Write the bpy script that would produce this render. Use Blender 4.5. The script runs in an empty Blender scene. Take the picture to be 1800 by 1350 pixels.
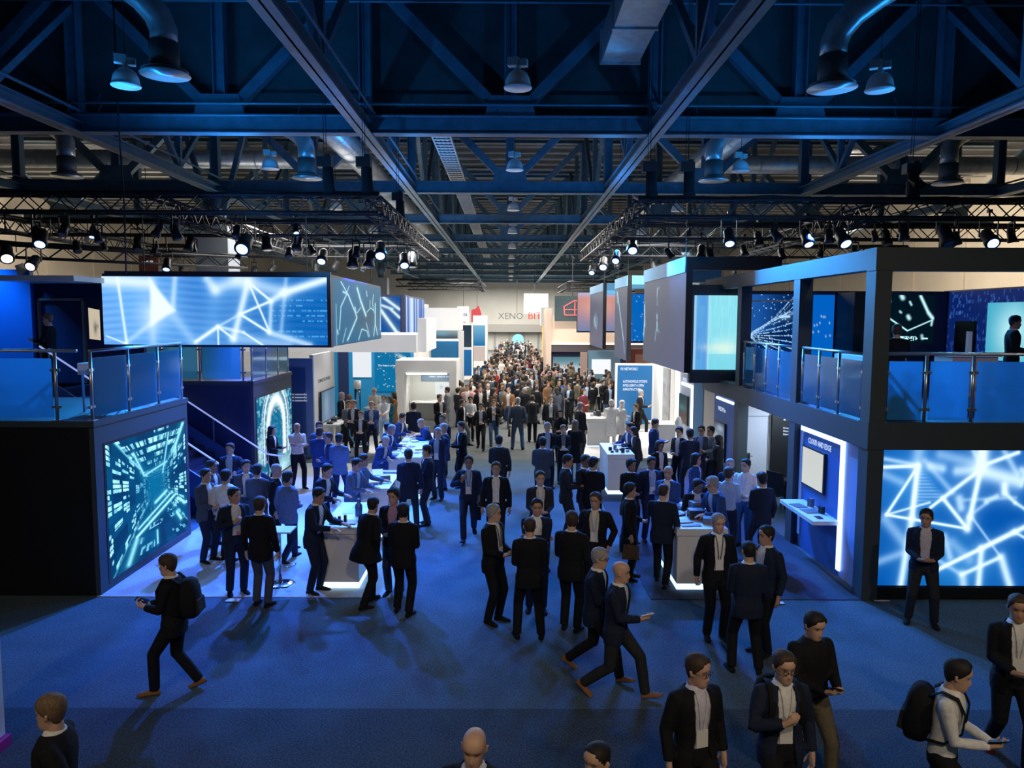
# Trade show hall seen from a gallery: camera, sky, lights and exposure first, then the hall, the booths, the people.
import bpy, math, random
import numpy as np
from mathutils import Vector, Matrix, Euler
C = bpy.context.scene.collection
PI = math.pi
R = math.radians
rnd = random.Random(7)
sc = bpy.context.scene
sc.view_settings.view_transform = 'Standard'; sc.view_settings.look = 'None'
sc.view_settings.gamma = 1; sc.view_settings.use_curve_mapping = False; sc.view_settings.exposure = 0
# camera: about 4.6 m above the carpet, 26 mm lens, tipped 5 degrees down
cam = bpy.data.objects.new('camera', bpy.data.cameras.new('camera')); C.objects.link(cam); sc.camera = cam
cam.data.sensor_width = 36; cam.data.lens = 26.34; cam.data.clip_end = 500; cam.location = (0, 0, 4.6)
cam.rotation_euler = (Matrix.Rotation(R(-.22), 3, 'Z') @ Matrix.Rotation(R(84.9), 3, 'X') @ Matrix.Rotation(R(.25), 3, 'Z')).to_euler()
# the dark hall behind the camera: a faint cool ambience
w = bpy.data.worlds.new('hall_ambience'); sc.world = w; w.use_nodes = True
w.node_tree.nodes['Background'].inputs[0].default_value = (.08, .24, .36, 1); w.node_tree.nodes['Background'].inputs[1].default_value = .035
sc.cycles.use_denoising = True
sc.cycles.max_bounces = 5; sc.cycles.diffuse_bounces = 3; sc.cycles.glossy_bounces = 2; sc.cycles.transparent_max_bounces = 12
sc.cycles.sample_clamp_indirect = 4
def light(kind, name, loc, to, power, color, size=.3, angle=70, blend=.6, sy=None):
    L = bpy.data.lights.new(name, kind); L.energy = power; L.color = color
    if kind == 'SPOT': L.spot_size = R(angle); L.spot_blend = blend; L.shadow_soft_size = size
    if kind == 'AREA':
        L.size = size
        if sy: L.shape = 'RECTANGLE'; L.size_y = sy
    o = bpy.data.objects.new(name, L); C.objects.link(o); o.location = loc
    o.rotation_euler = (Vector(to)-Vector(loc)).to_track_quat('-Z', 'Y').to_euler(); return o
BLUE = (.045, .17, 1.0); AZURE = (.012, .30, 1.0); TEAL = (.02, .33, .95); WHITE = (1., .95, .87); COOL = (.72, .86, 1.)
# blue stage spots on the lighting rigs over the two front booths and the aisle between them
for k, (x, y, tx, ty, p, a) in enumerate([(-4.5,18.2,-4.4,13.6,6600,64),(-7.5,18.2,-5.4,14.6,4800,60),(-4.3,22,-4.2,18.2,8500,66),(-6.5,22,-5.2,17.5,6500,60),
        (4.4,18.6,4.0,13.5,3000,62),(7.5,18.6,5.2,15.5,2600,60),(4.4,23,4.2,17.5,4500,66),(6.5,23,4.8,19.5,3000,60)]):
    light('SPOT', 'stage_spot_beam', (x, y, 6.75), (tx, ty, 0), p, BLUE, .12, a, .7)
for (x, y, tx, ty, p) in [(-3.5,18.4,-.6,13.6,1500),(3.5,18.6,.9,13.6,1350),(-3.5,22.5,0,17.5,2300),(3.5,22.8,.6,18,2100)]:
    light('SPOT', 'aisle_spot_beam', (x, y, 6.75), (tx, ty, 0), p, AZURE, .12, 84, .9)
for (x, tx, p) in [(-9.5,-4.6,560),(9.0,4.2,430)]:       # wash on the carpet in front of the booths
    light('SPOT', 'front_wash_beam', (x, 17.6, 7.6), (tx, 10.6, 0), p, AZURE, .15, 80, .9)
for (x, y, tx, ty, p, a) in [(-9,18.3,-8.2,12.2,2200,70),(8.8,18.4,8.8,12.2,2000,75),(-3.4,18.6,-6.8,13.8,3000,50),(-3.4,24,-6.8,21.4,2600,50),(3.4,18.9,5.9,14.2,3600,60),(3.4,24,5.9,17.2,3600,50),(-13.2,17.5,-13.0,18.8,1100,80)]:
    light('SPOT', 'added_deck_spot', (x, y, 6.85), (tx, ty, 3.5), p, TEAL, .1, a, .8)   # added to turn the glass railings of the decks blue
for (x, y, tx, ty, p) in [(-3.3,25.5,-3.6,31.6,800),(3.3,25.5,5.0,30.5,1100),(-3.3,36,-3.6,42,450),(2.6,44,5.5,50,1600)]:
    light('SPOT', 'added_booth_spot', (x, y, 6.9), (tx, ty, 1.6), p, WHITE, .15, 60, .8)  # added white spots that brighten the kiosk and the rear booths
for (x, y, tx, ty, p) in [(7.3,17.6,6.5,19.1,260),(6.8,14.6,6.4,16.6,160)]:   # added spots that brighten the space under the right deck
    light('SPOT', 'added_deck_fill', (x, y, 2.56), (tx, ty, .9), p, COOL, .08, 110, .9)
light('SPOT', 'added_kiosk_fill', (-3.45, 31.5, 2.2), (-3.45, 33.2, .9), 190, WHITE, .08, 130, 1)  # added inside the kiosk to brighten its interior
# uplight on the roof steel from the top of the rigs
for (x, y, p, sx) in [(-8,18.3,280,9),(9,18.7,240,9),(-3.2,25,100,2),(3.2,25,90,2)]:
    light('AREA', 'rig_uplight', (x, y, 7.9), (x*.75, y-.2, 13), p, TEAL, sx, sy=.4)
for (x, p) in [(-5.5,560),(5.5,520)]:                         # added spots without a fixture that skim the first roof beam and its girders
    light('SPOT', 'added_beam_uplight', (x, 14.5, 6.2), (x*.6, 19.2, 9.8), p, TEAL, .1, 110, 1)
for (x, y, ty, p) in [(-3.45,18.2,11.5,650),(3.45,18.6,11.5,650),(-10.7,18.2,12.5,420),(10.7,18.6,12.5,380),(-3.45,31,39,420),(3.45,30.5,39,420)]:
    light('SPOT', 'added_girder_uplight', (x, y, 7.62), (x*1.03, ty, 9.4), p, TEAL, .08, 60, 1)   # added to rake blue along the underside of the long girders
# white exhibition lighting in the rear half of the hall
for (x, y, p, s) in [(-6.8,29,1250,5),(4.9,28,1250,4),(0,34,1000,5),(-9,45,1400,8),(7,45,1700,8),(.5,50,1450,6),(0,66,3000,10),(0,82,4200,12),(0,93,5200,14)]:
    light('AREA', 'hall_light_panel', (x, y, 8.6), (x, y+.01, 0), p, WHITE, s)
for (x, p) in [(-24,7000),(22,7000)]:                         # light on the long side walls
    light('AREA', 'wall_washer', (x*.8, 42, 8), (x*1.5, 42, 6), p, (1, .86, .68), 1, sy=40)
# the unlit-looking near end: unseen fill spots behind the gallery for other booths' light
for (x, y, p) in [(-6,-1.5,800),(1.5,-2,900),(7.5,-1.5,950)]:
    light('SPOT', 'unseen_fill_spot', (x, y, 9.4), (x*.9, 9.0, 0), p, (1, .82, .60), .3, 88, .9)

# ------------------------------------------------------------------ mesh helpers
class MB:
    def __init__(s): s.v = []; s.f = []; s.m = []; s.mi = 0; s.sm = []; s.smooth = False
    def add(s, V, F):
        n = len(s.v); s.v.extend([tuple(p) for p in V])
        for f in F:
            s.f.append([i + n for i in f]); s.m.append(s.mi); s.sm.append(s.smooth)
        return s
    def box(s, lo, hi):
        x0, y0, z0 = lo; x1, y1, z1 = hi
        return s.add([(x0,y0,z0),(x1,y0,z0),(x1,y1,z0),(x0,y1,z0),(x0,y0,z1),(x1,y0,z1),(x1,y1,z1),(x0,y1,z1)],
                     [(0,3,2,1),(4,5,6,7),(0,1,5,4),(1,2,6,5),(2,3,7,6),(3,0,4,7)])
    def hexa(s, P):   # 8 corners, order as box
        return s.add(P, [(0,3,2,1),(4,5,6,7),(0,1,5,4),(1,2,6,5),(2,3,7,6),(3,0,4,7)])
    def bar(s, a, b, w, h=None, up=(0,0,1)):
        a = Vector(a); b = Vector(b); h = h or w
        d = (b - a).normalized(); u = Vector(up)
        if abs(d.dot(u)) > .95: u = Vector((0,1,0))
        x = d.cross(u).normalized() * (w/2); y = x.cross(d).normalized() * (h/2)
        return s.hexa([a-x-y, a+x-y, b+x-y, b-x-y, a-x+y, a+x+y, b+x+y, b-x+y])
    def tube(s, pts, r, n=10, cap=True, up=None):
        pts = [Vector(p) for p in pts]; N = len(pts)
        rr = [r]*N if isinstance(r, (int, float)) else r
        V = []; F = []; d0 = (pts[1]-pts[0]).normalized()
        u = Vector(up) if up else (Vector((0,0,1)) if abs(d0.z) < .9 else Vector((0,1,0)))
        for i, p in enumerate(pts):
            if i == 0: d = pts[1]-pts[0]
            elif i == N-1: d = pts[-1]-pts[-2]
            else: d = (pts[i+1]-pts[i]).normalized() + (pts[i]-pts[i-1]).normalized()
            d.normalize(); u = (u - d*u.dot(d)).normalized(); w = d.cross(u)
            q = rr[i]; ra, rb = (q if isinstance(q, tuple) else (q, q))
            for k in range(n):
                t = 2*PI*k/n; V.append(p + w*(ra*math.cos(t)) + u*(rb*math.sin(t)))
        for i in range(N-1):
            for k in range(n):
                a = i*n+k; b = i*n+(k+1) % n; F.append((a, b, b+n, a+n))
        if cap:
            F.append(tuple(range(n))[::-1]); F.append(tuple(range((N-1)*n, N*n)))
        return s.add(V, F)
    def limb(s, pts, r, n=12):      # a tube with rounded ends
        pts = [Vector(p) for p in pts]; r = list(r)
        d = (pts[0]-pts[1]).normalized(); e = (pts[-1]-pts[-2]).normalized()
        m = lambda q: q if isinstance(q, (int, float)) else max(q)
        sc = lambda q, k: q*k if isinstance(q, (int, float)) else (q[0]*k, q[1]*k)
        P = [pts[0]+d*m(r[0])*.9, pts[0]+d*m(r[0])*.6] + pts + [pts[-1]+e*m(r[-1])*.6, pts[-1]+e*m(r[-1])*.9]
        return s.tube(P, [sc(r[0], .35), sc(r[0], .8)] + r + [sc(r[-1], .8), sc(r[-1], .35)], n)
    def lathe(s, prof, c=(0,0,0), n=20, M=None):   # prof: (r, z)
        V = []; F = []
        for (r, z) in prof:
            for k in range(n):
                t = 2*PI*k/n; V.append(Vector((r*math.cos(t), r*math.sin(t), z)))
        for i in range(len(prof)-1):
            for k in range(n):
                a = i*n+k; b = i*n+(k+1) % n; F.append((a, b, b+n, a+n))
        if prof[0][0] > 1e-4: F.append(tuple(range(n))[::-1])
        if prof[-1][0] > 1e-4: F.append(tuple(range((len(prof)-1)*n, len(prof)*n)))
        if M is not None: V = [M @ v for v in V]
        c = Vector(c)
        return s.add([v+c for v in V], F)
    def quad(s, a, b, c, d): return s.add([a, b, c, d], [(0,1,2,3)])
    def prism(s, poly, axis, t0, t1):   # poly in the other two axes
        n = len(poly); V = []
        for t in (t0, t1):
            for (p, q) in poly:
                V.append({'x': (t, p, q), 'y': (p, t, q), 'z': (p, q, t)}[axis])
        F = [tuple(range(n)), tuple(range(n, 2*n))[::-1]]
        for i in range(n):
            j = (i+1) % n; F.append((j, i, i+n, j+n))
        return s.add(V, F)
    def mesh(s, name, mats=(), off=None, recalc=True):
        me = bpy.data.meshes.new(name)
        V = s.v if off is None else [(p[0]-off[0], p[1]-off[1], p[2]-off[2]) for p in s.v]
        me.from_pydata(V, [], s.f)
        if recalc:
            import bmesh
            bm = bmesh.new(); bm.from_mesh(me); bmesh.ops.recalc_face_normals(bm, faces=bm.faces); bm.to_mesh(me); bm.free()
        for m in mats: me.materials.append(m)
        me.polygons.foreach_set('material_index', s.m); me.polygons.foreach_set('use_smooth', s.sm)
        me.update(); return me

def tag(o, label=None, cat=None, group=None, kind=None):
    if label: o['label'] = label
    if cat: o['category'] = cat
    if group: o['group'] = group
    if kind: o['kind'] = kind
    return o
def thing(name, label, cat, loc=(0,0,0), rz=0, group=None, kind=None):
    o = bpy.data.objects.new(name, None); C.objects.link(o)
    o.empty_display_size = .2; o.location = loc; o.rotation_euler = (0,0,rz)
    return tag(o, label, cat, group, kind or 'thing')
def obj(name, mb, mat, parent=None, label=None, world=False):
    """link a mesh; world=True means the builder's points are world points, turned local to an unrotated parent"""
    mats = mat if isinstance(mat, (list, tuple)) else [mat]
    off = None
    if world and parent is not None:
        off = Vector((0,0,0)); q = parent
        while q is not None: off = off+q.location; q = q.parent
    me = mb.mesh(name, mats, off) if isinstance(mb, MB) else mb
    o = bpy.data.objects.new(name, me); C.objects.link(o)
    if parent is not None:
        o.parent = parent
    if label: o['label'] = label
    return o
def single(name, mb, mat, label, cat, group=None, kind=None):
    """a thing that is one mesh: its origin moves to its base"""
    V = np.array(mb.v); lo = V.min(0); hi = V.max(0); c = ((lo[0]+hi[0])/2, (lo[1]+hi[1])/2, lo[2])
    me = mb.mesh(name, mat if isinstance(mat, (list, tuple)) else [mat], c)
    o = bpy.data.objects.new(name, me); C.objects.link(o); o.location = c
    return tag(o, label, cat, group, kind)
def struct(name, mb, mat):
    o = obj(name, mb, mat); o['kind'] = 'structure'; return o

# ------------------------------------------------------------------ materials (all node based)
M = {}
def mat(name, col, rough=.6, metal=0, noise=0, scale=8, bump=0, spec=.5, stretch=None):
    if name in M: return M[name]
    m = bpy.data.materials.new(name); m.use_nodes = True; nt = m.node_tree; b = nt.nodes['Principled BSDF']
    b.inputs['Base Color'].default_value = (*col, 1); b.inputs['Roughness'].default_value = rough
    b.inputs['Metallic'].default_value = metal; b.inputs['Specular IOR Level'].default_value = spec
    if noise or bump:
        tc = nt.nodes.new('ShaderNodeTexCoord'); n = nt.nodes.new('ShaderNodeTexNoise'); n.inputs['Scale'].default_value = scale
        n.inputs['Detail'].default_value = 3
        src = tc.outputs['Object']
        if stretch:
            mp = nt.nodes.new('ShaderNodeMapping'); mp.inputs['Scale'].default_value = stretch; nt.links.new(src, mp.inputs[0]); src = mp.outputs[0]
        nt.links.new(src, n.inputs['Vector'])
        if noise:
            r = nt.nodes.new('ShaderNodeMapRange'); r.inputs[1].default_value = .3; r.inputs[2].default_value = .7
            r.inputs[3].default_value = 1-noise; r.inputs[4].default_value = 1+noise
            mx = nt.nodes.new('ShaderNodeVectorMath'); mx.operation = 'SCALE'; mx.inputs[0].default_value = col
            nt.links.new(n.outputs[0], r.inputs[0]); nt.links.new(r.outputs[0], mx.inputs['Scale']); nt.links.new(mx.outputs[0], b.inputs['Base Color'])
        if bump:
            bp = nt.nodes.new('ShaderNodeBump'); bp.inputs['Strength'].default_value = bump; bp.inputs['Distance'].default_value = .02
            nt.links.new(n.outputs[0], bp.inputs['Height']); nt.links.new(bp.outputs[0], b.inputs['Normal'])
    M[name] = m; return m
def glow(name, col, s, light=True):
    if name in M: return M[name]
    m = bpy.data.materials.new(name); m.use_nodes = True; b = m.node_tree.nodes['Principled BSDF']
    b.inputs['Base Color'].default_value = (*[c*.6 for c in col], 1)
    b.inputs['Emission Color'].default_value = (*col, 1); b.inputs['Emission Strength'].default_value = s
    if not light: m.cycles.emission_sampling = 'NONE'
    M[name] = m; return m
def screen_mat(name, s):          # an LED wall: its picture is stored per point and given off as light
    m = bpy.data.materials.new(name); m.use_nodes = True; nt = m.node_tree; b = nt.nodes['Principled BSDF']
    a = nt.nodes.new('ShaderNodeAttribute'); a.attribute_name = 'Col'
    b.inputs['Base Color'].default_value = (.003, .003, .004, 1); b.inputs['Roughness'].default_value = .45; b.inputs['Specular IOR Level'].default_value = .04
    nt.links.new(a.outputs[0], b.inputs['Emission Color']); b.inputs['Emission Strength'].default_value = s
    M[name] = m; return m
steel = mat('roof_steel', (.085, .16, .225), .45, .15, .18, 3)
panel_dark = mat('dark_bulkhead', (.05, .062, .07), .8, 0, .25, 1.5)
deck_mat = mat('roof_deck', (.05, .055, .06), .7, 0, .2, 2)
joist_mat = mat('joist', (.38, .39, .40), .5, .2)
duct_mat = mat('galvanised_duct', (.50, .54, .58), .33, .55, .15, 5)
black = mat('black_metal', (.012, .014, .018), .45, .3)
rig_mat = mat('rig_truss', (.012, .014, .02), .45, .3)
tower = mat('booth_laminate', (.036, .054, .068), .55, 0, .06, 40)
tower_blue = mat('booth_blue_laminate', (.03, .10, .30), .5)
white = mat('white_laminate', (.78, .78, .77), .35, 0, .02, 3)
white_wall = mat('white_booth_wall', (.80, .79, .76), .6, 0, .02, 2)
grey_wall = mat('hall_wall', (.52, .51, .47), .8, 0, .05, .6)
beige_wall = mat('side_wall', (.58, .52, .43), .8, 0, .06, .5)
peach = mat('peach_booth', (.80, .60, .47), .6)
blue_panel = mat('blue_panel', (.02, .13, .44), .5)
teal_panel = mat('teal_panel', (.01, .16, .36), .5)
navy = mat('navy_panel', (.008, .02, .08), .5)
steel_rail = mat('brushed_rail', (.62, .64, .66), .3, .9)
chrome = mat('chrome', (.7, .7, .72), .12, 1)
paper = mat('paper', (.75, .75, .72), .7)
dev = mat('device_black', (.02, .022, .03), .35)
dev2 = mat('device_grey', (.16, .18, .22), .4)
strip = glow('light_strip', (.34, .50, 1.), 3.4)
strip_w = glow('light_strip_white', (.85, .93, 1.), 2.2)
base_glow = glow('counter_base_glow', (.45, .75, 1.), 2.2)
lens_b = glow('stage_lens_blue', (.22, .38, 1.), 4.6, False)
lens_w = glow('stage_lens_white', (1, .95, .9), 7, False)
lens_d = mat('stage_lens_dark', (.10, .16, .28), .15)
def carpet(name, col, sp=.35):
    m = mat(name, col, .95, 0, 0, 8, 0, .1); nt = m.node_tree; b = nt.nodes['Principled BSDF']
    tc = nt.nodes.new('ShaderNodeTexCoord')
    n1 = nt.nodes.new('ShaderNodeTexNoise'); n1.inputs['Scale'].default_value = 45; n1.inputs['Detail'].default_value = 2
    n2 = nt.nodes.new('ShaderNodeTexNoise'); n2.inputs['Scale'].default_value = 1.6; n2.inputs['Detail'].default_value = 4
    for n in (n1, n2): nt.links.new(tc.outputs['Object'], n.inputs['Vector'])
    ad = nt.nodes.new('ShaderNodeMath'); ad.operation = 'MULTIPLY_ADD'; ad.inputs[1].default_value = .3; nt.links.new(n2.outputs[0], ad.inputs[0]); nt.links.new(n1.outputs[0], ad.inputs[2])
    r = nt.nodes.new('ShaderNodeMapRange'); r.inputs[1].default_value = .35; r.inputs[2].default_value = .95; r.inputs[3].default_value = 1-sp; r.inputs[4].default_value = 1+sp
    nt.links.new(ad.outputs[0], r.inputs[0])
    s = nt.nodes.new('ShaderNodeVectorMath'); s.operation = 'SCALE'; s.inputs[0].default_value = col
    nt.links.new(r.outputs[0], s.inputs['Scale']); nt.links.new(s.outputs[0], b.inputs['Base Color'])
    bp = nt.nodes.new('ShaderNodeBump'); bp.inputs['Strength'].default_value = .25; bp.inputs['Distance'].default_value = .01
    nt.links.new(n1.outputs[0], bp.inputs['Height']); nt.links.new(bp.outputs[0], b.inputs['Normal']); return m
aisle_carpet = carpet('aisle_carpet', (.078, .115, .142), .55); white_lit_carpet = carpet('white_lit_hall_carpet', (.125, .135, .138), .4); near_carpet = carpet('near_carpet', (.052, .068, .080), .65)  # aisle and rear are one carpet; bluer and greyer tints carry the light
pale_carpet = carpet('pale_booth_carpet', (.46, .47, .50), .2)
dark_carpet = carpet('dark_booth_carpet', (.05, .06, .09), .3)
def glass(name, tint, k_tr=.45, k_df=.35):
    m = bpy.data.materials.new(name); m.use_nodes = True; nt = m.node_tree; nt.nodes.clear()
    o = nt.nodes.new('ShaderNodeOutputMaterial'); t = nt.nodes.new('ShaderNodeBsdfTransparent'); d = nt.nodes.new('ShaderNodeBsdfDiffuse'); tl = nt.nodes.new('ShaderNodeBsdfTranslucent')
    g = nt.nodes.new('ShaderNodeBsdfGlossy'); g.inputs['Roughness'].default_value = .08; g.inputs['Color'].default_value = (.55, .8, 1, 1)
    t.inputs[0].default_value = (*tint, 1); d.inputs[0].default_value = (.10, .46, .72, 1); tl.inputs[0].default_value = (.14, .52, .76, 1)
    m1 = nt.nodes.new('ShaderNodeMixShader'); m1.inputs[0].default_value = .5; nt.links.new(d.outputs[0], m1.inputs[1]); nt.links.new(tl.outputs[0], m1.inputs[2])
    m2 = nt.nodes.new('ShaderNodeMixShader'); m2.inputs[0].default_value = k_df; nt.links.new(t.outputs[0], m2.inputs[1]); nt.links.new(m1.outputs[0], m2.inputs[2])
    m3 = nt.nodes.new('ShaderNodeMixShader'); f = nt.nodes.new('ShaderNodeFresnel'); f.inputs[0].default_value = 1.5
    nt.links.new(f.outputs[0], m3.inputs[0]); nt.links.new(m2.outputs[0], m3.inputs[1]); nt.links.new(g.outputs[0], m3.inputs[2]); nt.links.new(m3.outputs[0], o.inputs[0])
    M[name] = m; return m
glow_white = glow('self_glow_white', (1., .97, .93), .40)  # self-glow added so the header and box sign read bright white
frost = glass('frosted_rail_glass', (.40, .74, .92), .45, .5)
clear = glass('clear_glass', (.9, .95, .98), .8, .06)
def skin_mat(name, col):
    m = mat(name, col, .5); nt = m.node_tree; b = nt.nodes['Principled BSDF']
    a = nt.nodes.new('ShaderNodeAttribute'); a.attribute_name = 'Col'
    s = nt.nodes.new('ShaderNodeVectorMath'); s.operation = 'MULTIPLY'; s.inputs[1].default_value = col
    nt.links.new(a.outputs[0], s.inputs[0]); nt.links.new(s.outputs[0], b.inputs['Base Color']); return m
SKIN = [skin_mat('skin_light', (.62, .38, .27)), skin_mat('skin_tan', (.50, .28, .18)), skin_mat('skin_brown', (.30, .16, .10)), skin_mat('skin_dark', (.13, .07, .045))]
HAIR = {k: mat('hair_'+k, c, .7, 0, .3, 60) for k, c in dict(black=(.012,.010,.009), brown=(.05,.03,.018), light=(.16,.10,.055), grey=(.30,.30,.31), white=(.55,.54,.52)).items()}
CLOTH = {k: mat('cloth_'+k, c, .85, 0, .12, 25, .25, .2) for k, c in dict(
    black=(.010,.011,.014), navy=(.014,.022,.048), charcoal=(.025,.028,.034), slate=(.06,.075,.10), blue=(.03,.07,.22), mid=(.10,.16,.30), teal=(.02,.14,.19),
    grey=(.16,.17,.18), khaki=(.13,.11,.075), jeans=(.05,.10,.20), white=(.74,.74,.74), lilac=(.60,.58,.72), sky=(.36,.50,.72), cream=(.66,.60,.50),
    brown=(.10,.06,.035), tan=(.26,.12,.05), red=(.50,.05,.04), green=(.05,.11,.05), orange=(.62,.16,.04), check=(.36,.22,.30), maroon=(.12,.02,.03), rose=(.55,.30,.27)).items()}

# ------------------------------------------------------------------ the hall
XL, XR, YB, ZC = -33., 29., 105., 13.6
g = MB().box((XL, 8.46, -.12), (XR, 24, 0)); g.mi = 1; g.box((XL, 24, -.12), (XR, YB, 0)); g.mi = 2; g.box((XL, -1, -.12), (XR, 8.46, 0)); struct('floor', g, [aisle_carpet, white_lit_carpet, near_carpet])
g = MB()
n = 160                                                     # corrugated roof deck
V = []; F = []
for i in range(n*2+1):
    y = 8+(YB-8)*i/(n*2); z = ZC+(.09 if i % 2 else 0); V += [(XL, y, z), (XR, y, z)]
F = [(2*i, 2*i+1, 2*i+3, 2*i+2) for i in range(n*2)]
g.add(V, F); g.mi = 1
y = 21.
while y < YB:
    g.box((XL, y-.04, 13.22), (XR, y+.04, 13.30)); g.box((XL, y-.025, 13.50), (XR, y+.025, 13.56)); y += 1.5
struct('ceiling', g, [deck_mat, joist_mat])
g = MB().box((XL, YB, 0), (XR, YB+.3, ZC)); struct('wall_back', g, grey_wall)
g = MB().box((-14, YB-1.2, 2.55), (16, YB, 3.6)); struct('trim_1', g, mat('soffit_grey', (.30, .29, .27), .8))
g = MB()
for x in range(-14, 17, 2): g.box((x-.05, YB-.35, 0), (x+.05, YB-.2, 2.5))
g.box((-14, YB-.35, 2.4), (16, YB-.2, 2.5)); struct('door_1', g, mat('door_frame_grey', (.25, .25, .25), .5, .4))
g = MB().box((XL-.3, 8, 0), (XL, YB, ZC))
for y in range(12, 104, 6): g.box((XL, y, 0), (XL+.12, y+.5, ZC))
struct('wall_left', g, beige_wall)
g = MB().box((XR, 8, 0), (XR+.3, YB, ZC))
for y in range(12, 104, 6): g.box((XR-.12, y, 0), (XR, y+.5, ZC))
struct('wall_right', g, beige_wall)
g = MB()                                                    # draught curtain of dark boards above the first roof beam
for i in range(17):
    x = -33+i*3.66; g.box((x, 19.86, 9.62), (x+3.63, 19.94, ZC))
struct('ceiling_bulkhead', g, panel_dark)

def ibeam(mb, a, b, h, w, t=.03):
    """wide-flange beam from a to b, its lower face at the height of a and b"""
    a = Vector(a); b = Vector(b); Z = Vector((0,0,1))
    mb.bar(a+Z*t/2, b+Z*t/2, w, t); mb.bar(a+Z*(h-t/2), b+Z*(h-t/2), w, t); mb.bar(a+Z*h/2, b+Z*h/2, t, h)
ORD = ['first', 'second', 'third', 'fourth', 'fifth', 'sixth', 'seventh', 'eighth', 'ninth', 'tenth', 'eleventh', 'twelfth', 'thirteenth', 'fourteenth']
nodes = [-3.66*i for i in range(8, 0, -1)]+[3.66*i for i in range(0, 8)]; NX = nodes
def roof_truss(y, label, nodes):
    t = thing('roof_truss', label, 'roof truss', (0, y, 9.2), 0, 'steel roof trusses across the hall')
    x0, x1 = nodes[0]-2, nodes[-1]+2
    g = MB(); ibeam(g, (x0, 0, 0), (x1, 0, 0), .43, .34); obj('bottom_chord', g, steel, t)
    g = MB(); ibeam(g, (x0, 0, 3.85), (x1, 0, 3.85), .4, .34); obj('top_chord', g, steel, t)
    for i, x in enumerate(nodes):
        low = round(x/3.66) % 2 == 0
        g = MB(); ibeam(g, (x, -.1, .43), (x, -.1, .44), .01, .01)
        g = MB(); g.box((x-.13, -.02, .43), (x+.13, .02, 3.85)); g.box((x-.15, -.15, .43), (x-.12, .15, 3.85)); g.box((x+.12, -.15, .43), (x+.15, .15, 3.85)); obj('post', g, steel, t)
        if low:
            for s in (-1, 1):
                g = MB(); a = Vector((x+s*.18, 0, .5)); b = Vector((x+s*3.5, 0, 3.8)); g.bar(a, b, .26, .24, (0,1,0)); obj('diagonal', g, steel, t)
            g = MB().prism([(x-.65, .43), (x+.65, .43), (x+.5, .95), (x-.5, .95)], 'y', -.16, -.13); obj('gusset', g, steel, t)
    return t
roof_truss(19.55, 'first and nearest blue steel roof truss, in front of the dark boards', nodes)
for k in range(1, 10):
    roof_truss(19.55+9.02*k, '%s blue steel roof truss counted from the near end of the hall' % ORD[k], [x for x in NX if abs(x) < 23] if k < 3 else [x for x in NX if abs(x) < 12])
# girders that run the length of the hall from truss to truss
def girder(x, y0, y1, label, posts=True):
    t = thing('roof_girder', label, 'roof girder', (x, y0, 9.17), 0, 'long roof girders')
    g = MB(); ibeam(g, (0, 0, 0), (0, y1-y0, 0), .3, .36, .04); g.bar((.26, 0, .5), (.26, y1-y0, .5), .05); obj('bottom_chord', g, steel, t)
    if posts:
        y = 4.4
        while y < min(y1-y0, 70):
            g = MB(); g.bar((0, y, .3), (0, y, 4.2), .2, .16, (0,1,0)); obj('post', g, steel, t)
            for s in (-1, 1):
                g = MB(); g.bar((0, y, .35), (0, y+s*4.2, 4.1), .16, .16); obj('diagonal', g, steel, t)
            y += 9.02
girder(-3.66, 10.5, 104, 'long blue roof girder left of the centre row of lamps')
girder(3.66, 10.5, 104, 'long blue roof girder right of the centre row of lamps')
girder(-10.98, 12, 100, 'long blue roof girder above the hanging LED wall on the left')
girder(10.98, 12, 100, 'long blue roof girder above the two-storey booth on the right')
girder(-18.3, 20, 80, 'outermost long roof girder toward the left side wall', False)
girder(18.3, 20, 80, 'outermost long roof girder toward the right side wall', False)
def column(x, y, label):
    t = thing('column', label, 'column', (x, y, 0))
    obj('casing', MB().box((-.6, -.6, 0), (.6, .6, 7.9)), mat('column_casing', (.20, .225, .26), .7, 0, .05, 2), t)
    g = MB(); g.smooth = True; g.tube([(0,0,7.9), (0,0,9.3)], .26, 20); obj('shaft', g, steel, t)
    for s in (-1, 1):
        g = MB(); g.bar((s*.2, 0, 8.2), (s*1.5, 0, 12.9), .18); obj('strut', g, steel, t)
column(-10.98, 28.57, 'grey boxed roof column behind the hanging LED wall on the left')
column(10.98, 46.6, 'boxed roof column standing behind the right two-storey booth')
column(-10.98, 64.6, 'farther boxed roof column over the white booths on the left')
for (z, y, lab) in [(9.88, 19.25, 'upper thin sprinkler pipe along the first truss'), (9.60, 19.25, 'lower thin sprinkler pipe along the first truss'), (12.28, 19.1, 'high thin pipe crossing near the top of the dark boards')]:
    t = thing('sprinkler_pipe', lab, 'pipe', (0, y, z), 0, 'sprinkler pipes'); g = MB(); g.smooth = True
    g.tube([(-30, 0, 0), (28, 0, 0)], .035, 8); obj('pipe_run', g, steel, t)
    for x in range(-26, 28, 5):
        g = MB(); g.bar((x+.7, 0, 0), (x+.7, .2, .28 if z < 12 else .5), .025); obj('hanger', g, steel, t)
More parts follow.
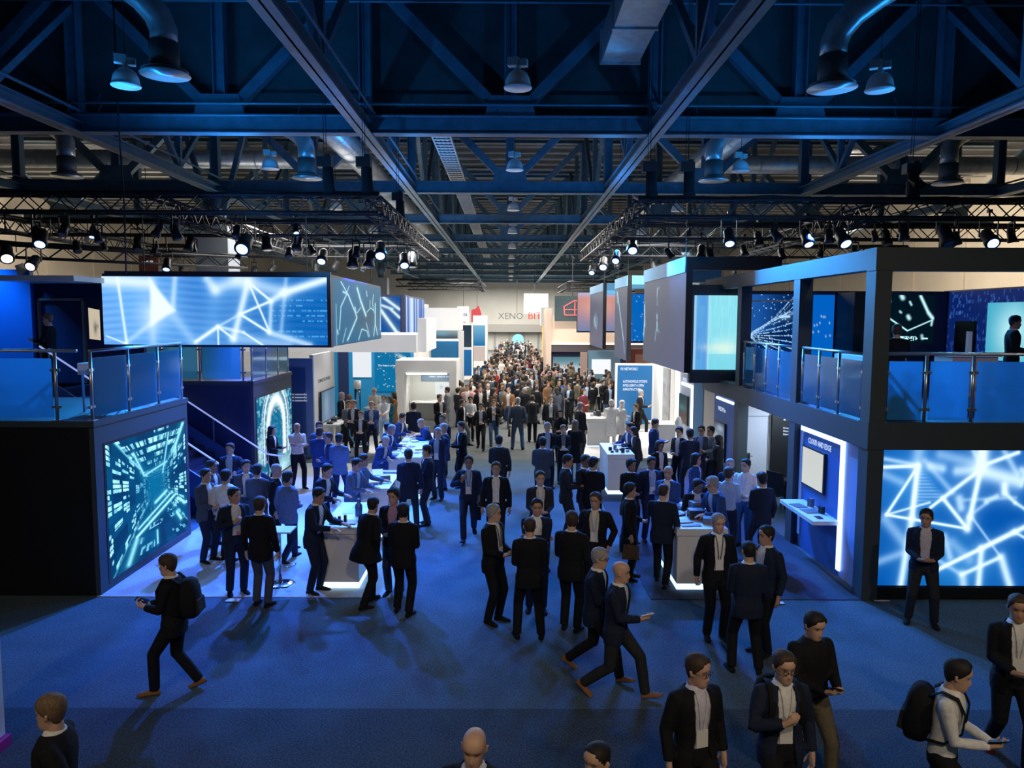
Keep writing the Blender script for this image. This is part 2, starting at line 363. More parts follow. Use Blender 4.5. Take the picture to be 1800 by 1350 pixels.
# high-bay lamps, unlit, one in each bay and row
acr = mat('acrylic_reflector', (.85, .86, .90), .3); 
def lamp0():
    t = thing('high_bay_lamp', '', 'ceiling lamp', (0,0,0), 0, 'unlit high-bay lamps')
    g = MB(); g.smooth = True
    g.lathe([(.275,0),(.285,.02),(.262,.03),(.255,.10),(.235,.19),(.19,.28),(.12,.335),(.07,.35),(.06,.34),(.11,.325),(.18,.27),(.22,.19),(.24,.10),(.26,.01)], n=28); obj('reflector', g, acr, t)
    g = MB(); g.smooth = True; g.lathe([(.0,.10),(.05,.12),(.055,.2),(.03,.3),(.0,.33)], n=12); obj('bulb', g, mat('bulb_white', (.8,.8,.85), .2), t)
    g = MB(); g.lathe([(.055,.34),(.055,.43),(.04,.45)], n=12); g.box((-.2,-.08,.44), (.02,.08,.60)); g.box((.04,-.07,.42), (.19,.07,.55)); obj('ballast', g, mat('ballast_grey', (.55,.54,.56), .5), t)
    g = MB(); g.tube([(0,0,.6),(0,0,.7),(.03,0,.73)], .012, 6); obj('hook', g, black, t)
    g = MB(); g.bar((0,0,.7), (0,0,4.5), .012); obj('cable', g, black, t)
    return t
def dup(t, loc, rz=0, label=None, group=None):
    r = t.copy(); C.objects.link(r); r.location = loc; r.rotation_euler = (0, 0, rz)
    if label: r['label'] = label
    if group: r['group'] = group
    for ch in list(t.children):
        c = ch.copy(); C.objects.link(c); c.parent = r
        for q in ch.children:
            d = q.copy(); C.objects.link(d); d.parent = c
    return r
L0 = lamp0(); first = True
for k in range(0, 10):
    for (j, x) in (('left', -7.62), ('centre', .15), ('right', 7.35)):
        if j != 'centre' and k > 3: continue
        lab = '%s unlit bell-shaped lamp from the near end in the %s row' % (ORD[k], j)
        loc = (x, 15.35+9.02*k, 9.12 if k == 0 else 9.25)
        if first: L0.location = loc; L0['label'] = lab; L0.rotation_euler.z = .4; first = False
        else: dup(L0, loc, rnd.uniform(-.7, .7), lab)
# ducts
def duct_run(a, b, r, label):
    a = Vector(a); b = Vector(b)
    t = thing('round_duct', label, 'duct', a); g = MB(); g.smooth = True; g.tube([(0,0,0), b-a], r, 24); L = (b-a).length; d = (b-a).normalized(); s = .6
    while s < L: g.tube([d*s, d*(s+.05)], r*1.025, 24); s += 1.5
    obj('pipe', g, duct_mat, t); return t
duct_run((-5.9, 20.6, 10.75), (-5.9, 70, 10.75), .45, 'long round silver duct running away on the left of the centre bays')
duct_run((7.6, 20.6, 10.75), (7.6, 70, 10.75), .45, 'long round silver duct running away on the right of the centre bays')
duct_run((-32, 31.5, 11.0), (-6.4, 31.5, 11.0), .36, 'round silver duct crossing behind the first truss on the left')
duct_run((8.1, 31.5, 10.9), (28, 31.5, 10.9), .36, 'round silver duct crossing behind the first truss on the right')
duct_run((-32, 49.5, 11.0), (-6.4, 49.5, 11.0), .36, 'farther crossing round duct on the left')
def diffuser(x, y, z, path, label):
    t = thing('duct_diffuser', label, 'air diffuser', (x, y, z), 0, 'drop ducts with round air diffusers')
    g = MB(); g.smooth = True; g.tube([Vector(p) for p in path], .26, 24); obj('elbow', g, duct_mat, t)
    g = MB(); g.smooth = True; g.tube([(0,0,.08), (0,0,.62)], .285, 24); obj('collar', g, mat('duct_collar', (.16,.17,.18), .6, .3), t)
    g = MB(); g.smooth = True
    for r0, z0 in ((.48, .0), (.36, .02), (.25, .035), (.14, .05)):
        g.lathe([(r0,z0),(r0-.05,z0+.05),(r0-.055,z0+.045),(r0-.015,z0-.004)], n=32)
    obj('diffuser_rings', g, duct_mat, t)
    g = MB(); g.smooth = True; g.lathe([(.0,.075),(.44,.07),(.445,.085),(.27,.13)], n=32); obj('diffuser_plate', g, mat('duct_collar', (.1,.1,.1)), t)
E = lambda s, f: [(0,0,.6),(0,0,.85),(s*.06,f*.12,1.1),(s*.25,f*.3,1.35),(s*.6,f*.5,1.6),(s*2.6,f*1.4,2.6)]+([(s*5.2,f*3.4,4.1)] if f > 0 else [])
diffuser(-6.86, 15.4, 9.36, E(-1, -1), 'nearest round air diffuser on a bent silver duct, left side')
diffuser(6.42, 15.4, 9.17, E(1, -1), 'nearest round air diffuser on a bent silver duct, right side')
for (p, s, lab) in [((-14.10, 24.40, 8.99), -1, 'round diffuser under the bent duct at far left'), ((-6.47, 24.40, 8.97), -1, 'round diffuser beside the second left lamp'),
                    ((6.50, 24.40, 8.96), 1, 'round diffuser beside the second right lamp'), ((14.01, 24.40, 8.91), 1, 'round diffuser under the bent duct at far right')]:
    diffuser(*p, E(s, 1), lab)
t = thing('rectangular_duct', 'rectangular blue-lit duct overhead right of the centre lamp', 'duct', (2.55, 8, 10.55))
obj('duct_box', MB().box((-.42, 0, 0), (.46, 10.2, .7)), duct_mat, t)
for y in (2, 5, 8, 10.1): obj('flange', MB().box((-.46, y, -.04), (.5, y+.08, .74)), duct_mat, t)
t = thing('cable_tray', 'pale ladder cable tray running away left of the centre lamps', 'cable tray', (-2.1, 20.5, 10.05))
g = MB(); g.box((-.3, 0, 0), (-.26, 60, .1)); g.box((.26, 0, 0), (.3, 60, .1)); obj('side_rail', g, joist_mat, t)
g = MB()
for i in range(150): g.box((-.26, i*.4, .0), (.26, i*.4+.16, .03))
obj('rungs', g, joist_mat, t); t.children[1]['kind'] = 'stuff'
g = MB()
for x in (-.16, -.02, .12): g.bar((x, 0, .07), (x, 60, .07), .06)
obj('cables', g, mat('cable_sheath', (.45,.45,.45), .6), t)

# ------------------------------------------------------------------ lighting rigs: box trusses, lamps, hoists
def box_truss(a, b, label, s=.40, bay=.42):
    a = Vector(a); b = Vector(b); t = thing('lighting_truss', label, 'lighting truss', a, 0, 'black box trusses of the lighting rigs')
    d = (b-a).normalized(); L = (b-a).length; side = d.cross(Vector((0,0,1))).normalized()*(s/2); up = Vector((0,0,s))
    cs = [side, -side, side+up, -side+up]
    for c in cs:
        g = MB(); g.smooth = True; g.tube([c, c+d*L], .036, 8); obj('chord', g, rig_mat, t)
    g = MB(); n = max(2, int(L/bay))
    for i in range(n):
        p = d*(L*i/n); q = d*(L*(i+1)/n)
        for (u, v) in ((0,2), (1,3), (0,1), (2,3)):
            A, B_ = (cs[u], cs[v]) if i % 2 else (cs[v], cs[u]); g.bar(p+A, q+B_, .024)
    obj('lacing', g, rig_mat, t)
    g = MB(); g.smooth = True; g.tube([cs[2]+d*(L*i/12)+Vector((0,0,.05+.03*(i % 2)))+(cs[3]-cs[2])*(.3+.2*(i % 3)) for i in range(13)], .055, 8); obj('cable_loom', g, black, t); return t
ZR = 7.05
box_truss((-15, 18.2, ZR), (-3.1, 18.2, ZR), 'front black box truss of the left lighting rig')
box_truss((-15, 23.3, ZR), (-3.1, 23.3, ZR), 'second cross truss of the left lighting rig')
box_truss((-15, 31.5, ZR), (-3.1, 31.5, ZR), 'rear cross truss of the left lighting rig')
box_truss((-3.3, 18.4, ZR), (-3.3, 33, ZR), 'long truss edging the aisle on the left rig')
box_truss((-8.6, 18.4, ZR), (-8.6, 31, ZR), 'inner long truss in the middle of the left rig')
box_truss((-14.8, 18.4, ZR), (-14.8, 31, ZR), 'outer long truss on the far side of the left rig')
box_truss((3.1, 18.6, ZR), (16, 18.6, ZR), 'front black box truss of the right lighting rig')
box_truss((3.1, 23.6, ZR), (16, 23.6, ZR), 'second cross truss of the right lighting rig')
box_truss((3.1, 30.5, ZR), (16, 30.5, ZR), 'rear cross truss of the right lighting rig')
box_truss((3.3, 18.8, ZR), (3.3, 33, ZR), 'long truss edging the aisle on the right rig')
box_truss((9.2, 18.8, ZR), (9.2, 30, ZR), 'inner long truss in the middle of the right rig')
box_truss((-17, 20.5, 6.3), (-9.4, 27, 6.3), 'slanting low truss above the left upper deck', .36)
for (x, y, z, lab) in [(-9,60,7.0,'left'), (5,62,7.0,'right')]:
    box_truss((x, y, z), (x+6.5, y, z), 'far cross truss over the white booths, %s side' % lab, .5, .6)
    box_truss((x, y+7, z), (x+6.5, y+7, z), 'farthest cross truss over the white booths, %s side' % lab, .5, .6)
    xx = x+6.5 if x < 0 else x
    box_truss((xx, y, z), (xx, y+12, z), 'far long truss beside the aisle, %s side' % lab, .5, .6)
def stage_light(p, tilt, yaw, kind, label, s=1.):
    """can lamp on a yoke: clamp, yoke, body with barn doors, lens; p is the lens centre"""
    t = thing('stage_light', label, 'stage light', p, yaw, 'stage lights on the rigs'); Q = Matrix.Rotation(-tilt, 4, 'X')
    g = MB(); g.smooth = True; g.lathe([(.105*s,.0),(.115*s,.01),(.115*s,.09*s),(.095*s,.12*s),(.095*s,.30*s),(.06*s,.36*s),(0,.37*s)], n=18, M=Q); b = obj('housing', g, black, t)
    g = MB(); g.smooth = True; g.lathe([(0,-.004),(.07*s,-.003),(.10*s,.004),(.098*s,.012)], n=18, M=Q); obj('lens', g, {'b': lens_b, 'w': lens_w, 'd': lens_d}[kind], b)
    c = Q @ Vector((0,0,.2*s)); g = MB()
    for q in (-1, 1): g.bar((q*.14*s, c.y, c.z), (q*.14*s, c.y, c.z+.3*s), .02, .04)
    g.bar((-.14*s, c.y, c.z+.3*s), (.14*s, c.y, c.z+.3*s), .04, .02, (0,1,0)); obj('yoke', g, black, t)
    top = max(c.z+.4*s, min(ZR-p[2], 2.6)) if p[2] < ZR else c.z+.4*s
    g = MB(); g.bar((0, c.y, c.z+.3*s), (0, c.y, top), .035); g.box((-.05, c.y-.05, top-.02), (.05, c.y+.05, top+.06)); obj('clamp', g, black, t)
    if kind != 'd' and s < 1.25:
        for q in (-1, 1):
            g = MB().hexa([Q @ Vector(v) for v in [(q*.10*s,-.09*s,0),(q*.10*s,.09*s,0),(q*.18*s,.12*s,-.15*s),(q*.18*s,-.12*s,-.15*s),(q*.11*s,-.09*s,0),(q*.11*s,.09*s,0),(q*.19*s,.12*s,-.15*s),(q*.19*s,-.12*s,-.15*s)]])
            obj('barn_door', g, black, b)
SL = [  # lens point, tilt, yaw, kind, label, size
 ((-11.25, 18.20, 6.28), .75, .3, 'b', 'bright blue lamp with open flaps at far left of the left rig', 1.2),
 ((-12.79, 23.30, 6.98), .35, .1, 'b', 'slim lamp with barn doors hanging right of the leftmost blue lamp', .9),
 ((-6.42, 18.20, 6.19), .95, 0, 'b', 'brightest blue lamp in front of the grey column', 1.45),
 ((-5.79, 23.30, 6.27), .75, 0, 'b', 'blue lamp above the right end of the hanging LED wall', 1.25),
 ((-3.98, 23.30, 6.45), .8, .15, 'b', 'large blue lamp left of the end of the left rig', 1.5),
 ((-3.30, 23.77, 6.19), .75, .2, 'b', 'blue lamp nearest the aisle on the left rig', 1.3),
 ((-10.56, 23.30, 6.01), .55, .2, 'b', 'low blue lamp over the middle of the hanging LED wall', 1.0),
 ((-12.05, 18.20, 5.94), .9, .6, 'w', 'round white lamp at the very left edge', 1.25),
 ((-11.51, 18.20, 5.75), .95, .1, 'w', 'white lamp just above the blue deck wall on the left', 1.05),
 ((-6.54, 23.30, 7.13), .6, .5, 'b', 'small pale lamp high on the second left truss', .8),
 ((-6.55, 23.30, 6.61), .4, -.3, 'd', 'dark lamp with pale lens under the second left truss', 1.2),
 ((-11.40, 23.30, 6.59), .5, .4, 'd', 'dark lamp beside the black cable on the left', 1.2),
 ((-9.88, 23.30, 6.60), .4, -.4, 'd', 'dark lamp with glinting rim left of the grey column', 1.1),
 ((-7.44, 23.30, 6.61), .2, .6, 'd', 'dark lamp right of the brightest blue lamp', 1.3),
 ((-4.83, 23.30, 6.10), .3, .2, 'd', 'dark conical lamp over the left side screens', 1.4),
 ((-4.34, 23.30, 6.11), .3, -.3, 'd', 'second dark conical lamp over the left side screens', 1.3),
 ((-3.30, 25.71, 6.27), .2, .3, 'd', 'dark lamp close to the tip of the left rig', 1.3),
 ((3.83, 23.60, 6.67), .85, -.1, 'b', 'large blue lamp over the grey hanging screens', 1.4),
 ((3.30, 23.58, 6.35), .8, -.3, 'b', 'second blue lamp from the aisle on the right rig', 1.1),
 ((3.30, 26.72, 6.36), .85, -.2, 'b', 'third blue lamp along the right aisle truss', 1.3),
 ((3.30, 30.39, 6.38), .8, -.2, 'b', 'farthest blue lamp along the right aisle truss', 1.1),
 ((5.40, 18.60, 6.41), .6, -.1, 'b', 'blue lamp with two rims above the corner screen', 1.15),
 ((7.35, 18.60, 6.40), .6, .2, 'b', 'blue lamp above the booth post with the particle screen', 1.1),
 ((8.26, 18.60, 6.42), .75, .25, 'b', 'wide blue lamp left of the black frame of the right booth', 1.35),
 ((10.82, 18.60, 6.42), .62, .1, 'd', 'pale rimmed lamp above the black frame', 1.5),
 ((11.88, 18.60, 6.45), .95, -.1, 'b', 'round bright blue lamp at far right above the black frame', 1.35),
 ((7.78, 23.60, 6.85), .3, .4, 'd', 'small dark lamp between the right rig lamps', 1.1),
 ((5.96, 23.60, 6.44), .3, -.4, 'd', 'small dark lamp over the corner screen', 1.1),
 ((11.77, 23.60, 6.90), .3, .3, 'd', 'dark lamp above the post of the right booth', 1.2),
 ((9.88, 18.60, 7.79), 2.6, .3, 'w', 'white upturned lamp on top of the right rig', .9),
]
for a in SL: stage_light(*a[:5], a[5]*1.15)
rl = random.Random(5)                                       # the many dark lamps between them
for n_, (x0, x1, y, lab) in enumerate([(-14, -4, 23.3, 'second cross truss, left rig'), (-14, -4, 31.5, 'rear cross truss, left rig'), (-12, -4.5, 18.2, 'front truss, left rig'), (4.5, 14, 23.6, 'second cross truss, right rig'), (4, 13, 30.5, 'rear cross truss, right rig'), (6, 15, 18.6, 'front truss, right rig')]):
    for i in range(6 if n_ in (2, 5) else 8):
        x = x0+(x1-x0)*(i+.5)/8+rl.uniform(-.3, .3); stage_light((x, y+rl.uniform(-.2, .2), rl.uniform(6.35, 6.6)), rl.uniform(.1, .6), rl.uniform(-1.5, 1.5), 'd', 'unlit dark lamp among others under the '+lab, rl.uniform(.8, 1.15))
def hoist(x, y, label, s=1.):
    t = thing('chain_hoist', label, 'hoist motor', (x, y, 7.5), 0, 'black chain hoists on the rigs')
    g = MB(); g.box((-.17*s,-.13*s,.62), (.17*s,.13*s,.86)); g.box((.02*s,-.1*s,.86), (.14*s,.1*s,.92)); obj('motor', g, black, t)
    g = MB(); g.smooth = True; g.tube([(.06,0,.62),(.07,0,.2),(.09,0,-.08)], [(.13*s,.11*s),(.14*s,.12*s),(.17*s,.14*s)], 12); obj('chain_bag', g, mat('black_fabric', (.008,.008,.01), .95), t)
    g = MB()
    for q in (-.03, .03): g.bar((q,0,.86), (q,0,5.9), .014)
    obj('chain', g, black, t)
for (u, y, lab) in [((-4.39, 18.20, 7.65), 18.2, 'black chain hoist on the front left truss, left of the corner'), ((-3.47, 18.20, 7.52), 18.2, 'black chain hoist on the corner of the left rig'),
                    ((3.38, 18.60, 7.62), 18.6, 'black chain hoist on the corner of the right rig'), ((4.30, 18.60, 7.69), 18.6, 'black chain hoist right of the right rig corner'),
                    ((9.77, 18.60, 7.72), 18.6, 'black chain hoist above the right two-storey booth'), ((-3.42, 23.30, 7.49), 23.3, 'chain hoist hanging in the middle of the left aisle truss')]:
    hoist(u[0], y, lab)
t = thing('hanging_cable', 'black hanging cable crossing in front of the left rig', 'cable', (-8.91, 17.60, 5.58))
g = MB(); g.smooth = True; g.tube([(0,0,0),(.02,0,1.5),(-.03,0,3.4),(-.04,0,6.2)], .02, 6); obj('cable_run', g, black, t)

# ------------------------------------------------------------------ LED pictures
def uvgrid(nu, nv):
    u, v = np.meshgrid(np.linspace(0, 1, nu+1), np.linspace(0, 1, nv+1)); return u, v     # v = 0 at the top
def seg(u, v, asp, x0, y0, x1, y1, w):
    X, Y = u*asp, v; x0 *= asp; x1 *= asp; dx, dy = x1-x0, y1-y0
    t = np.clip(((X-x0)*dx+(Y-y0)*dy)/(dx*dx+dy*dy+1e-9), 0, 1); d2 = (X-x0-t*dx)**2+(Y-y0-t*dy)**2
    return np.exp(-d2/(w*w))+.10*np.exp(-d2/(9*w*w))
def tri(u, v, asp, P, soft):
    s = np.full(u.shape, 9.)
    for i in range(3):
        (ax, ay), (bx, by) = P[i], P[(i+1) % 3]; ax *= asp; bx *= asp
        n = math.hypot(bx-ax, by-ay); s = np.minimum(s, ((bx-ax)*(v-ay)-(by-ay)*(u*asp-ax))/n)
    return np.clip(s/soft+.5, 0, 1)
def mixc(a, b, k): return a*(1-k[..., None])+np.array(b)*k[..., None]
def hashn(a, b, c=0): 
    x = np.sin(a*127.1+b*311.7+c*74.7)*43758.5453; return x-np.floor(x)
def screen(name, o, du, dv, nu, nv, img, strength=1., parent=None, label=None, thick=0.):
    """a flat LED face: o = top left corner, du along the width, dv down; img(u, v) gives linear colours"""
    o = Vector(o); du = Vector(du); dv = Vector(dv); u, v = uvgrid(nu, nv); col = np.clip(img(u, v), 0, 4)
    off = parent.location if parent is not None else Vector((0,0,0))
    P = (np.array(o-off)[None, None]+u[..., None]*np.array(du)+v[..., None]*np.array(dv)).reshape(-1, 3)
    i = np.arange(nu*nv); r = i//nu; c = i % nu; a = r*(nu+1)+c
    F = np.stack([a, a+nu+1, a+nu+2, a+1], 1)
    me = bpy.data.meshes.new(name); me.from_pydata(P.tolist(), [], F.tolist())
    at = me.color_attributes.new('Col', 'FLOAT_COLOR', 'POINT'); at.data.foreach_set('color', np.concatenate([col.reshape(-1, 3), np.ones((len(P), 1))], 1).astype('f').ravel())
    k = 'led_face_%.2f' % strength
    me.materials.append(M[k] if k in M else screen_mat(k, strength)); me.update()
    ob = bpy.data.objects.new(name, me); C.objects.link(ob)
    if parent is not None: ob.parent = parent
    if label: ob['label'] = label
    return ob
def px(L, W0, H0, W1, H1):     # line list measured on a picture of the screen -> 0..1
    return [((a-W0)/(W1-W0), (b-H0)/(H1-H0), (c-W0)/(W1-W0), (d-H0)/(H1-H0), w, s) for (a, b, c, d, w, s) in L]
def img_banner(u, v):
    asp = 3.4; base = np.zeros(u.shape+(3,))
    k = np.clip(1.15-u*1.35, 0, 1); base = mixc(base+np.array((.0,.13,.50)), (.13,.40,.92), k)
    base = mixc(base, (.0,.16,.62), .6*np.exp(-((u-.44)/.10)**2-((v-.1)/.5)**2))
    st = .5+.5*np.sin(v*62+2*np.sin(u*9)); base += (st*(.10*k+.02))[..., None]*np.array((.6,.8,1))
    rows = ((np.floor(v*13.2) % 1)+0)*0; rr = np.abs(((v*13.2) % 1)-.5) < .16
    tx = (hashn(np.floor(u*150), np.floor(v*13.2)) > .45) & (hashn(np.floor(u*9), np.floor(v*13.2), 3) > .42) & (u > .745) & (v > .3)
    base = mixc(base, (.12,.55,1.), (.55*(rr & tx)).astype(float))
    L = px([(130,60,180,520,12,.8),(30,470,175,525,7,.8),(175,520,380,370,22,.45),(560,50,535,270,22,.55),(380,300,380,530,36,.4),(530,310,690,520,40,.35),(800,60,860,140,34,.6),(860,130,1030,70,44,.55),
            (1030,70,1100,80,60,.55),(1100,80,1375,155,46,.5),(1375,155,1690,60,30,.85),(1375,150,1275,215,22,.7),(1105,80,1275,215,9,.9),(1105,80,985,490,26,.75),(1120,110,1255,430,7,.9),
            (1275,215,1040,310,9,.9),(1275,215,1260,440,16,.55),(1390,60,1345,430,15,.35),(1040,310,870,400,10,.5),(1040,310,1255,440,9,.95),(870,400,700,510,15,.9),(870,400,870,535,6,.9),(870,400,990,490,8,.9),
            (870,400,1060,440,12,.65),(1060,440,1210,535,7,.9),(1255,440,1560,530,22,.6),(860,140,800,520,60,.12),(40,70,360,90,60,.8),(980,480,1400,530,40,.4)], 10, 45, 1695, 530)
    g = np.zeros(u.shape)
    for (a, b, c, d, w, s) in L: g = 1-(1-g)*(1-np.clip(s*seg(u, v, asp, a, b, c, d, w/485.), 0, 1))
    g = 1-(1-g)*(1-.98*tri(u, v, asp, [(.213,.02),(.322,.5),(.213,.72)], .06))
    g = 1-(1-g)*(1-.6*np.exp(-((u-.22)/.09)**2-((v-.55)/.3)**2))*(1-.0)
    g = np.clip(g, 0, 1); return mixc(mixc(base, (.07,.50,1.05), g**.8), (.95,1.08,1.15), g**1.8*.97)
def img_plexus(u, v):
    asp = 1.075*1.28; base = np.zeros(u.shape+(3,))+np.array((.0,.085,.42)); U = u*1.33
    base = mixc(base, (.02,.22,.66), .8*np.exp(-((U-.25)/.3)**2-((v-.25)/.3)**2)); base = mixc(base, (.02,.30,.72), .5*np.exp(-((U-.55)/.35)**2-((v-.85)/.2)**2))
    L0 = [(130,280,415,270,15,1),(130,215,415,265,18,.5),(415,140,405,270,55,.4),(412,270,385,690,26,1),(385,690,320,1225,30,.8),(415,270,165,660,13,.95),(165,660,870,770,11,.95),(165,660,530,560,9,.75),
        (540,600,640,525,13,1),(640,525,930,310,18,.9),(640,525,860,765,17,.9),(955,150,950,270,55,1),(950,290,880,680,24,.95),(880,680,865,770,32,.8),(950,270,1260,160,17,.9),(960,310,1270,385,60,.75),
        (880,150,940,250,22,.5),(1140,150,1260,330,26,.45),(900,680,1160,990,11,.45),(610,1110,990,930,18,1),(990,930,1270,795,22,1),(995,930,990,1230,28,.8),(840,1140,1160,1000,18,.8),(1170,1000,1260,1230,34,.75),
        (620,1020,840,1140,20,.4),(845,1140,860,1230,36,.6),(110,1040,310,970,34,.35),(130,340,280,400,36,.35),(160,700,330,880,46,.35),(670,830,730,1000,30,.5),(740,880,900,1020,44,.3),(1160,420,1165,480,32,.9),
        (1165,480,1260,560,16,.7),(1010,550,1100,510,22,.6),(780,530,800,600,36,.6),(820,540,1260,520,16,.3),(910,640,1020,560,16,.4),(520,270,620,290,38,.6),(750,310,900,300,42,.6),(470,230,720,480,24,.35),
        (600,180,860,240,44,.35),(1260,560,1500,700,14,.7),(1270,795,1600,640,22,.9),(1300,300,1560,520,30,.6),(1400,150,1300,420,20,.6),(1480,900,1600,1200,24,.7),(1270,795,1480,900,12,.7)]
    L = px(L0, 100, 145, 1260, 1230); g = np.zeros(u.shape)
    for (a, b, c, d, w, s) in L: g = 1-(1-g)*(1-np.clip(s*seg(U, v, 1.07, a, b, c, d, w/1085.), 0, 1))
    f = tri(U, v, 1.07, [(.272,.12),(.47,.35),(.24,.40)], .05)*(.25+.35*(np.sin(v*260) > 0)); g = 1-(1-g)*(1-.55*f)
    g = np.clip(g, 0, 1); return mixc(mixc(base, (.06,.46,1.0), g**.8), (.85,1.05,1.12), g**1.8)
def img_tunnel(u, v):
    x = (u-.56)/.5; y = (v-.46)/.5; ax = np.abs(x)*1.0; ay = np.abs(y)*1.0
    m = np.maximum(ax, ay)+1e-3; side = ax > ay; dep = np.log(1/np.clip(m, .16, 3)); q = np.where(side, y/m, x/m)
    wall = np.where(side, np.where(x > 0, 1., 2.), np.where(y > 0, 3., 4.)); k = 4.2
    col = np.floor(dep*k); row = np.floor(q*13); gap = ((dep*k) % 1 < .80)*((q*13) % 1 < .72)
    n1 = hashn(col, row, wall); n2 = hashn(np.floor(dep*k*3), row, wall+5); n3 = hashn(col, np.floor(q*2.5), wall+9)
    on = ((n1 > .38) & (n2 > .22) & (n3 > .25) & (gap > 0)).astype(float); edge = np.exp(-((ax-ay)/.03)**2)*(m > .2)*.6
    pan = ((hashn(np.floor(dep*5), np.floor(q*2.2), wall) > .35) & (hashn(np.floor(dep*5), np.floor(q*26), 4) > .35) & ((dep*5) % 1 < .6)).astype(float)
    on = np.where(side, on, np.where(y < 0, pan, pan*(hashn(np.floor(dep*14), np.floor(q*12), 8) > .5)))
    base = np.zeros(u.shape+(3,))+np.array((.0,.03,.11)); base = mixc(base, (.0,.15,.32), np.exp(-(m/.30)**2)); base = mixc(base, (.0,.10,.26), .6*hashn(np.floor(dep*3), np.floor(q*4), wall))
    g = on*(.30+.70*n2)*np.clip(m*2.0-.22, 0, 1); g = np.maximum(g, edge*(n2 > .45)); g = np.where(wall == 3, g*.55, g)
    L = [(.30,.80,.82,.62,.010,.95),(.33,.74,.78,.58,.008,.8),(.55,.60,.70,.55,.012,.8),(.86,.66,.97,.74,.010,.9),(.84,.78,.90,.86,.012,.8),(.20,.97,.30,.82,.02,.6),(.56,.84,.56,.95,.006,.8),(.30,.13,.42,.34,.008,.7),(.42,.34,.72,.30,.008,.7),(.76,.06,.66,.38,.006,.7),(.97,.02,.82,.24,.012,.8)]
    for (a, b, c, d, w, s) in L: g = np.maximum(g, np.clip(s*seg(u, v, .75, a, b, c, d, w), 0, 1))
    g = np.clip(g, 0, 1); return mixc(mixc(base, (.02,.5,.8), g**.7), (.5,1.05,1.1), g**1.6)
def img_arch(u, v):
    X = (u-.52)*1.15; Y = np.maximum(.42-v, 0)*.62; r = np.sqrt(X*X+Y*Y*1.6); base = np.zeros(u.shape+(3,))+np.array((.0,.12,.24))
    base = mixc(base, (.25,.65,.8), (hashn(np.floor(u*26), np.floor(v*40)) > .66)*.55)
    ring = lambda a, w: np.exp(-((r-a)/w)**2)
    k = np.clip(ring(.27, .055)+.8*ring(.40, .02)+.5*ring(.46, .012), 0, 1)*(v < .80); base = mixc(base, (.9,1.05,1.05), k); base = mixc(base, (.0,.14,.28), (r < .19)*.8*(v > .25))
    fl = np.clip((v-.74)/.2, 0, 1); base = mixc(base, (.6,.95,1.), fl*.7*np.exp(-((u-.75+.5*(v-.8))/.25)**2)); return mixc(base, (.7,1.,1.), .6*np.exp(-((u-.06)/.05)**2-((v-.62)/.14)**2))
def img_veins(u, v):
    base = np.zeros(u.shape+(3,))+np.array((.01,.13,.26)); base = mixc(base, (.03,.08,.14), .8*np.exp(-((u-.62)/.22)**2-((v-.6)/.2)**2)); g = np.zeros(u.shape)
    for (a, b, c, d, w, s) in px([(240,150,310,290,8,1),(310,290,340,190,6,.8),(265,290,320,310,14,.8),(310,310,235,510,8,.9),(235,510,215,840,7,.9),(325,320,400,540,12,1),(400,540,440,660,10,1),(440,670,310,1010,12,1),(415,510,430,640,16,.7),
            (450,200,500,400,18,1),(500,400,575,630,22,.9),(500,500,445,590,7,.8),(590,220,600,300,9,.8),(650,370,645,510,7,.9),(645,510,590,580,6,.9),(655,500,710,540,7,.9),(710,260,690,420,8,.9),(690,420,720,580,9,.9),(740,420,735,780,14,1),(735,780,705,1000,9,.9),(740,790,775,990,9,.9),
            (460,1030,510,860,8,.9),(510,860,590,900,8,.7),(590,900,615,1000,8,.9),(580,760,635,1000,7,.8),(180,480,180,1060,9,.35),(295,830,250,1030,7,.6),(840,300,835,900,12,.8),(190,850,195,900,12,.8)], 140, 110, 850, 1060):
        g = np.maximum(g, np.clip(s*seg(u, v, 1.6, a, b, c, d, w/950.*1.0), 0, 1))
    return mixc(base, (.55,1.,1.1), np.clip(g, 0, 1))
def img_beams(u, v):
    base = np.zeros(u.shape+(3,))+np.array((.0,.09,.36)); g = np.zeros(u.shape)
    for (a, b, c, d, w, s) in [(.0,.08,.3,.15,.05,.8),(.2,.1,.92,.98,.03,1),(.5,.02,.98,.33,.03,.9),(.35,.2,.75,.32,.03,.8),(.7,.32,.98,.55,.025,.9),(.0,.15,.35,.25,.03,.7),(.88,.92,.98,.97,.03,.9)]: g = np.maximum(g, np.clip(s*seg(u, v, .6, a, b, c, d, w), 0, 1))
    return mixc(mixc(base, (.3,.7,1.), (u < .22)*(.5+.5*np.sin(v*60) > .6)*.7), (.8,1.05,1.1), g)
def img_curtain(u, v):
    k = .5+.5*np.sin(u*31+2*np.sin(u*13)); base = np.zeros(u.shape+(3,))+np.array((.03,.13,.48)); return mixc(base, (.65,.85,1.1), k*k*(.45+.55*hashn(np.floor(u*24), 1)))
def img_forest(u, v):
    base = np.zeros(u.shape+(3,))+np.array((.10,.34,.80)); base = mixc(base, (.32,.85,.95), (u > .33)*1.); n = hashn(np.floor(u*46), np.floor(v*7)); base = mixc(base, (.16,.60,.85), n*.35)
    base = mixc(base, (.75,1.05,.95), .7*np.exp(-((u-.72)/.28)**2-((v-.72)/.14)**2)); base = mixc(base, (.85,.98,.8), .6*np.exp(-((u-.6)/.35)**2-((v-.70)/.05)**2)); base = mixc(base, (.20,.72,.88), (v > .79)*(u > .33)*.75)
    return mixc(base, (.6,.9,1.), .6*np.clip(np.exp(-((u-.33)/.02)**2)+np.exp(-((u-.03)/.025)**2), 0, 1))
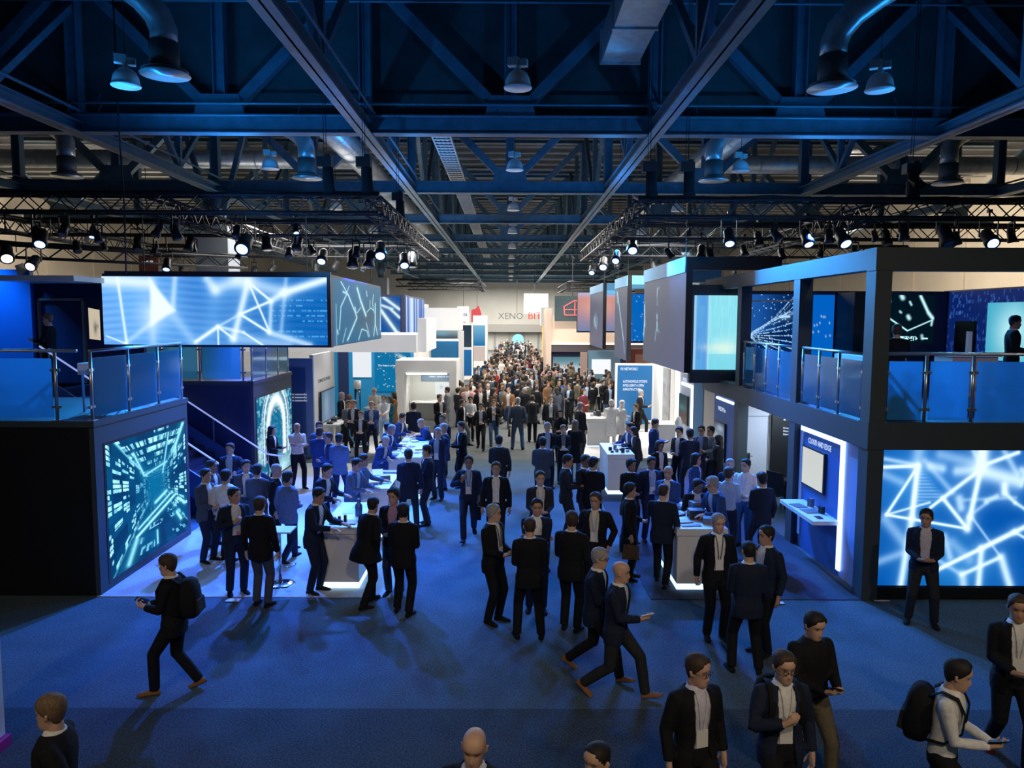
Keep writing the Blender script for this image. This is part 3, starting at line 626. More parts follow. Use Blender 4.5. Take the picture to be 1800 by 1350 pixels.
def img_swirl(u, v):
    base = np.zeros(u.shape+(3,))+np.array((.0,.018,.10)); g = np.zeros(u.shape)
    for k in range(16):
        a = -.62+k*.075; yy = .62-u*(.9*math.sin(-a)*.9)-.10*np.sin(u*3+k); n = hashn(np.floor(u*90), k) > .35
        if k < 9: g = np.maximum(g, np.exp(-((v-(.62-(u**(.55+.09*k))*(.30+.045*k)+.10*u*u*np.sin(u*5+k)))/.006)**2)*n*(.5+.5*(k % 2)))
        else: g = np.maximum(g, np.exp(-((v-(.62+(k-11)*.06*np.sqrt(u)+.1*u*u*(k-11)*.6))/.006)**2)*n)
    g = np.maximum(g, .8*(hashn(np.floor(u*60), np.floor(v*60), 2) > .975)); g = np.maximum(g, np.clip(seg(u, v, .95, .6, .34, .78, .33, .016), 0, 1))
    return mixc(mixc(base, (.02,.16,.62), .55*(v < .62-u*.1)*np.exp(-(u/.45)**2)), (.5,.85,1.2), np.clip(g, 0, 1))
def img_dots(u, v):
    base = np.zeros(u.shape+(3,))+np.array((.0,.13,.60)); g = np.zeros(u.shape)
    for (a, b) in [(.4,.32),(.5,.33),(.58,.33),(.35,.42),(.8,.42),(.1,.46),(.22,.45),(.05,.56),(.3,.55),(.65,.62),(.85,.61)]: g += np.exp(-((u-a)/.022)**2-((v-b)/.013)**2)
    return mixc(base, (.6,1.,1.), np.clip(g, 0, 1))
def img_nodes(u, v):
    base = np.zeros(u.shape+(3,))+np.array((.0,.006,.012)); g = np.zeros(u.shape)
    for (a, b, c, d, w, s) in [(.02,.30,.14,.48,.02,.9),(.14,.48,.50,.74,.013,1),(.50,.74,.95,.52,.010,1),(.72,.02,.88,.36,.026,.9),(.88,.36,.97,.48,.03,.9),(.97,.48,.95,.62,.02,.7),(.36,.02,.38,.06,.04,.8),(.52,.14,.55,.2,.02,.7),(.50,.44,.52,.48,.035,.8),(.12,.02,.14,.14,.022,.8),(.34,.34,.36,.36,.022,.6),(.12,.5,.1,.8,.03,.3),(.02,.8,.08,.86,.02,.5),(.78,.84,.79,.9,.03,.5)]: g = np.maximum(g, np.clip(s*seg(u, v, 1.1, a, b, c, d, w), 0, 1))
    t = (np.abs(v-.9) < .045)*(u > .3)*(u < .68)*(hashn(np.floor(u*44), np.floor(v*44)) > .4); g = np.maximum(g, t*.9); g = np.maximum(g, (np.abs(v-.9) < .015)*(u > .68)*(u < .93)*(hashn(np.floor(u*40), 2) > .4)*.9)
    g = np.clip((g-.07)/.93, 0, 1); return mixc(base, (.6,1.05,1.15), g)
def img_stars(u, v):
    base = np.zeros(u.shape+(3,))+np.array((.004,.02,.16)); d = hashn(np.floor((u+v*.06)*150), np.floor(v*24+u*3)); n = .5+.5*np.sin(u*14+v*3)*np.sin(v*9-u*5); return mixc(base, (.07,.25,.85), (d > .84)*(.25+.75*hashn(np.floor(u*90), np.floor(v*24)))*(.25+.75*n)*.8)
def img_glowpanel(u, v):
    base = np.zeros(u.shape+(3,))+np.array((.05,.42,.60)); return mixc(base, (.55,.95,1.0), .9*np.exp(-((u-.55)/.33)**2-((v-.5)/.42)**2))
def img_greymesh(s):
    def f(u, v):
        base = np.zeros(u.shape+(3,))+np.array((.105,.125,.18)); base = mixc(base, (.13,.13,.26), np.clip(v*.7, 0, 1)*np.clip(u, 0, 1)); base *= (.94+.06*np.sin(v*500))[..., None]; g = np.zeros(u.shape)
        L = {'a': [(.37,.10,.38,.30,.006,.8),(.38,.42,.385,.46,.012,.9),(.385,.5,.39,.6,.012,1),(.36,.60,.34,.72,.008,.6),(.02,.30,.04,.55,.02,.9),(.03,.5,.01,.68,.02,.7),(.43,.1,.37,.12,.006,.4),(.43,.6,.44,.62,.008,.5)],
             'b': [(.2,.06,.75,.72,.012,.9),(.15,.05,.22,.2,.02,.5),(.75,.7,.85,.9,.01,.5)], 'c': [(.4,.45,.45,.62,.02,.7),(.5,.38,.55,.66,.012,.5),(.3,.5,.33,.58,.012,.4),(.62,.45,.6,.6,.01,.4)]}[s]
        for (a, b, c, d, w, k) in L: g = np.maximum(g, np.clip(k*seg(u, v, 1.9 if s == 'a' else .8, a, b, c, d, w), 0, 1))
        return mixc(base, (.5,.9,1.05), g)
    return f
def img_grad(a, b, c=None, spots=()):
    def f(u, v):
        base = np.zeros(u.shape+(3,))+np.array(a); base = mixc(base, b, v)
        for (x, y, rx, ry, col, k) in spots: base = mixc(base, col, k*np.exp(-((u-x)/rx)**2-((v-y)/ry)**2))
        return base
    return f
def text(name, body, size, loc, rot, m, parent, ex=.004, align='LEFT', sx=1.):
    cu = bpy.data.curves.new(name, 'FONT'); cu.body = body; cu.size = size; cu.extrude = ex; cu.align_x = align; cu.resolution_u = 2
    o = bpy.data.objects.new(name, cu); C.objects.link(o)
    me = bpy.data.meshes.new_from_object(o.evaluated_get(bpy.context.evaluated_depsgraph_get())); bpy.data.objects.remove(o); me.materials.clear(); me.materials.append(m)
    o = bpy.data.objects.new(name, me); C.objects.link(o); o.rotation_euler = rot; o.scale = (sx, 1, 1)
    o.parent = parent; o.location = Vector(loc)-(parent.location if parent is not None else Vector((0,0,0))); return o
FRONT = (R(90), 0, 0)                      # lettering that faces the camera
LEFTF = (R(90), 0, R(-90))                 # on a wall that faces -x
RIGHTF = (R(90), 0, R(90))                 # on a wall that faces +x
ink_w = glow('lettering_white', (.75,.85,1.), .55, False); ink_d = mat('lettering_grey', (.25,.26,.28), .6)
def tv(name, label, o, du, dv, img, depth, n, res=(30, 40), s=.8, cat='screen'):
    """flat screen with a bezel box behind it; n = unit normal of the face"""
    o = Vector(o); du = Vector(du); dv = Vector(dv); n = Vector(n); t = thing(name, label, cat, o+du*.5+dv-n*depth*.5)
    eu = du.normalized()*.03; ev = dv.normalized()*.03; P = [o-eu-ev, o+du+eu-ev, o+du+dv+eu+ev, o+dv-eu+ev]; g = MB()
    g.hexa([P[3]-n*depth, P[2]-n*depth, P[2]-n*.004, P[3]-n*.004, P[0]-n*depth, P[1]-n*depth, P[1]-n*.004, P[0]-n*.004]); obj('bezel', g, dev, t, world=True)
    screen('display', o+n*.002, du, dv, *res, img, s, t); return t
# ------------------------------------------------------------------ railings
def glass_rail(label, A, B_, z, posts, skip=(), h=1.1, gmat=None):
    """steel posts, glass panes and handrail from A to B (plan), posts at the given fractions"""
    A = Vector((*A, z)); B_ = Vector((*B_, z)); d = (B_-A).normalized(); n = Vector((-d.y, d.x, 0)); L = (B_-A).length
    t = thing('glass_railing', label, 'railing', A, 0, 'glass railings of the upper decks')
    g = MB(); g.smooth = True; g.tube([Vector((0,0,h)), d*L+Vector((0,0,h))], .028, 12); obj('handrail', g, steel_rail, t)
    for p in posts:
        c = d*(L*p); g = MB(); g.smooth = True; g.tube([c, c+Vector((0,0,h-.02))], .026, 12); g.smooth = False
        q = c+Vector((0,0,.006)); g.bar(q-d*.07, q+d*.07, .1, .012)
        for zz in (.22, .82): g.bar(c-d*.075+Vector((0,0,zz)), c+d*.075+Vector((0,0,zz)), .03, .045)
        obj('post', g, steel_rail, t)
    for i in range(len(posts)-1):
        if i in skip: continue
        a = d*(L*posts[i]+.06); b = d*(L*posts[i+1]-.06); a.z = b.z = .05
        g = MB(); q = n*.006; u = Vector((0,0,h-.17)); g.hexa([a-q, b-q, b+q, a+q, a-q+u, b-q+u, b+q+u, a+q+u]); obj('glass_pane', g, gmat or frost, t)
    return t
# ------------------------------------------------------------------ left booth: two black towers with decks, stair between
g = MB().box((-6.75, 11.95, .0), (-1.95, 23.2, .012)); single('booth_carpet', g, pale_carpet, 'pale carpet of the left booth under the counters', 'carpet')
g = MB().box((2.33, 11.9, 0), (5.8, 22.6, .012)); single('booth_carpet', g, dark_carpet, 'dark blue carpet of the right booth', 'carpet')
def tower_block(y0, y1, label, img, res, sl):
    t = thing('booth_tower', label, 'booth tower', (-10, y0, 0), 0, 'black towers of the left booth'); g = MB()
    g.box((-14, y0, 0), (-6.78, y1, 2.80)); obj('core', g, black if y0 < 15 else navy, t, world=True)
    g = MB(); g.box((-6.78, y0, 0), (-6.70, y1, 2.80)); obj('side_wall', g, tower, t, world=True)
    g = MB(); g.box((-14, y0-.03, 2.80), (-6.68, y1+.03, 2.90)); obj('deck_slab', g, tower, t, world=True)
    a, b, zt, zb = sl; screen('led_wall', (-6.69, a, zt), (0, b-a, 0), (0, 0, zb-zt), *res, img, 1.2, t)
    g = MB(); g.box((-6.705, a-.05, zb-.05), (-6.693, b+.05, zt+.05)); obj('led_frame', g, dev, t, world=True); return t
tower_block(12.0, 15.5, 'nearest black booth tower at left with the data tunnel screen', img_tunnel, (170, 180), (12.3, 15.33, 2.45, .16))
tower_block(19.55, 23.0, 'second dark booth tower with the glowing arch screen', img_arch, (90, 120), (19.75, 22.9, 2.42, .06))
glass_rail('front glass railing on the nearest left tower', (-13.5, 12.06), (-6.95, 12.06), 2.9, [.02,.25,.47,.56,.655,.945], (), 1.13)
glass_rail('aisle side glass railing on the nearest left tower', (-6.76, 12.06), (-6.76, 15.45), 2.9, [.01,.36,.69,.99], (), 1.13)
glass_rail('front glass railing on the second left tower', (-11.5, 19.6), (-6.9, 19.6), 2.9, [.02,.3,.52,.74,.985], (), 1.13)
glass_rail('aisle side glass railing on the second left tower', (-6.76, 19.62), (-6.76, 22.9), 2.9, [.01,.36,.69,.99], (), 1.13)
t = thing('booth_stair', 'dark stair climbing left between the two black towers', 'staircase', (-8, 18, 0)); g = MB()
for i in range(16): x = -6.3-i*.27; g.box((x-.27, 17.0, 0), (x, 19.3, (i+1)*.18))
obj('steps', g, navy, t, world=True)
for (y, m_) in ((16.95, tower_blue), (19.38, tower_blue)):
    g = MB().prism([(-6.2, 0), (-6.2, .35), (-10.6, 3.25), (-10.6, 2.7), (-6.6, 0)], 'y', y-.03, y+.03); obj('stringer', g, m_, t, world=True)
    g = MB(); g.smooth = True; g.tube([(-5.9, y, .95), (-6.3, y, 1.0), (-10.6, y, 3.9)], .022, 8); obj('handrail', g, glow('handrail_glint', (.36,.46,1.), .75), t, world=True)  # rail made to glow for the bright reflections along it
    g = MB()
    for x in (-6.3, -7.7, -9.1, -10.4): zz = (-6.2-x)*.66; g.bar((x, y, zz), (x, y, zz+1.0), .03)
    obj('baluster', g, steel_rail, t, world=True)
# upper left deck: blue wall, dark wall with a door frame, poster, furniture
t = thing('deck_wall', 'tall plain blue wall on the left upper deck', 'booth wall', (-13, 18.7, 2.9)); obj('panel', MB().box((-15.5, 18.7, 2.9), (-11.85, 18.85, 5.72)), blue_panel, t, world=True)
t = thing('deck_wall', 'dark recessed wall with a door frame on the left upper deck', 'booth wall', (-12, 18.9, 0)); g = MB().box((-14, 18.9, 2.9), (-9.2, 19.05, 5.5)); obj('panel', g, navy, t, world=True)
g = MB().box((-11.8, 17.2, 5.38), (-9.9, 18.9, 5.5)); obj('ceiling_edge', g, white, t, world=True)
g = MB()
for (a, b) in (((-11.78, 2.9), (-11.73, 5.0)), ((-10.68, 2.9), (-10.62, 5.0)), ((-11.78, 4.96), (-10.62, 5.02))): g.box((a[0], 18.82, a[1]), (b[0], 18.9, b[1]))
obj('door_frame', g, steel_rail, t, world=True)
t = thing('poster', 'small lit cream poster with a dark plant drawing on the left deck', 'poster', (-9.95, 18.00, 4.02)); t['kind'] = 'thing'
o_ = Vector((-10.05, 18.00, 4.78)); e_ = Vector((-10.00, 18.40, 4.73)); d_ = Vector((0,0,-.74))
g = MB(); q = Vector((.01,.03,0)); q = Vector((-.012, .008, 0)); g.hexa([o_+d_+q, e_+d_+q, e_+d_+q*4, o_+d_+q*4, o_+q, e_+q, e_+q*4, o_+q*4]); obj('backing', g, dev, t, world=True)
screen('print', o_, e_-o_, d_, 16, 30, img_grad((.72,.62,.44), (.72,.62,.46), None, [(.55,.62,.14,.2,(.12,.11,.10),.9),(.75,.55,.1,.08,(.15,.14,.12),.7)]), .8, t)
t = thing('bar_stool', 'white topped bar stool seen through the gap in the left glass railing', 'stool', (-7.3, 13.4, 2.9)); g = MB().box((-.28, -.25, .66), (.28, .25, .86)); obj('seat', g, white, t)
for sx in (-.22, .22):
    for sy in (-.2, .2): obj('leg', MB().bar((sx, sy, 0), (sx, sy, .66), .03), steel_rail, t)
g = MB(); g.bar((-.22,-.2,.25), (.22,-.2,.25), .025); g.bar((-.22,.2,.25), (.22,.2,.25), .025); obj('footrest', g, steel_rail, t)
t = thing('armchair', 'pale armchair behind the aisle glass of the left deck', 'armchair', (-7.6, 14.6, 2.9)); g = MB().box((-.35,-.35,.15), (.35,.35,.42)); obj('seat', g, white, t)
g = MB().hexa([(-.35,.25,.42),(.35,.25,.42),(.35,.38,.42),(-.35,.38,.42),(-.33,.34,.85),(.33,.34,.85),(.33,.45,.85),(-.33,.45,.85)]); obj('backrest', g, white, t)
for sx in (-.36, .30): obj('arm', MB().box((sx, -.3, .2), (sx+.07, .3, .6)), white, t)
for sx in (-.3, .3):
    for sy in (-.3, .3): obj('leg', MB().bar((sx, sy, 0), (sx, sy, .15), .04), dev, t)
# hanging LED ring over the left booth
t = thing('hanging_led_wall', 'long bright LED wall hanging over the left booth, network of white lines', 'LED wall', (-7.2, 18.5, 3.8))
g = MB(); g.box((-9.97, 18.52, 3.83), (-4.40, 18.8, 5.62)); obj('casing', g, navy, t, world=True); g = MB(); g.box((-9.9, 18.5, 5.56), (-4.38, 18.56, 5.68)); g.box((-4.47, 18.48, 3.85), (-4.38, 18.54, 5.62)); obj('edge_trim', g, dev, t, world=True)
screen('led_face', (-9.97, 18.49, 5.55), (5.5, 0, 0), (0, 0, -1.66), 420, 124, img_banner, 1.0, t)
t = thing('hanging_led_wall', 'side LED wall with branching white veins facing the aisle, left side', 'LED wall', (-4.5, 22.5, 3.8))
g = MB(); g.box((-4.7, 18.82, 3.84), (-4.47, 26.15, 5.64)); obj('casing', g, navy, t, world=True); screen('led_face', (-4.45, 18.95, 5.58), (0, 7.15, 0), (0, 0, -1.72), 190, 110, img_veins, .95, t)
t = thing('hanging_led_wall', 'blue LED panel with diagonal beams behind the vein screen', 'LED wall', (-6.2, 34.5, 3.75))
g = MB(); g.box((-8, 34.52, 3.75), (-4.8, 34.8, 5.6)); g.box((-4.93, 34.46, 3.75), (-4.78, 34.6, 5.6)); obj('casing', g, navy, t, world=True); screen('led_face', (-6.5, 34.48, 5.5), (1.5, 0, 0), (0, 0, -1.72), 50, 70, img_beams, .95, t)
t = thing('hanging_led_wall', 'pale blue striped LED panel at the far end of the left ring', 'LED wall', (-4.9, 38.5, 3.75))
g = MB(); g.box((-5, 34.82, 3.75), (-4.82, 42.5, 5.6)); obj('casing', g, navy, t, world=True); screen('led_face', (-4.79, 34.9, 5.52), (0, 7.5, 0), (0, 0, -1.72), 80, 40, img_curtain, .95, t)
for (x, y) in ((-9.0, 18.66), (-5.0, 18.66), (-4.58, 25)):
    single('hanging_cable', MB().bar((x, y, 5.64), (x, y, 7.05), .02), black, 'thin black cable holding up the %s of the left LED ring' % {-9.0: 'outer front corner', -5.0: 'inner front corner', -4.58: 'aisle side'}[x], 'cable', 'hanging cables of the LED ring')
# ------------------------------------------------------------------ counters
def counter(x0, x1, y0, y1, label, h=1.08, m_=None):
    t = thing('demo_counter', label, 'counter', ((x0+x1)/2, (y0+y1)/2, 0), 0, 'white demo counters'); cx, cy = t.location.x, t.location.y
    obj('body', MB().box((x0-cx+.02, y0-cy+.02, .13), (x1-cx-.02, y1-cy-.02, h-.13)), m_ or white, t); obj('plinth', MB().box((x0-cx+.08, y0-cy+.08, .0), (x1-cx-.08, y1-cy-.08, .13)), dev2, t)
    obj('top', MB().box((x0-cx, y0-cy, h-.12), (x1-cx, y1-cy, h)), white, t)
    g = MB(); a, b, c, d = x0-cx+.02, x1-cx-.02, y0-cy+.02, y1-cy-.02
    for (lo, hi) in (((a, c, .03), (b, c+.03, .125)), ((a, d-.03, .03), (b, d, .125)), ((a, c+.03, .03), (a+.03, d-.03, .125)), ((b-.03, c+.03, .03), (b, d-.03, .125))): g.box(lo, hi)
    obj('light_band', g, base_glow, t); return t
counter(-3.17, -2.50, 12.3, 14.0, 'nearest white counter with a glowing base, left booth')
counter(-3.12, -2.46, 15.15, 17.0, 'second white counter behind the nearest one, left booth')
counter(-3.05, -2.2, 18.6, 22.6, 'long third counter covered with leaflets, left booth')
counter(2.82, 3.68, 12.27, 14.1, 'nearest white counter with a glowing base, right booth')
counter(2.55, 3.25, 19.1, 20.9, 'second blue-lit counter in the middle of the right booth')
counter(2.72, 3.55, 25.9, 27.6, 'white counter on the bright rear platform, right side')
H = 1.081
def slab(name, x, y, w, d, h, m_, label, cat, rz=0, group=None, z=H):
    t = MB().box((-w/2, -d/2, 0), (w/2, d/2, h)); me = t.mesh(name, [m_]); o = bpy.data.objects.new(name, me); C.objects.link(o); o.location = (x, y, z); o.rotation_euler.z = rz; return tag(o, label, cat, group)
def bottle(name, x, y, r, h, m_, label, cat, z=H, group=None):
    g = MB(); g.smooth = True; g.lathe([(r*.9,0),(r,.01),(r,h*.62),(r*.45,h*.78),(r*.4,h*.95),(r*.42,h)], n=14); o = single(name, g, m_, label, cat, group); o.location = (x, y, z); return o
def tablet(x, y, rz, label, z=H, tilt=50):
    t = thing('tablet', label, 'tablet', (x, y, z), rz, 'tablets on the counters'); q = Matrix.Rotation(R(-tilt), 4, 'X'); g = MB()
    g.hexa([q @ Vector(p) for p in [(-.13,-.006,.0),(.13,-.006,.0),(.13,.006,.0),(-.13,.006,.0),(-.13,-.006,.19),(.13,-.006,.19),(.13,.006,.19),(-.13,.006,.19)]]); obj('body', g, dev, t)
    g = MB(); g.quad(*[q @ Vector(p) for p in [(-.12,-.008,.01),(.12,-.008,.01),(.12,-.008,.18),(-.12,-.008,.18)]]); obj('display', g, glow('tablet_glow', (.5,.7,1), .7, False), t)
    g = MB(); g.bar(q @ Vector((0,.006,.12)), (0,.13,.0), .05, .008); obj('stand', g, dev2, t); return t
slab('product_tray', -2.82, 12.58, .44, .26, .02, dev2, 'dark tray at the front of the nearest left counter', 'tray'); 
for i, x in enumerate((-2.98, -2.9, -2.8)): slab('device', x, 12.6, .045, .05, .07+.02*i, dev, 'small dark gadget standing on the dark tray, %s of three' % ('leftmost', 'middle', 'rightmost')[i], 'device', 0, 'gadgets on the tray', H+.021)
bottle('tumbler', -2.66, 13.05, .065, .30, mat('blue_plastic', (.05,.15,.4), .25), 'tall blue tumbler on the nearest left counter', 'tumbler')
slab('leaflet', -2.9, 13.3, .21, .3, .004, paper, 'white leaflet lying on the nearest left counter', 'leaflet', .2)
slab('leaflet', -2.75, 13.7, .21, .3, .004, paper, 'white leaflet toward the back of the nearest left counter', 'leaflet', -.3)
slab('laptop', -2.85, 15.6, .34, .24, .02, dev, 'closed dark laptop on the second left counter', 'laptop', .1)
slab('device', -2.66, 15.9, .2, .16, .12, dev2, 'boxy grey device on the second left counter', 'device', .3)
tablet(-2.9, 16.4, .3, 'dark tablet propped on the second left counter')
slab('brochure_tray', -2.62, 16.75, .42, .25, .03, dev2, 'curved tray at the back of the second left counter', 'tray')
for i in range(26):
    x = -2.95+.28*(i % 3)+rnd.uniform(-.03, .03); y = 18.85+.42*(i//3)+rnd.uniform(-.05, .05)
    if y > 22.4: continue
    slab('leaflet' if i % 4 else 'booklet', x, y, .2, .28, .004 if i % 4 else .03, paper if i % 5 else dev2, 'leaflet or booklet spread over the long third counter of the left booth', 'leaflet', rnd.uniform(-.4, .4), 'leaflets on the long counter')
t = thing('picture_stand', 'small upright picture frame on the long third counter', 'frame', (-2.45, 21.9, H)); obj('frame', MB().box((-.12,-.012,0), (.12,.012,.3)), white, t); obj('picture', MB().box((-.1,-.016,.03), (.1,-.012,.27)), dev2, t)
for i, (x, y, w_, d_, h_, m_, rz, lb, ct) in enumerate([(3.02,12.7,.30,.2,.02,dev2,.2,'flat dark device at the front of the nearest right counter','device'),(3.3,12.95,.26,.2,.16,dev,.0,'dark boxy scanner in the middle of the nearest right counter','scanner'),
        (3.0,13.2,.22,.3,.03,dev,.5,'dark keypad on the left side of the nearest right counter','keypad'),(3.5,12.62,.3,.2,.1,dev2,-.3,'grey case at the right end of the nearest right counter','case'),(3.05,13.6,.3,.22,.02,dev,.1,'closed notebook at the back left of the nearest right counter','notebook'),
        (3.4,13.35,.2,.2,.2,dev2,.2,'tall grey gadget at the back of the nearest right counter','gadget'),(3.2,13.85,.6,.26,.006,paper,0,'white paper sheet at the far end of the nearest right counter','paper'),(3.1,12.45,.34,.1,.012,dev,.1,'thin dark remote lying near the front edge of the nearest right counter','remote')]):
    slab('device' if ct not in ('paper', 'notebook', 'case') else ct, x, y, w_, d_, h_, m_, lb, ct, rz)
bottle('bottle', 3.3, 13.12, .035, .22, mat('bottle_blue', (.06,.2,.55), .15), 'small blue bottle beside the scanner, right counter', 'bottle')
for i in range(7): slab('device', 2.7+.14*(i % 4), 19.35+.35*(i//4)+.1*(i % 2), .07, .07, .05+.04*(i % 3), dev2 if i % 2 else dev, 'small dark product sample on the second right counter', 'product', .2*i, 'product samples on the second right counter')
slab('leaflet', 2.95, 20.2, .21, .29, .004, paper, 'white leaflet on the second right counter', 'leaflet', .3)
for i in range(5): slab('box', 2.95+.13*i, 26.6+.12*(i % 2), .1, .12, .1+.05*(i % 3), (white, dev2, dev)[i % 3], 'small package on the white rear counter of the right side', 'package', .3*i, 'packages on the white rear counter')
def stool(x, y, label, m_=None):
    t = thing('bar_table', label, 'bar table', (x, y, 0)); g = MB(); g.smooth = True
    g.lathe([(.0,0),(.24,.0),(.25,.012),(.2,.03),(.05,.05),(.0,.05)], n=28); obj('foot_plate', g, chrome, t)
    g = MB(); g.smooth = True; g.tube([(0,0,.04),(0,0,.95)], .028, 14); obj('column', g, chrome, t); obj('top', MB().box((-.24,-.2,.95), (.24,.2,.975)), white, t)
    g = MB(); g.smooth = True; g.tube([(0,-.02,.33),(.18,-.1,.33),(.26,.02,.34),(.24,.1,.34)], .012, 8); obj('footrest', g, chrome, t); return t
stool(-3.92, 12.55, 'small white square bar table on a chrome foot, left of the counter')
# ------------------------------------------------------------------ right booth: two storeys of black frame
t = thing('two_storey_booth', 'two-storey black booth on the right with posts, beams and deck', 'booth', (9, 15, 0)); PX0 = 5.78
for (y, nm) in ((11.9, 'post'), (15.0, 'post'), (18.75, 'post')):
    obj('post', MB().box((PX0, y, 0), (PX0+.26, y+.32, 5.70)), tower, t, world=True)
obj('front_post', MB().box((13.2, 11.9, 0), (13.5, 12.2, 5.7)), tower, t, world=True)
obj('top_beam', MB().box((PX0-.015, 11.885, 5.36), (13.5, 12.2, 5.72)), tower, t, world=True); obj('top_beam', MB().box((PX0-.012, 12.2, 5.38), (PX0+.25, 22.2, 5.71)), tower, t, world=True)

obj('fascia', MB().box((PX0-.02, 11.88, 2.5), (13.5, 12.23, 2.94)), tower, t, world=True); obj('fascia', MB().box((PX0-.012, 12.23, 2.5), (PX0+.25, 22.3, 2.905)), tower, t, world=True)
obj('deck', MB().box((PX0+.26, 12.2, 2.6), (13.5, 22.3, 2.9)), navy, t, world=True)
obj('front_base', MB().box((PX0+.26, 11.95, 0), (13.5, 12.05, .2)), black, t, world=True); obj('front_back_wall', MB().box((PX0+.2, 12.08, 0), (13.5, 12.2, 2.6)), black, t, world=True)
t = thing('led_wall', 'huge LED wall with blue network lines under the right booth deck', 'LED wall', (7.8, 12.0, .2)); obj('casing', MB().box((6.0, 12.02, .18), (9.95, 12.08, 2.52)), dev, t, world=True)
screen('led_face', (6.05, 11.99, 2.48), (2.96, 0, 0), (0, 0, -2.26), 300, 230, img_plexus, 1.05, t)
glass_rail('front glass railing of the right upper deck', (6.0, 12.02), (12.9, 12.02), 2.92, [.008,.105,.215,.38,.54,.7,.86,.99], (), 1.12)
glass_rail('aisle side glass railing of the right deck, nearest bay', (5.86, 14.95), (5.86, 12.3), 2.9, [.02,.32,.64,.99], (), 1.12)
glass_rail('aisle side glass railing of the right deck, second bay', (5.86, 18.7), (5.86, 15.35), 2.9, [.02,.26,.5,.74,.99], (), 1.12)
# ground floor of the right booth
def wall_x(name, label, y0, y1, z0, z1, m_, x=5.85, th=.12, cat='booth wall'):
    t = thing(name, label, cat, (x+th/2, (y0+y1)/2, z0)); obj('panel', MB().box((x, y0, z0), (x+th, y1, z1)), m_, t, world=True); return t
t = wall_x('demo_niche', 'blue demo niche edged with a glowing strip under the right deck', 12.2, 15.0, 0, 2.5, mat('lavender_wall', (.26,.36,.72), .5), 5.92, cat='demo niche')
obj('blue_back', MB().box((5.895, 13.08, .0), (5.92, 14.78, 2.38)), blue_panel, t, world=True)
obj('light_strip', MB().box((5.87, 12.97, .12), (5.905, 13.09, 2.47)), strip, t, world=True); obj('light_strip', MB().box((5.87, 13.09, 2.37), (5.905, 14.9, 2.47)), strip, t, world=True)
obj('far_strip', MB().box((5.87, 14.80, .25), (5.905, 14.92, 2.40)), mat('pale_edge', (.55,.62,.95), .4), t, world=True)
text('lettering', 'CLOUD AND EDGE', .155, (5.885, 14.55, 2.17), LEFTF, ink_w, t, .003, sx=.78)
screen('display', (5.85, 14.72, 2.07), (0, -.98, 0), (0, 0, -.72), 20, 16, img_grad((.66,.70,.68), (.70,.74,.72), None, [(.1,.1,.2,.2,(.8,.7,.7),.4)]), .9, t); obj('display_box', MB().box((5.853, 13.70, 1.32), (5.90, 14.76, 2.10)), dev, t, world=True)
obj('shelf', MB().box((5.42, 13.05, .93), (5.92, 14.70, 1.0)), white, t, world=True)
for i, (x, y, w_, d_, h_, m_, lb) in enumerate([(5.62,13.3,.1,.17,.012,dev,'dark phone at the near end of the niche shelf'),(5.66,13.75,.3,.3,.012,dev2,'flat dark tablet lying in the middle of the niche shelf'),(5.58,14.15,.22,.3,.012,dev2,'second flat tablet toward the far end of the niche shelf'),(5.8,13.6,.07,.1,.13,dev,'small upright gadget against the niche wall'),(5.8,14.1,.08,.1,.16,dev2,'taller upright gadget against the niche wall')]):
    slab('device', x, y, w_, d_, h_, m_, lb, 'device', .1*i, 'devices on the niche shelf', 1.002)
t = thing('door_wall', 'pale wall with a flush door under the right deck', 'booth wall', (6.5, 19.1, 0)); dp = obj('panel', MB().box((6.05, 19.1, 0), (6.72, 19.2, 2.6)), mat('pale_door_wall', (.50,.54,.62), .5), t, world=True)
g = MB(); g.box((6.1, 19.085, 2.08), (6.68, 19.1, 2.095)); g.box((6.1, 19.085, 0), (6.112, 19.1, 2.09)); g.box((6.668, 19.085, 0), (6.68, 19.1, 2.09)); obj('door_gap', g, dev2, dp, world=True)
g = MB(); g.box((6.15, 19.03, .98), (6.21, 19.1, 1.14)); g.bar((6.18, 19.04, 1.06), (6.28, 19.04, 1.06), .02); obj('door_handle', g, chrome, dp, world=True)
t = thing('text_wall', 'black wall with rows of pale lettering beside the flush door', 'booth wall', (7.4, 19.0, 0)); obj('panel', MB().box((6.74, 18.98, 0), (8.9, 19.08, 2.6)), black, t, world=True)
for (z, s_, b_) in ((2.28,.13,'DATA DESIGN'),(2.08,.085,'CLOUD IT SERVICES'),(2.0,.085,'& PLATFORMS'),(1.78,.07,'Private Edition'),(1.70,.07,'Manager Suite'),(1.62,.07,'Standard use')):
    text('lettering', b_, s_, (7.02, 18.975, z), FRONT, ink_w, t, .002)
def chair(x, y, rz, label, m_):
    t = thing('meeting_chair', label, 'chair', (x, y, 0), rz, 'chairs in the meeting area'); obj('seat', MB().box((-.24,-.24,.42), (.24,.24,.5)), m_, t)
    obj('backrest', MB().hexa([(-.24,.2,.5),(.24,.2,.5),(.24,.26,.5),(-.24,.26,.5),(-.22,.27,.98),(.22,.27,.98),(.22,.32,.98),(-.22,.32,.98)]), m_, t)
    for sx in (-.2, .2):
        for sy in (-.2, .2): obj('leg', MB().bar((sx, sy, 0), (sx*.9, sy*.9, .43), .03), chrome, t)
chair(6.75, 16.2, R(200), 'white meeting chair behind the niche wall', white); chair(6.55, 17.6, R(120), 'black meeting chair near the flush door', black)
t = thing('meeting_table', 'dark table with papers in the shade under the right deck', 'table', (7.2, 17.4, 0)); obj('top', MB().box((-.6,-.45,.72), (.6,.45,.76)), dev, t)
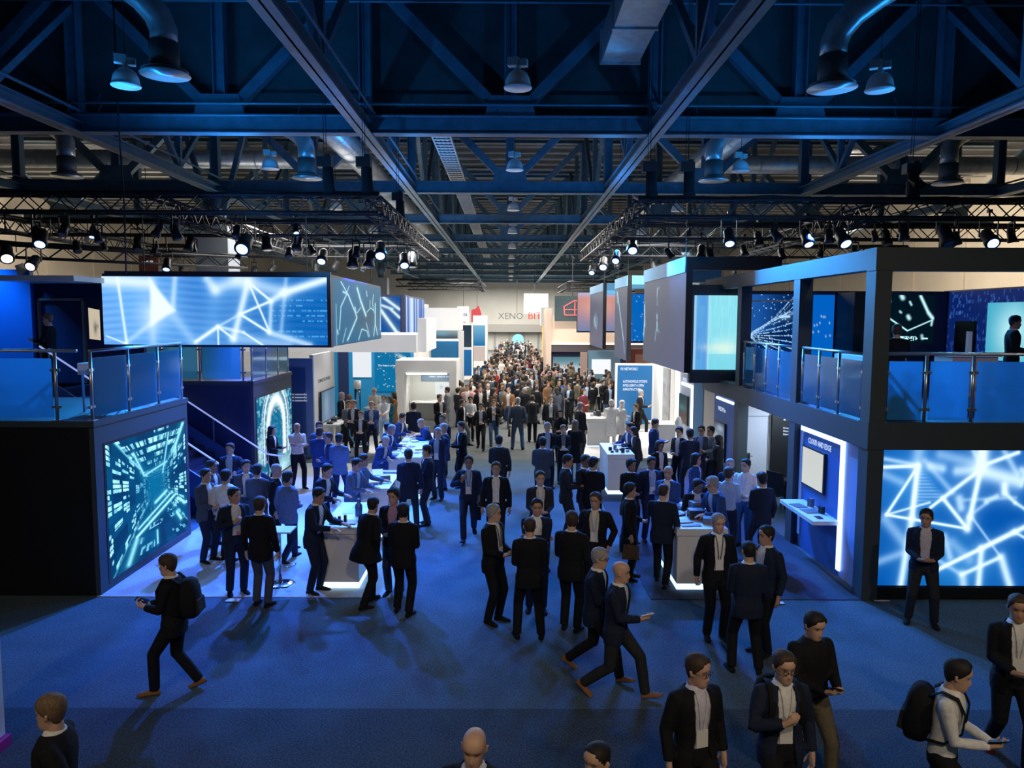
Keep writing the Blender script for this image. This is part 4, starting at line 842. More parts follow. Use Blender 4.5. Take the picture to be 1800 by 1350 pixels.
for sx in (-.52, .52):
    for sy in (-.38, .38): obj('leg', MB().bar((sx, sy, 0), (sx, sy, .72), .05), dev, t)
slab('booklet', 6.95, 17.2, .22, .3, .01, paper, 'white booklet lying on the dark meeting table', 'booklet', .4, None, .762); slab('sign_card', 7.25, 17.5, .3, .02, .42, peach, 'beige upright card on the dark meeting table', 'card', .1, None, .762)
t = wall_x('demo_wall', 'blue demo wall with a wall screen and top light strip, right booth', 19.25, 21.15, 0, 2.5, blue_panel, 5.84, cat='demo wall')
obj('light_strip', MB().box((5.80, 19.3, 2.36), (5.84, 20.85, 2.42)), strip_w, t, world=True); text('lettering', 'WISDM.io', .17, (5.835, 20.75, 2.05), LEFTF, ink_w, t, .003)
tv('wall_screen', 'wall screen with dark and white picture on the blue demo wall', (5.79, 20.95, 1.74), (0, -1.0, 0), (0, 0, -1.0), img_grad((.05,.08,.15), (.55,.65,.8), None, [(.3,.55,.25,.2,(.8,.9,1.),.8),(.6,.15,.3,.08,(.6,.8,1.),.7)]), .05, (-1,0,0), (20, 24), .7, 'screen')
t = wall_x('booth_wall', 'plain beige wall panel behind the blue demo wall', 21.15, 22.4, 0, 2.46, mat('beige_panel', (.62,.55,.45), .6), 5.86)
t = wall_x('booth_wall', 'narrow teal end panel next to the beige wall', 22.4, 23.6, 0, 2.75, teal_panel, 5.84)
t = wall_x('demo_wall', 'pale demo wall with a bright edge strip and a dark screen', 23.6, 25.5, 0, 2.75, mat('pale_blue_wall', (.50,.58,.72), .5), 5.86, cat='demo wall')
obj('light_strip', MB().box((5.82, 23.65, .2), (5.86, 23.85, 2.45)), strip_w, t, world=True); obj('light_strip', MB().box((5.82, 23.85, 2.36), (5.86, 25.2, 2.45)), strip_w, t, world=True); text('lettering', 'NEXUS', .16, (5.855, 25.1, 2.5), LEFTF, ink_w, t, .003)
tv('wall_screen', 'dark landscape screen on the pale demo wall', (5.80, 25.4, 2.02), (0, -1.15, 0), (0, 0, -.9), img_grad((.03,.10,.13), (.22,.14,.10), None, [(.4,.45,.5,.1,(.1,.4,.45),.7)]), .05, (-1,0,0), (20, 20), .6)
t = wall_x('booth_wall', 'bright white wall with a tall grey picture, right side', 25.5, 30.2, 0, 3.05, white_wall, 5.86)
obj('tall_picture', MB().box((5.83, 27.1, .6), (5.86, 28.3, 2.75)), mat('grey_print', (.30,.31,.32), .6, 0, .4, 2.5), t, world=True); obj('light_edge', MB().box((5.80, 25.6, .1), (5.86, 26.0, 2.95)), strip_w, t, world=True)
# right upper deck: rear wall with screens, side wall
t = thing('deck_wall', 'rear wall of the right upper deck with a particle screen and a blue screen', 'booth wall', (8, 19.1, 2.9)); obj('panel', MB().box((6.06, 19.3, 2.9), (9.25, 19.45, 5.3)), navy, t, world=True)
screen('led_face', (6.18, 19.25, 5.21), (1.27, 0, 0), (0, 0, -1.7), 130, 150, img_swirl, 1., t); screen('led_face', (7.77, 19.25, 5.20), (.55, 0, 0), (0, 0, -1.7), 30, 60, img_dots, .9, t)
obj('top_trim', MB().box((6.1, 19.22, 5.02), (7.4, 19.3, 5.06)), white, t, world=True); obj('dark_return', MB().box((8.35, 18.2, 2.9), (9.2, 19.3, 5.25)), black, t, world=True)
t = thing('deck_wall', 'dark wall with the glowing node screen on the right upper deck', 'booth wall', (10.3, 19.2, 2.9)); obj('panel', MB().box((9.25, 19.2, 2.9), (11.2, 19.4, 5.3)), navy, t, world=True)
screen('led_face', (9.50, 19.15, 5.20), (1.34, 0, 0), (0, 0, -1.22), 110, 100, img_nodes, 1.1, t)
t = thing('deck_wall', 'starry blue side wall with a bright screen on the right upper deck', 'booth wall', (11.2, 16, 2.9)); obj('panel', MB().box((11.2, 13.2, 2.9), (11.35, 19.4, 5.32)), navy, t, world=True)
screen('starry_print', (11.19, 19.15, 5.28), (0, -5.9, 0), (0, 0, -2.0), 300, 100, img_stars, .75, t); screen('led_face', (11.17, 17.55, 4.98), (0, -1.7, 0), (0, 0, -1.32), 40, 30, img_glowpanel, 1., t); obj('door_panel', MB().box((11.14, 17.95, 2.9), (11.2, 18.75, 4.55)), black, t, world=True)
t = thing('deck_desk', 'white desk behind the front glass of the right deck', 'desk', (8.3, 14.2, 2.9)); obj('top', MB().box((-.1,-.35,1.0), (.85,.35,1.04)), white, t); obj('body', MB().box((-.05,-.3,0), (.8,.3,1.0)), mat('warm_laminate', (.6,.48,.42), .5), t)
slab('laptop', 8.55, 14.1, .36, .26, .02, dev, 'open laptop base on the white deck desk', 'laptop', .1, None, 3.945); slab('display_stand', 8.75, 14.25, .06, .1, .42, white, 'slim white upright stand on the deck desk', 'stand', 0, None, 3.945)
t = thing('armchair', 'dark armchair behind the front glass of the right deck', 'armchair', (6.55, 12.9, 2.9)); obj('seat', MB().box((-.25,-.3,.1), (.25,.3,.4)), dev, t); obj('backrest', MB().box((-.25,.2,.4), (.25,.32,.72)), dev, t); obj('base', MB().box((-.2,-.25,0), (.2,.25,.1)), chrome, t)
for (x, y, lb) in ((6.5, 17.6, 'white armchair behind the second bay glass of the right deck'), (6.9, 13.9, 'white armchair behind the nearest bay glass of the right deck')):
    t = thing('armchair', lb, 'armchair', (x, y, 2.9)); obj('seat', MB().box((-.3,-.3,.15), (.3,.3,.45)), white, t); obj('backrest', MB().box((.2,-.3,.45), (.32,.3,.9)), white, t); obj('base', MB().box((-.2,-.2,0), (.2,.2,.15)), chrome, t)
t = thing('reception_desk', 'curved white desk with a light line on the right upper deck', 'desk', (7.5, 15.2, 2.9)); g = MB().box((-.5,-.9,0), (.1,.9,.95)); obj('body', g, white, t); obj('light_line', MB().box((-.52,-.9,.72), (-.5,.9,.78)), strip_w, t)
# hanging grey screens over the right aisle edge
def hang_box(y0, y1, z0, z1, key, label, x=4.75, wide=1.6, img2=None, fas=.42):
    t = thing('hanging_screen', label, 'hanging screen', (x, (y0+y1)/2, z0), 0, 'grey screens hanging over the right aisle edge')
    obj('core', MB().box((x+.03, y0, z0), (x+.2, y1, z1)), black, t, world=True); screen('led_face', (x+.02, y1, z1-fas), (0, y0-y1, 0), (0, 0, z0-z1+fas), 110, 80, img_greymesh(key), 1., t)
    obj('fascia', MB().box((x-.01, y0, z1-fas), (x+.03, y1, z1)), mat('fascia_blue', (.10,.34,.62), .5), t, world=True); obj('beam', MB().box((x+.2, y1-.5, z1-.42), (x+wide, y1-.2, z1)), mat('fascia_blue', (.1,.2,.3)), t, world=True)
    obj('beam', MB().box((x+.2, y0, z1-.36), (x+wide, y0+.2, z1)), black if key == 'a' else mat('fascia_blue', (.1,.2,.3)), t, world=True)
    for yy in (y0+.4, y1-.4): obj('cable', MB().bar((x+.1, yy, z1), (x+.1, yy, 13.62), .015), black, t, world=True)
    return t
hang_box(20.4, 26.7, 3.1, 6.25, 'a', 'largest and nearest grey hanging screen over the right aisle edge', wide=2.6); hang_box(30.5, 34.0, 2.85, 6.3, 'b', 'second grey hanging screen with a diagonal light beam'); hang_box(38.4, 44.5, 3.0, 6.35, 'c', 'farthest grey hanging screen with faint light marks')
t = thing('corner_screen', 'bright cyan screen in a black frame at the corner of the right booth', 'screen', (5.6, 20.45, 3.1)); obj('frame', MB().box((4.95, 20.5, 3.1), (6.4, 20.62, 5.5)), tower, t, world=True)
screen('led_face', (5.02, 20.45, 5.21), (1.22, 0, 0), (0, 0, -2.02), 80, 110, img_forest, .95, t); obj('lower_beam', MB().box((4.95, 20.5, 2.82), (6.4, 20.7, 3.1)), tower, t, world=True)
g = MB(); g.box((6.5, 33.9, 3.4), (9.5, 34.05, 5.6)); t = thing('hanging_led_wall', 'deep blue LED panel seen between the grey hanging screens', 'LED wall', (7, 34, 3.4)); obj('casing', MB().box((5.0, 35.5, 3.4), (8.5, 35.65, 5.75)), navy, t, world=True); obj('cable', MB().bar((6.7, 35.58, 5.75), (6.7, 35.58, 13.62), .02), black, t, world=True)
screen('led_face', (5.05, 35.45, 5.7), (3.3, 0, 0), (0, 0, -2.2), 60, 40, lambda u, v: mixc(np.zeros(u.shape+(3,))+np.array((.0,.14,.55)), (.2,.5,.9), (hashn(np.floor(u*60), np.floor(v*40)) > .96)*1.), .9, t)

# ------------------------------------------------------------------ rear booths, left side
g = MB().box((-6.36, 24.4, 0), (-4.2, 33.1, .10)); single('booth_platform', g, white, 'white raised floor of the bright booth on the left', 'platform')
g = MB().box((2.3, 23.8, 0), (5.78, 30.1, .10)); single('booth_platform', g, white, 'white raised floor of the bright booth on the right', 'platform')
t = thing('booth_wall', 'blue banner wall beside the second tower', 'booth wall', (-6.8, 24.3, 0)); obj('panel', MB().box((-7.6, 24.2, 0), (-6.36, 24.35, 3.25)), mat('soft_blue', (.16,.27,.55), .5), t, world=True); obj('inset', MB().box((-7.5, 24.17, .1), (-6.6, 24.2, 2.95)), tower_blue, t, world=True)
for z in (2.05, 1.95, 1.85): text('lettering', 'Smart networks', .1, (-7.2, 24.165, z), FRONT, ink_w, t, .002)
t = thing('booth_wall', 'white booth wall with a tilted wall screen, left side', 'booth wall', (-6.4, 26, 0)); obj('panel', MB().box((-6.5, 24.36, 0), (-6.38, 27.3, 3.35)), white_wall, t, world=True)
text('lettering', 'CONNECTED WORLD', .17, (-6.37, 24.9, 2.38), RIGHTF, ink_d, t, .003)
tv('wall_screen', 'grey wall screen on the white booth wall, left side', (-6.28, 25.0, 2.05), (0, 1.85, 0), (0, 0, -1.02), img_grad((.10,.22,.36), (.16,.26,.42), None, [(.35,.5,.2,.5,(.45,.55,.65),.6)]), .06, (1,0,0), (24, 16), .8)
obj('shelf', MB().box((-6.38, 24.9, .93), (-5.7, 27.2, .98)), white, t, world=True)
for i, y in enumerate((25.2, 25.7, 26.3, 26.8)): slab('device', -6.05, y, .2, .26, .06+.05*(i % 2), dev, 'dark device on the shelf under the grey wall screen', 'device', .2*i, 'devices under the grey wall screen', .983)
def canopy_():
    t = thing('booth_canopy', 'white header box above the bright booth on the left', 'booth header', (-6.3, 29, 3.3)); obj('header', MB().box((-9.6, 27.0, 3.32), (-3.35, 31.0, 3.95)), glow_white, t, world=True); obj('end_block', MB().box((-3.34, 27.3, 3.32), (-3.02, 31.0, 4.55)), glow_white, t, world=True); return t
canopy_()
t = thing('booth_wall', 'blue rear wall with a white screen and star map, left side', 'booth wall', (-5.8, 34, 0)); obj('panel', MB().box((-8.4, 34.0, 0), (-4.35, 34.15, 3.3)), mat('azure_wall', (.01,.22,.48), .5), t, world=True); obj('dark_panel', MB().box((-7.75, 33.9, 0), (-7.3, 34.0, 3.2)), navy, t, world=True)
screen('display', (-7.1, 33.94, 3.05), (.85, 0, 0), (0, 0, -1.2), 12, 16, img_grad((.9,.95,1.), (.9,.95,1.)), .9, t)
screen('star_map', (-6.1, 33.96, 3.1), (1.6, 0, 0), (0, 0, -1.9), 60, 70, lambda u, v: mixc(np.zeros(u.shape+(3,))+np.array((.0,.20,.45)), (.7,.95,1.), np.clip((hashn(np.floor(u*40), np.floor(v*46)) > .965)*.8+np.exp(-((u-.8)/.15)**2-((v-.2-.5*(u-.8))/.05)**2), 0, 1)), .8, t); text('lettering', 'The future is here', .12, (-5.95, 33.93, 2.35), FRONT, ink_w, t, .002)
t = thing('kiosk', 'white portal kiosk with a blue header and a white screen, left of the aisle', 'kiosk', (-3.5, 32, 0)); obj('left_jamb', MB().box((-4.74, 31.21, 0), (-4.4, 33.4, 2.25)), white_wall, t, world=True); obj('right_jamb', MB().box((-2.5, 31.21, 0), (-2.21, 33.4, 2.25)), white_wall, t, world=True)
obj('lintel', MB().box((-4.75, 31.2, 2.25), (-2.2, 33.4, 2.78)), white_wall, t, world=True); obj('light_line', MB().box((-4.3, 31.17, 2.2), (-2.6, 31.2, 2.26)), strip_w, t, world=True); obj('rear_panel', MB().box((-4.4, 33.3, 0), (-2.5, 33.4, 2.25)), mat('grey_panel', (.5,.52,.50), .6), t, world=True)
obj('header_panel', MB().box((-3.9, 33.2, 1.75), (-2.5, 33.3, 2.08)), mat('slate_header', (.10,.17,.26), .5), t, world=True); text('lettering', 'SMART SENSOR INNOVATIONS', .1, (-3.55, 33.19, 1.92), FRONT, ink_w, t, .002); screen('display', (-3.3, 33.28, 1.7), (.62, 0, 0), (0, 0, -.55), 16, 14, img_grad((.9,.95,.95), (.85,.9,.9), None, [(.45,.4,.12,.15,(.3,.4,.4),.6)]), .9, t)
obj('rear_shelf', MB().box((-4.3, 32.5, .85), (-2.6, 33.2, .92)), white, t, world=True)
t = thing('robot_arm_tower', 'slim chrome display column behind the visitors, left bright booth', 'display column', (-6.3, 31, .1)); g = MB(); g.smooth = True; g.tube([(0,0,0),(0,0,1.5)], .13, 16); obj('shaft', g, clear, t); g = MB(); g.smooth = True; g.tube([(0,0,1.5),(0,0,1.85)], .15, 16); obj('cap', g, white, t); g = MB(); g.tube([(0,0,0),(0,0,.08)], .2, 16); obj('foot', g, chrome, t)
t = thing('pedestal', 'white pedestal in front of the star map wall', 'pedestal', (-4.6, 32.6, 0)); obj('column', MB().box((-.22,-.2,.1), (.22,.2,1.55)), white, t); obj('base', MB().box((-.3,-.28,0), (.3,.28,.1)), white, t)
t = thing('bar_table', 'white cafe table with drinks in the bright booth on the left', 'table', (-5.2, 28.6, .1)); g = MB(); g.smooth = True; g.lathe([(.02,1.0),(.38,1.0),(.38,1.03),(.0,1.03)], n=20); obj('top', g, white, t); g = MB(); g.tube([(0,0,0),(0,0,1.0)], .04, 10); obj('column', g, chrome, t); g = MB(); g.lathe([(.28,0),(.28,.03),(0,.04)], n=20); obj('foot', g, chrome, t)
t = thing('lounge_chair', 'curved pale blue plastic chair at the edge of the left bright booth', 'chair', (-4.95, 24.6, 0)); g = MB(); g.smooth = True; g.tube([(-.3,.1,.85),(-.26,.05,.6),(-.1,-.1,.42),(.3,-.15,.42)], [(.04,.24)]*4, 12, up=(0,1,0)); obj('shell', g, mat('chair_blue', (.25,.5,.75), .3), t); g = MB().box((-.25,-.25,0), (.25,.2,.28)); obj('base', g, white, t)
t = thing('box_sign', 'big white box sign above the teal booth, left of the aisle', 'sign', (-3.7, 42, 3.9)); obj('box', MB().box((-4.75, 42, 3.86), (-2.72, 44, 5.1)), glow_white, t, world=True)
t = thing('teal_booth', 'teal booth wall with a header screen under the white box sign', 'booth wall', (-3.5, 42.2, 0)); obj('panel', MB().box((-4.4, 42.1, 0), (-2.82, 42.3, 3.3)), teal_panel, t, world=True); obj('end_post', MB().box((-2.84, 41.9, 0), (-2.66, 44, 3.8)), white, t, world=True)
screen('header_screen', (-4.3, 42.05, 3.82), (1.4, 0, 0), (0, 0, -.42), 30, 10, img_grad((.35,.5,.55), (.03,.06,.1), None, [(.4,.3,.2,.3,(.2,.5,.7),.8)]), .8, t); obj('light_line', MB().box((-4.35, 42.03, 3.26), (-2.85, 42.1, 3.34)), strip_w, t, world=True)
for (x0, x1, y, z1, imgs, lb) in [(-3.62, -2.72, 55, 4.0, [((.02,.05,.08),(.04,.07,.10),4.0,2.4), ((.9,.95,1.),(.9,.95,1.),2.35,2.25), ((.02,.2,.5),(.02,.15,.4),2.2,.3)], 'dark and blue panel tower farther along the left side of the aisle'),
                            (-2.66, -1.72, 55, 4.6, [((.25,.6,.85),(.0,.2,.5),4.0,2.5), ((.8,.65,.58),(.8,.66,.6),2.45,1.4), ((.02,.2,.45),(.02,.2,.45),.9,.2)], 'blue sky panel tower nearest the aisle on the left')]:
    t = thing('panel_tower', lb, 'panel tower', ((x0+x1)/2, y, 0)); obj('body', MB().box((x0, y, 0), (x1+.1, y+2, z1+.1)), white_wall, t, world=True)
    for (a, b, za, zb) in imgs: screen('print', (x0+.05, y-.02, za), (x1-x0-.1, 0, 0), (0, 0, zb-za), 10, 14, img_grad(a, b), .8, t)
t = thing('hanging_sign', 'white hanging sign with blue lettering far left of the aisle', 'sign', (-4.8, 72, 4.4)); obj('board', MB().box((-5.0, 72, 4.2), (-3.9, 72.3, 5.6)), white, t, world=True); text('lettering', 'data', .5, (-4.85, 71.98, 4.7), FRONT, mat('ink_blue', (.03,.08,.4), .5), t, .01); obj('hanger', MB().bar((-4.4, 72.1, 5.6), (-4.4, 72.1, 13.62), .03), black, t, world=True)
t = thing('hanging_sign', 'red angular hanging sign far left of the aisle', 'sign', (-3.3, 74, 4.2)); obj('board', MB().prism([(-3.75,4.1),(-3.1,4.1),(-2.75,4.9),(-3.0,5.75),(-3.35,5.4),(-3.75,5.3)], 'y', 74, 74.4), mat('sign_red', (.5,.04,.05), .5), t, world=True); obj('hanger', MB().bar((-3.2, 74.2, 5.4), (-3.2, 74.2, 13.62), .03), black, t, world=True)
t = thing('hanging_sign', 'hanging sign with dark and red block letters over the far aisle', 'sign', (0, 80, 4.5)); text('lettering', 'XENO', .95, (-1.2, 80, 4.4), FRONT, mat('ink_dark', (.12,.13,.14), .5), t, .1); text('lettering', 'BIT', 1.05, (1.95, 80, 4.4), FRONT, mat('ink_red', (.6,.04,.04), .5), t, .1)
obj('hanger', MB().bar((.8, 80, 5.0), (.8, 80, 13.62), .04), black, t, world=True)
t = thing('hanging_sign', 'plain white hanging box in front of the far wall', 'sign', (3.4, 90, 5)); obj('box', MB().box((1.75, 90, 5.0), (4.6, 91, 7.4)), white_wall, t, world=True); obj('hanger', MB().bar((3, 90.5, 7.4), (3, 90.5, 13.62), .05), black, t, world=True)
t = thing('door_sign', 'round pale blue sign at the far doors', 'sign', (1.2, 103, 0)); g = MB(); g.lathe([(.8,0),(.8,.1)], n=24, M=Matrix.Translation((0,0,1.5)) @ Matrix.Rotation(R(90), 4, 'X')); obj('disc', g, mat('sign_sky', (.2,.55,.75), .5), t); obj('pole', MB().bar((0,.2,0), (0,.2,1.5), .1), white, t)
# ------------------------------------------------------------------ rear booths, right side
t = thing('sign_wall', 'blue free-standing sign wall with white lettering, right of the aisle', 'sign', (5.1, 30.2, 0)); obj('frame', MB().box((4.3, 30.2, .05), (5.86, 30.4, 2.75)), white, t, world=True); obj('face', MB().box((4.38, 30.17, .3), (5.78, 30.2, 2.68)), mat('sign_blue', (.01,.12,.33), .4), t, world=True)
for (z, s_, b_, x) in ((2.48,.17,'FX NETWORKS',4.5),(1.98,.15,'AUTONOMOUS SYSTEMS',4.6),(1.82,.15,'INTELLIGENT & OPEN',4.6),(1.66,.15,'INFRASTRUCTURE',4.6)): text('lettering', b_, s_, (x, 30.16, z), FRONT, ink_w, t, .003, sx=.58)
t = thing('dark_panel', 'dark narrow panel right of the blue sign wall', 'booth wall', (6.2, 31, 0)); obj('panel', MB().box((5.9, 31, 0), (6.6, 31.1, 2.3)), navy, t, world=True)
t = thing('white_unit', 'low white unit in front of the white wall on the right', 'counter', (5.3, 25.6, .1)); obj('body', MB().box((-.35,-.5,0), (.35,.5,.85)), white, t); obj('top', MB().box((-.4,-.55,.85), (.4,.55,.9)), white, t)
t = thing('figure_stand', 'small white stand with a pale object beside the white wall', 'stand', (5.55, 24.3, .1)); g = MB(); g.smooth = True; g.lathe([(.16,0),(.14,.04),(.03,.08),(.03,.8),(.1,.9),(.13,1.1),(.08,1.25),(0,1.3)], n=16); obj('body', g, white, t); g = MB(); g.lathe([(.18,0),(.18,.02)], n=16); obj('foot', g, chrome, t)
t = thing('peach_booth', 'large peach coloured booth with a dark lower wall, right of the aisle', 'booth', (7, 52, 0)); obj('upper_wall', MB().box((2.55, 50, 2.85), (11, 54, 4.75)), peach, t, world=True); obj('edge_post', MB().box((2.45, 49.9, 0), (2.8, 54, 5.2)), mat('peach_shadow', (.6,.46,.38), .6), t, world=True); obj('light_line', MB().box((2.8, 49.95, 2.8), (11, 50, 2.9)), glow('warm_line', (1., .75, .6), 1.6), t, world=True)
obj('lower_wall', MB().box((2.8, 50.4, 0), (11, 50.6, 2.82)), navy, t, world=True); obj('body_front', MB().box((2.8, 50.0, 2.3), (11, 50.4, 2.82)), mat('dark_taupe', (.07,.06,.07), .6), t, world=True)
screen('led_face', (2.95, 50.35, 1.95), (2.1, 0, 0), (0, 0, -1.4), 20, 20, img_grad((.10,.25,.30), (.45,.75,.9), None, [(.4,.55,.5,.15,(.85,.95,1.),.8)]), .8, t)
t = thing('hanging_sign', 'dark hanging screen with a red outlined emblem above the peach booth', 'sign', (4.3, 49, 4.6)); obj('board', MB().box((2.95, 49, 4.35), (5.3, 49.2, 6.0)), mat('sign_dark_green', (.015,.035,.04), .5), t, world=True); obj('hanger', MB().bar((4.1, 49.1, 6), (4.1, 49.1, 13.62), .03), black, t, world=True)
g = MB(); em = [(3.6,4.75),(4.9,4.75),(5.0,5.2),(4.7,5.55),(4.25,5.7),(3.9,5.5),(3.55,5.3)]
for i in range(len(em)): a = em[i]; b = em[(i+1) % len(em)]; g.bar((a[0], 48.97, a[1]), (b[0], 48.97, b[1]), .07, .03, (0,1,0))
g.bar((3.6,48.97,5.1), (4.95,48.97,5.1), .06, .03, (0,1,0)); g.bar((4.25,48.97,4.75), (4.25,48.97,5.6), .06, .03, (0,1,0)); obj('emblem', g, glow('emblem_red', (.8,.10,.12), .8, False), t, world=True)
t = thing('hanging_led_wall', 'orange to blue sunset LED panel behind the farthest grey screen', 'LED wall', (6, 47.5, 3.6)); obj('casing', MB().box((4.25, 47.5, 3.65), (8, 47.6, 6.2)), dev, t, world=True); obj('cable', MB().bar((6, 47.55, 6.2), (6, 47.55, 13.62), .02), black, t, world=True)
screen('led_face', (4.3, 47.45, 6.15), (3.6, 0, 0), (0, 0, -2.4), 40, 40, img_grad((.75,.28,.20), (.20,.28,.5), None, [(.35,.35,.3,.3,(1.,.5,.35),.7),(.3,.02,2,.08,(.5,.6,.9),.8)]), .85, t)
t = thing('booth_screen', 'white screen on a pale blue panel above the crowd, right of the aisle', 'screen', (5.2, 43, 0)); obj('panel', MB().box((4.55, 43.1, 0), (6.4, 43.25, 2.7)), mat('panel_sky', (.22,.42,.58), .5), t, world=True); obj('side_panel', MB().box((4.1, 43.1, 0), (4.5, 43.25, 2.6)), mat('panel_rose', (.62,.45,.38), .5), t, world=True); screen('display', (4.75, 43.08, 2.2), (1.1, 0, 0), (0, 0, -.85), 8, 8, img_grad((.95,.97,1.), (.95,.97,1.)), 1., t)
t = thing('booth_wall', 'red and rose panel behind the blue sign wall', 'booth wall', (7.4, 41, 0)); obj('panel', MB().box((6.45, 41, 0), (9.5, 41.15, 2.9)), mat('panel_red', (.42,.12,.09), .5), t, world=True); obj('inset', MB().box((6.9, 40.95, 1.9), (8.3, 41, 2.6)), mat('panel_salmon', (.75,.38,.28), .5), t, world=True)
t = thing('orange_column', 'tall orange-lit booth column at the far right edge of the aisle', 'column', (3.2, 62, 0)); obj('lower', MB().box((2.75, 62, 0), (3.5, 63, 1.2)), white, t, world=True); obj('lit_panel', MB().box((2.75, 62, 1.2), (3.5, 63, 3.9)), glow('amber_panel', (1., .55, .16), .75), t, world=True); obj('cap_box', MB().box((2.6, 61.9, 3.9), (3.6, 63.2, 5.4)), white_wall, t, world=True)
t = thing('warning_stand', 'small white and red stand in the middle of the far aisle', 'stand', (-.75, 44, 0)); obj('lower', MB().box((-.3,-.2,0), (.3,.2,.7)), mat('sign_red', (.5,.04,.05)), t); obj('upper', MB().box((-.2,-.15,.7), (.2,.15,1.5)), white, t)
for (x0, x1, y, z, m_, lb) in [(-14,-8.4,36,4.6,white_wall,'broad white booth block behind the left LED ring'),(-12,-6,50,5.5,white_wall,'white booth block far behind on the left'),(7.5,15,58,5.0,white_wall,'white booth block far behind on the right'),(-24,-15,33,5.2,mat('cream_block',(.7,.62,.5),.7),'cream booth block beyond the left upper deck'),(12.5,20,34,5.2,mat('cream_block',(.7,.62,.5)),'cream booth block beyond the right upper deck'),(-11,-4.5,78,5,white_wall,'pale booth block at the far left end'),(4.5,12,84,4.6,white_wall,'pale booth block at the far right end')]:
    t = thing('booth_block', lb, 'booth', ((x0+x1)/2, y, 0)); obj('wall', MB().box((x0, y, 0), (x1, y+6, z)), m_, t, world=True); obj('header_strip', MB().box((x0, y-.05, z-.5), (x1, y, z-.42)), strip_w, t, world=True)
t = thing('banner', 'brown banner on a pale wall above the left LED wall', 'banner', (-15.66, 32.90, 6.49)); obj('cloth', MB().box((-.42,-.02,-.2), (.42,.02,.75)), mat('banner_brown', (.22,.06,.04), .8), t); obj('hanger', MB().bar((0,0,.75), (0,0,6.2), .02), black, t); text('lettering', '#HUB', .2, Vector(t.location)+Vector((-.3,-.03,.35)), FRONT, ink_w, t, .004)
t = thing('column', 'white pillar with a magenta foot at the left edge of the frame', 'pillar', (-5.545, 7.5, 0)); obj('shaft', MB().box((-.5,-.25,.12), (.15,.2,1.9)), white, t); obj('foot', MB().box((-.4,-.2,0), (.2,.22,.11)), mat('magenta', (.45,.02,.22), .5), t)
slab('floor_label', *(-4.46, 11.80, 0.00)[:2], .22, .13, .003, paper, 'white paper label on the carpet edge, left booth', 'label', 0, None, .013); slab('floor_label', *(4.39, 11.75, 0.00)[:2], .14, .1, .003, paper, 'white paper label on the carpet edge, right booth', 'label', 0, None, .013); slab('floor_label', *(6.12, 11.88, 0.00)[:2], .25, .05, .003, paper, 'pale strip on the floor below the right LED wall', 'label', 0, None, .002)

# ------------------------------------------------------------------ people
def remesh(mb, voxel, it=2, name='m', dec=1.):
    me = bpy.data.meshes.new(name); me.from_pydata(mb.v, [], mb.f); me.update()
    import bmesh
    bm = bmesh.new(); bm.from_mesh(me); bmesh.ops.recalc_face_normals(bm, faces=bm.faces); bm.to_mesh(me); bm.free()
    o = bpy.data.objects.new('tmp', me); C.objects.link(o)
    md = o.modifiers.new('r', 'REMESH'); md.mode = 'VOXEL'; md.voxel_size = voxel; md.use_smooth_shade = True
    if it:
        sm = o.modifiers.new('s', 'SMOOTH'); sm.iterations = it; sm.factor = .5
    if dec < 1: d = o.modifiers.new('d', 'DECIMATE'); d.ratio = dec
    dg = bpy.context.evaluated_depsgraph_get()
    out = bpy.data.meshes.new_from_object(o.evaluated_get(dg)); out.name = name
    bpy.data.objects.remove(o); bpy.data.meshes.remove(me)
    out.polygons.foreach_set('use_smooth', [True]*len(out.polygons))
    return out
def ik(a, b, l1, l2, pole):
    a = Vector(a); b = Vector(b); d = b-a; L = d.length
    if L > (l1+l2)*.998: b = a + d*((l1+l2)*.998/L); d = b-a; L = d.length
    d.normalize(); x = (l1*l1-l2*l2+L*L)/(2*L); h = math.sqrt(max(l1*l1-x*x, 0))
    p = Vector(pole); p = (p-d*p.dot(d)).normalized()
    return a+d*x+p*h, b
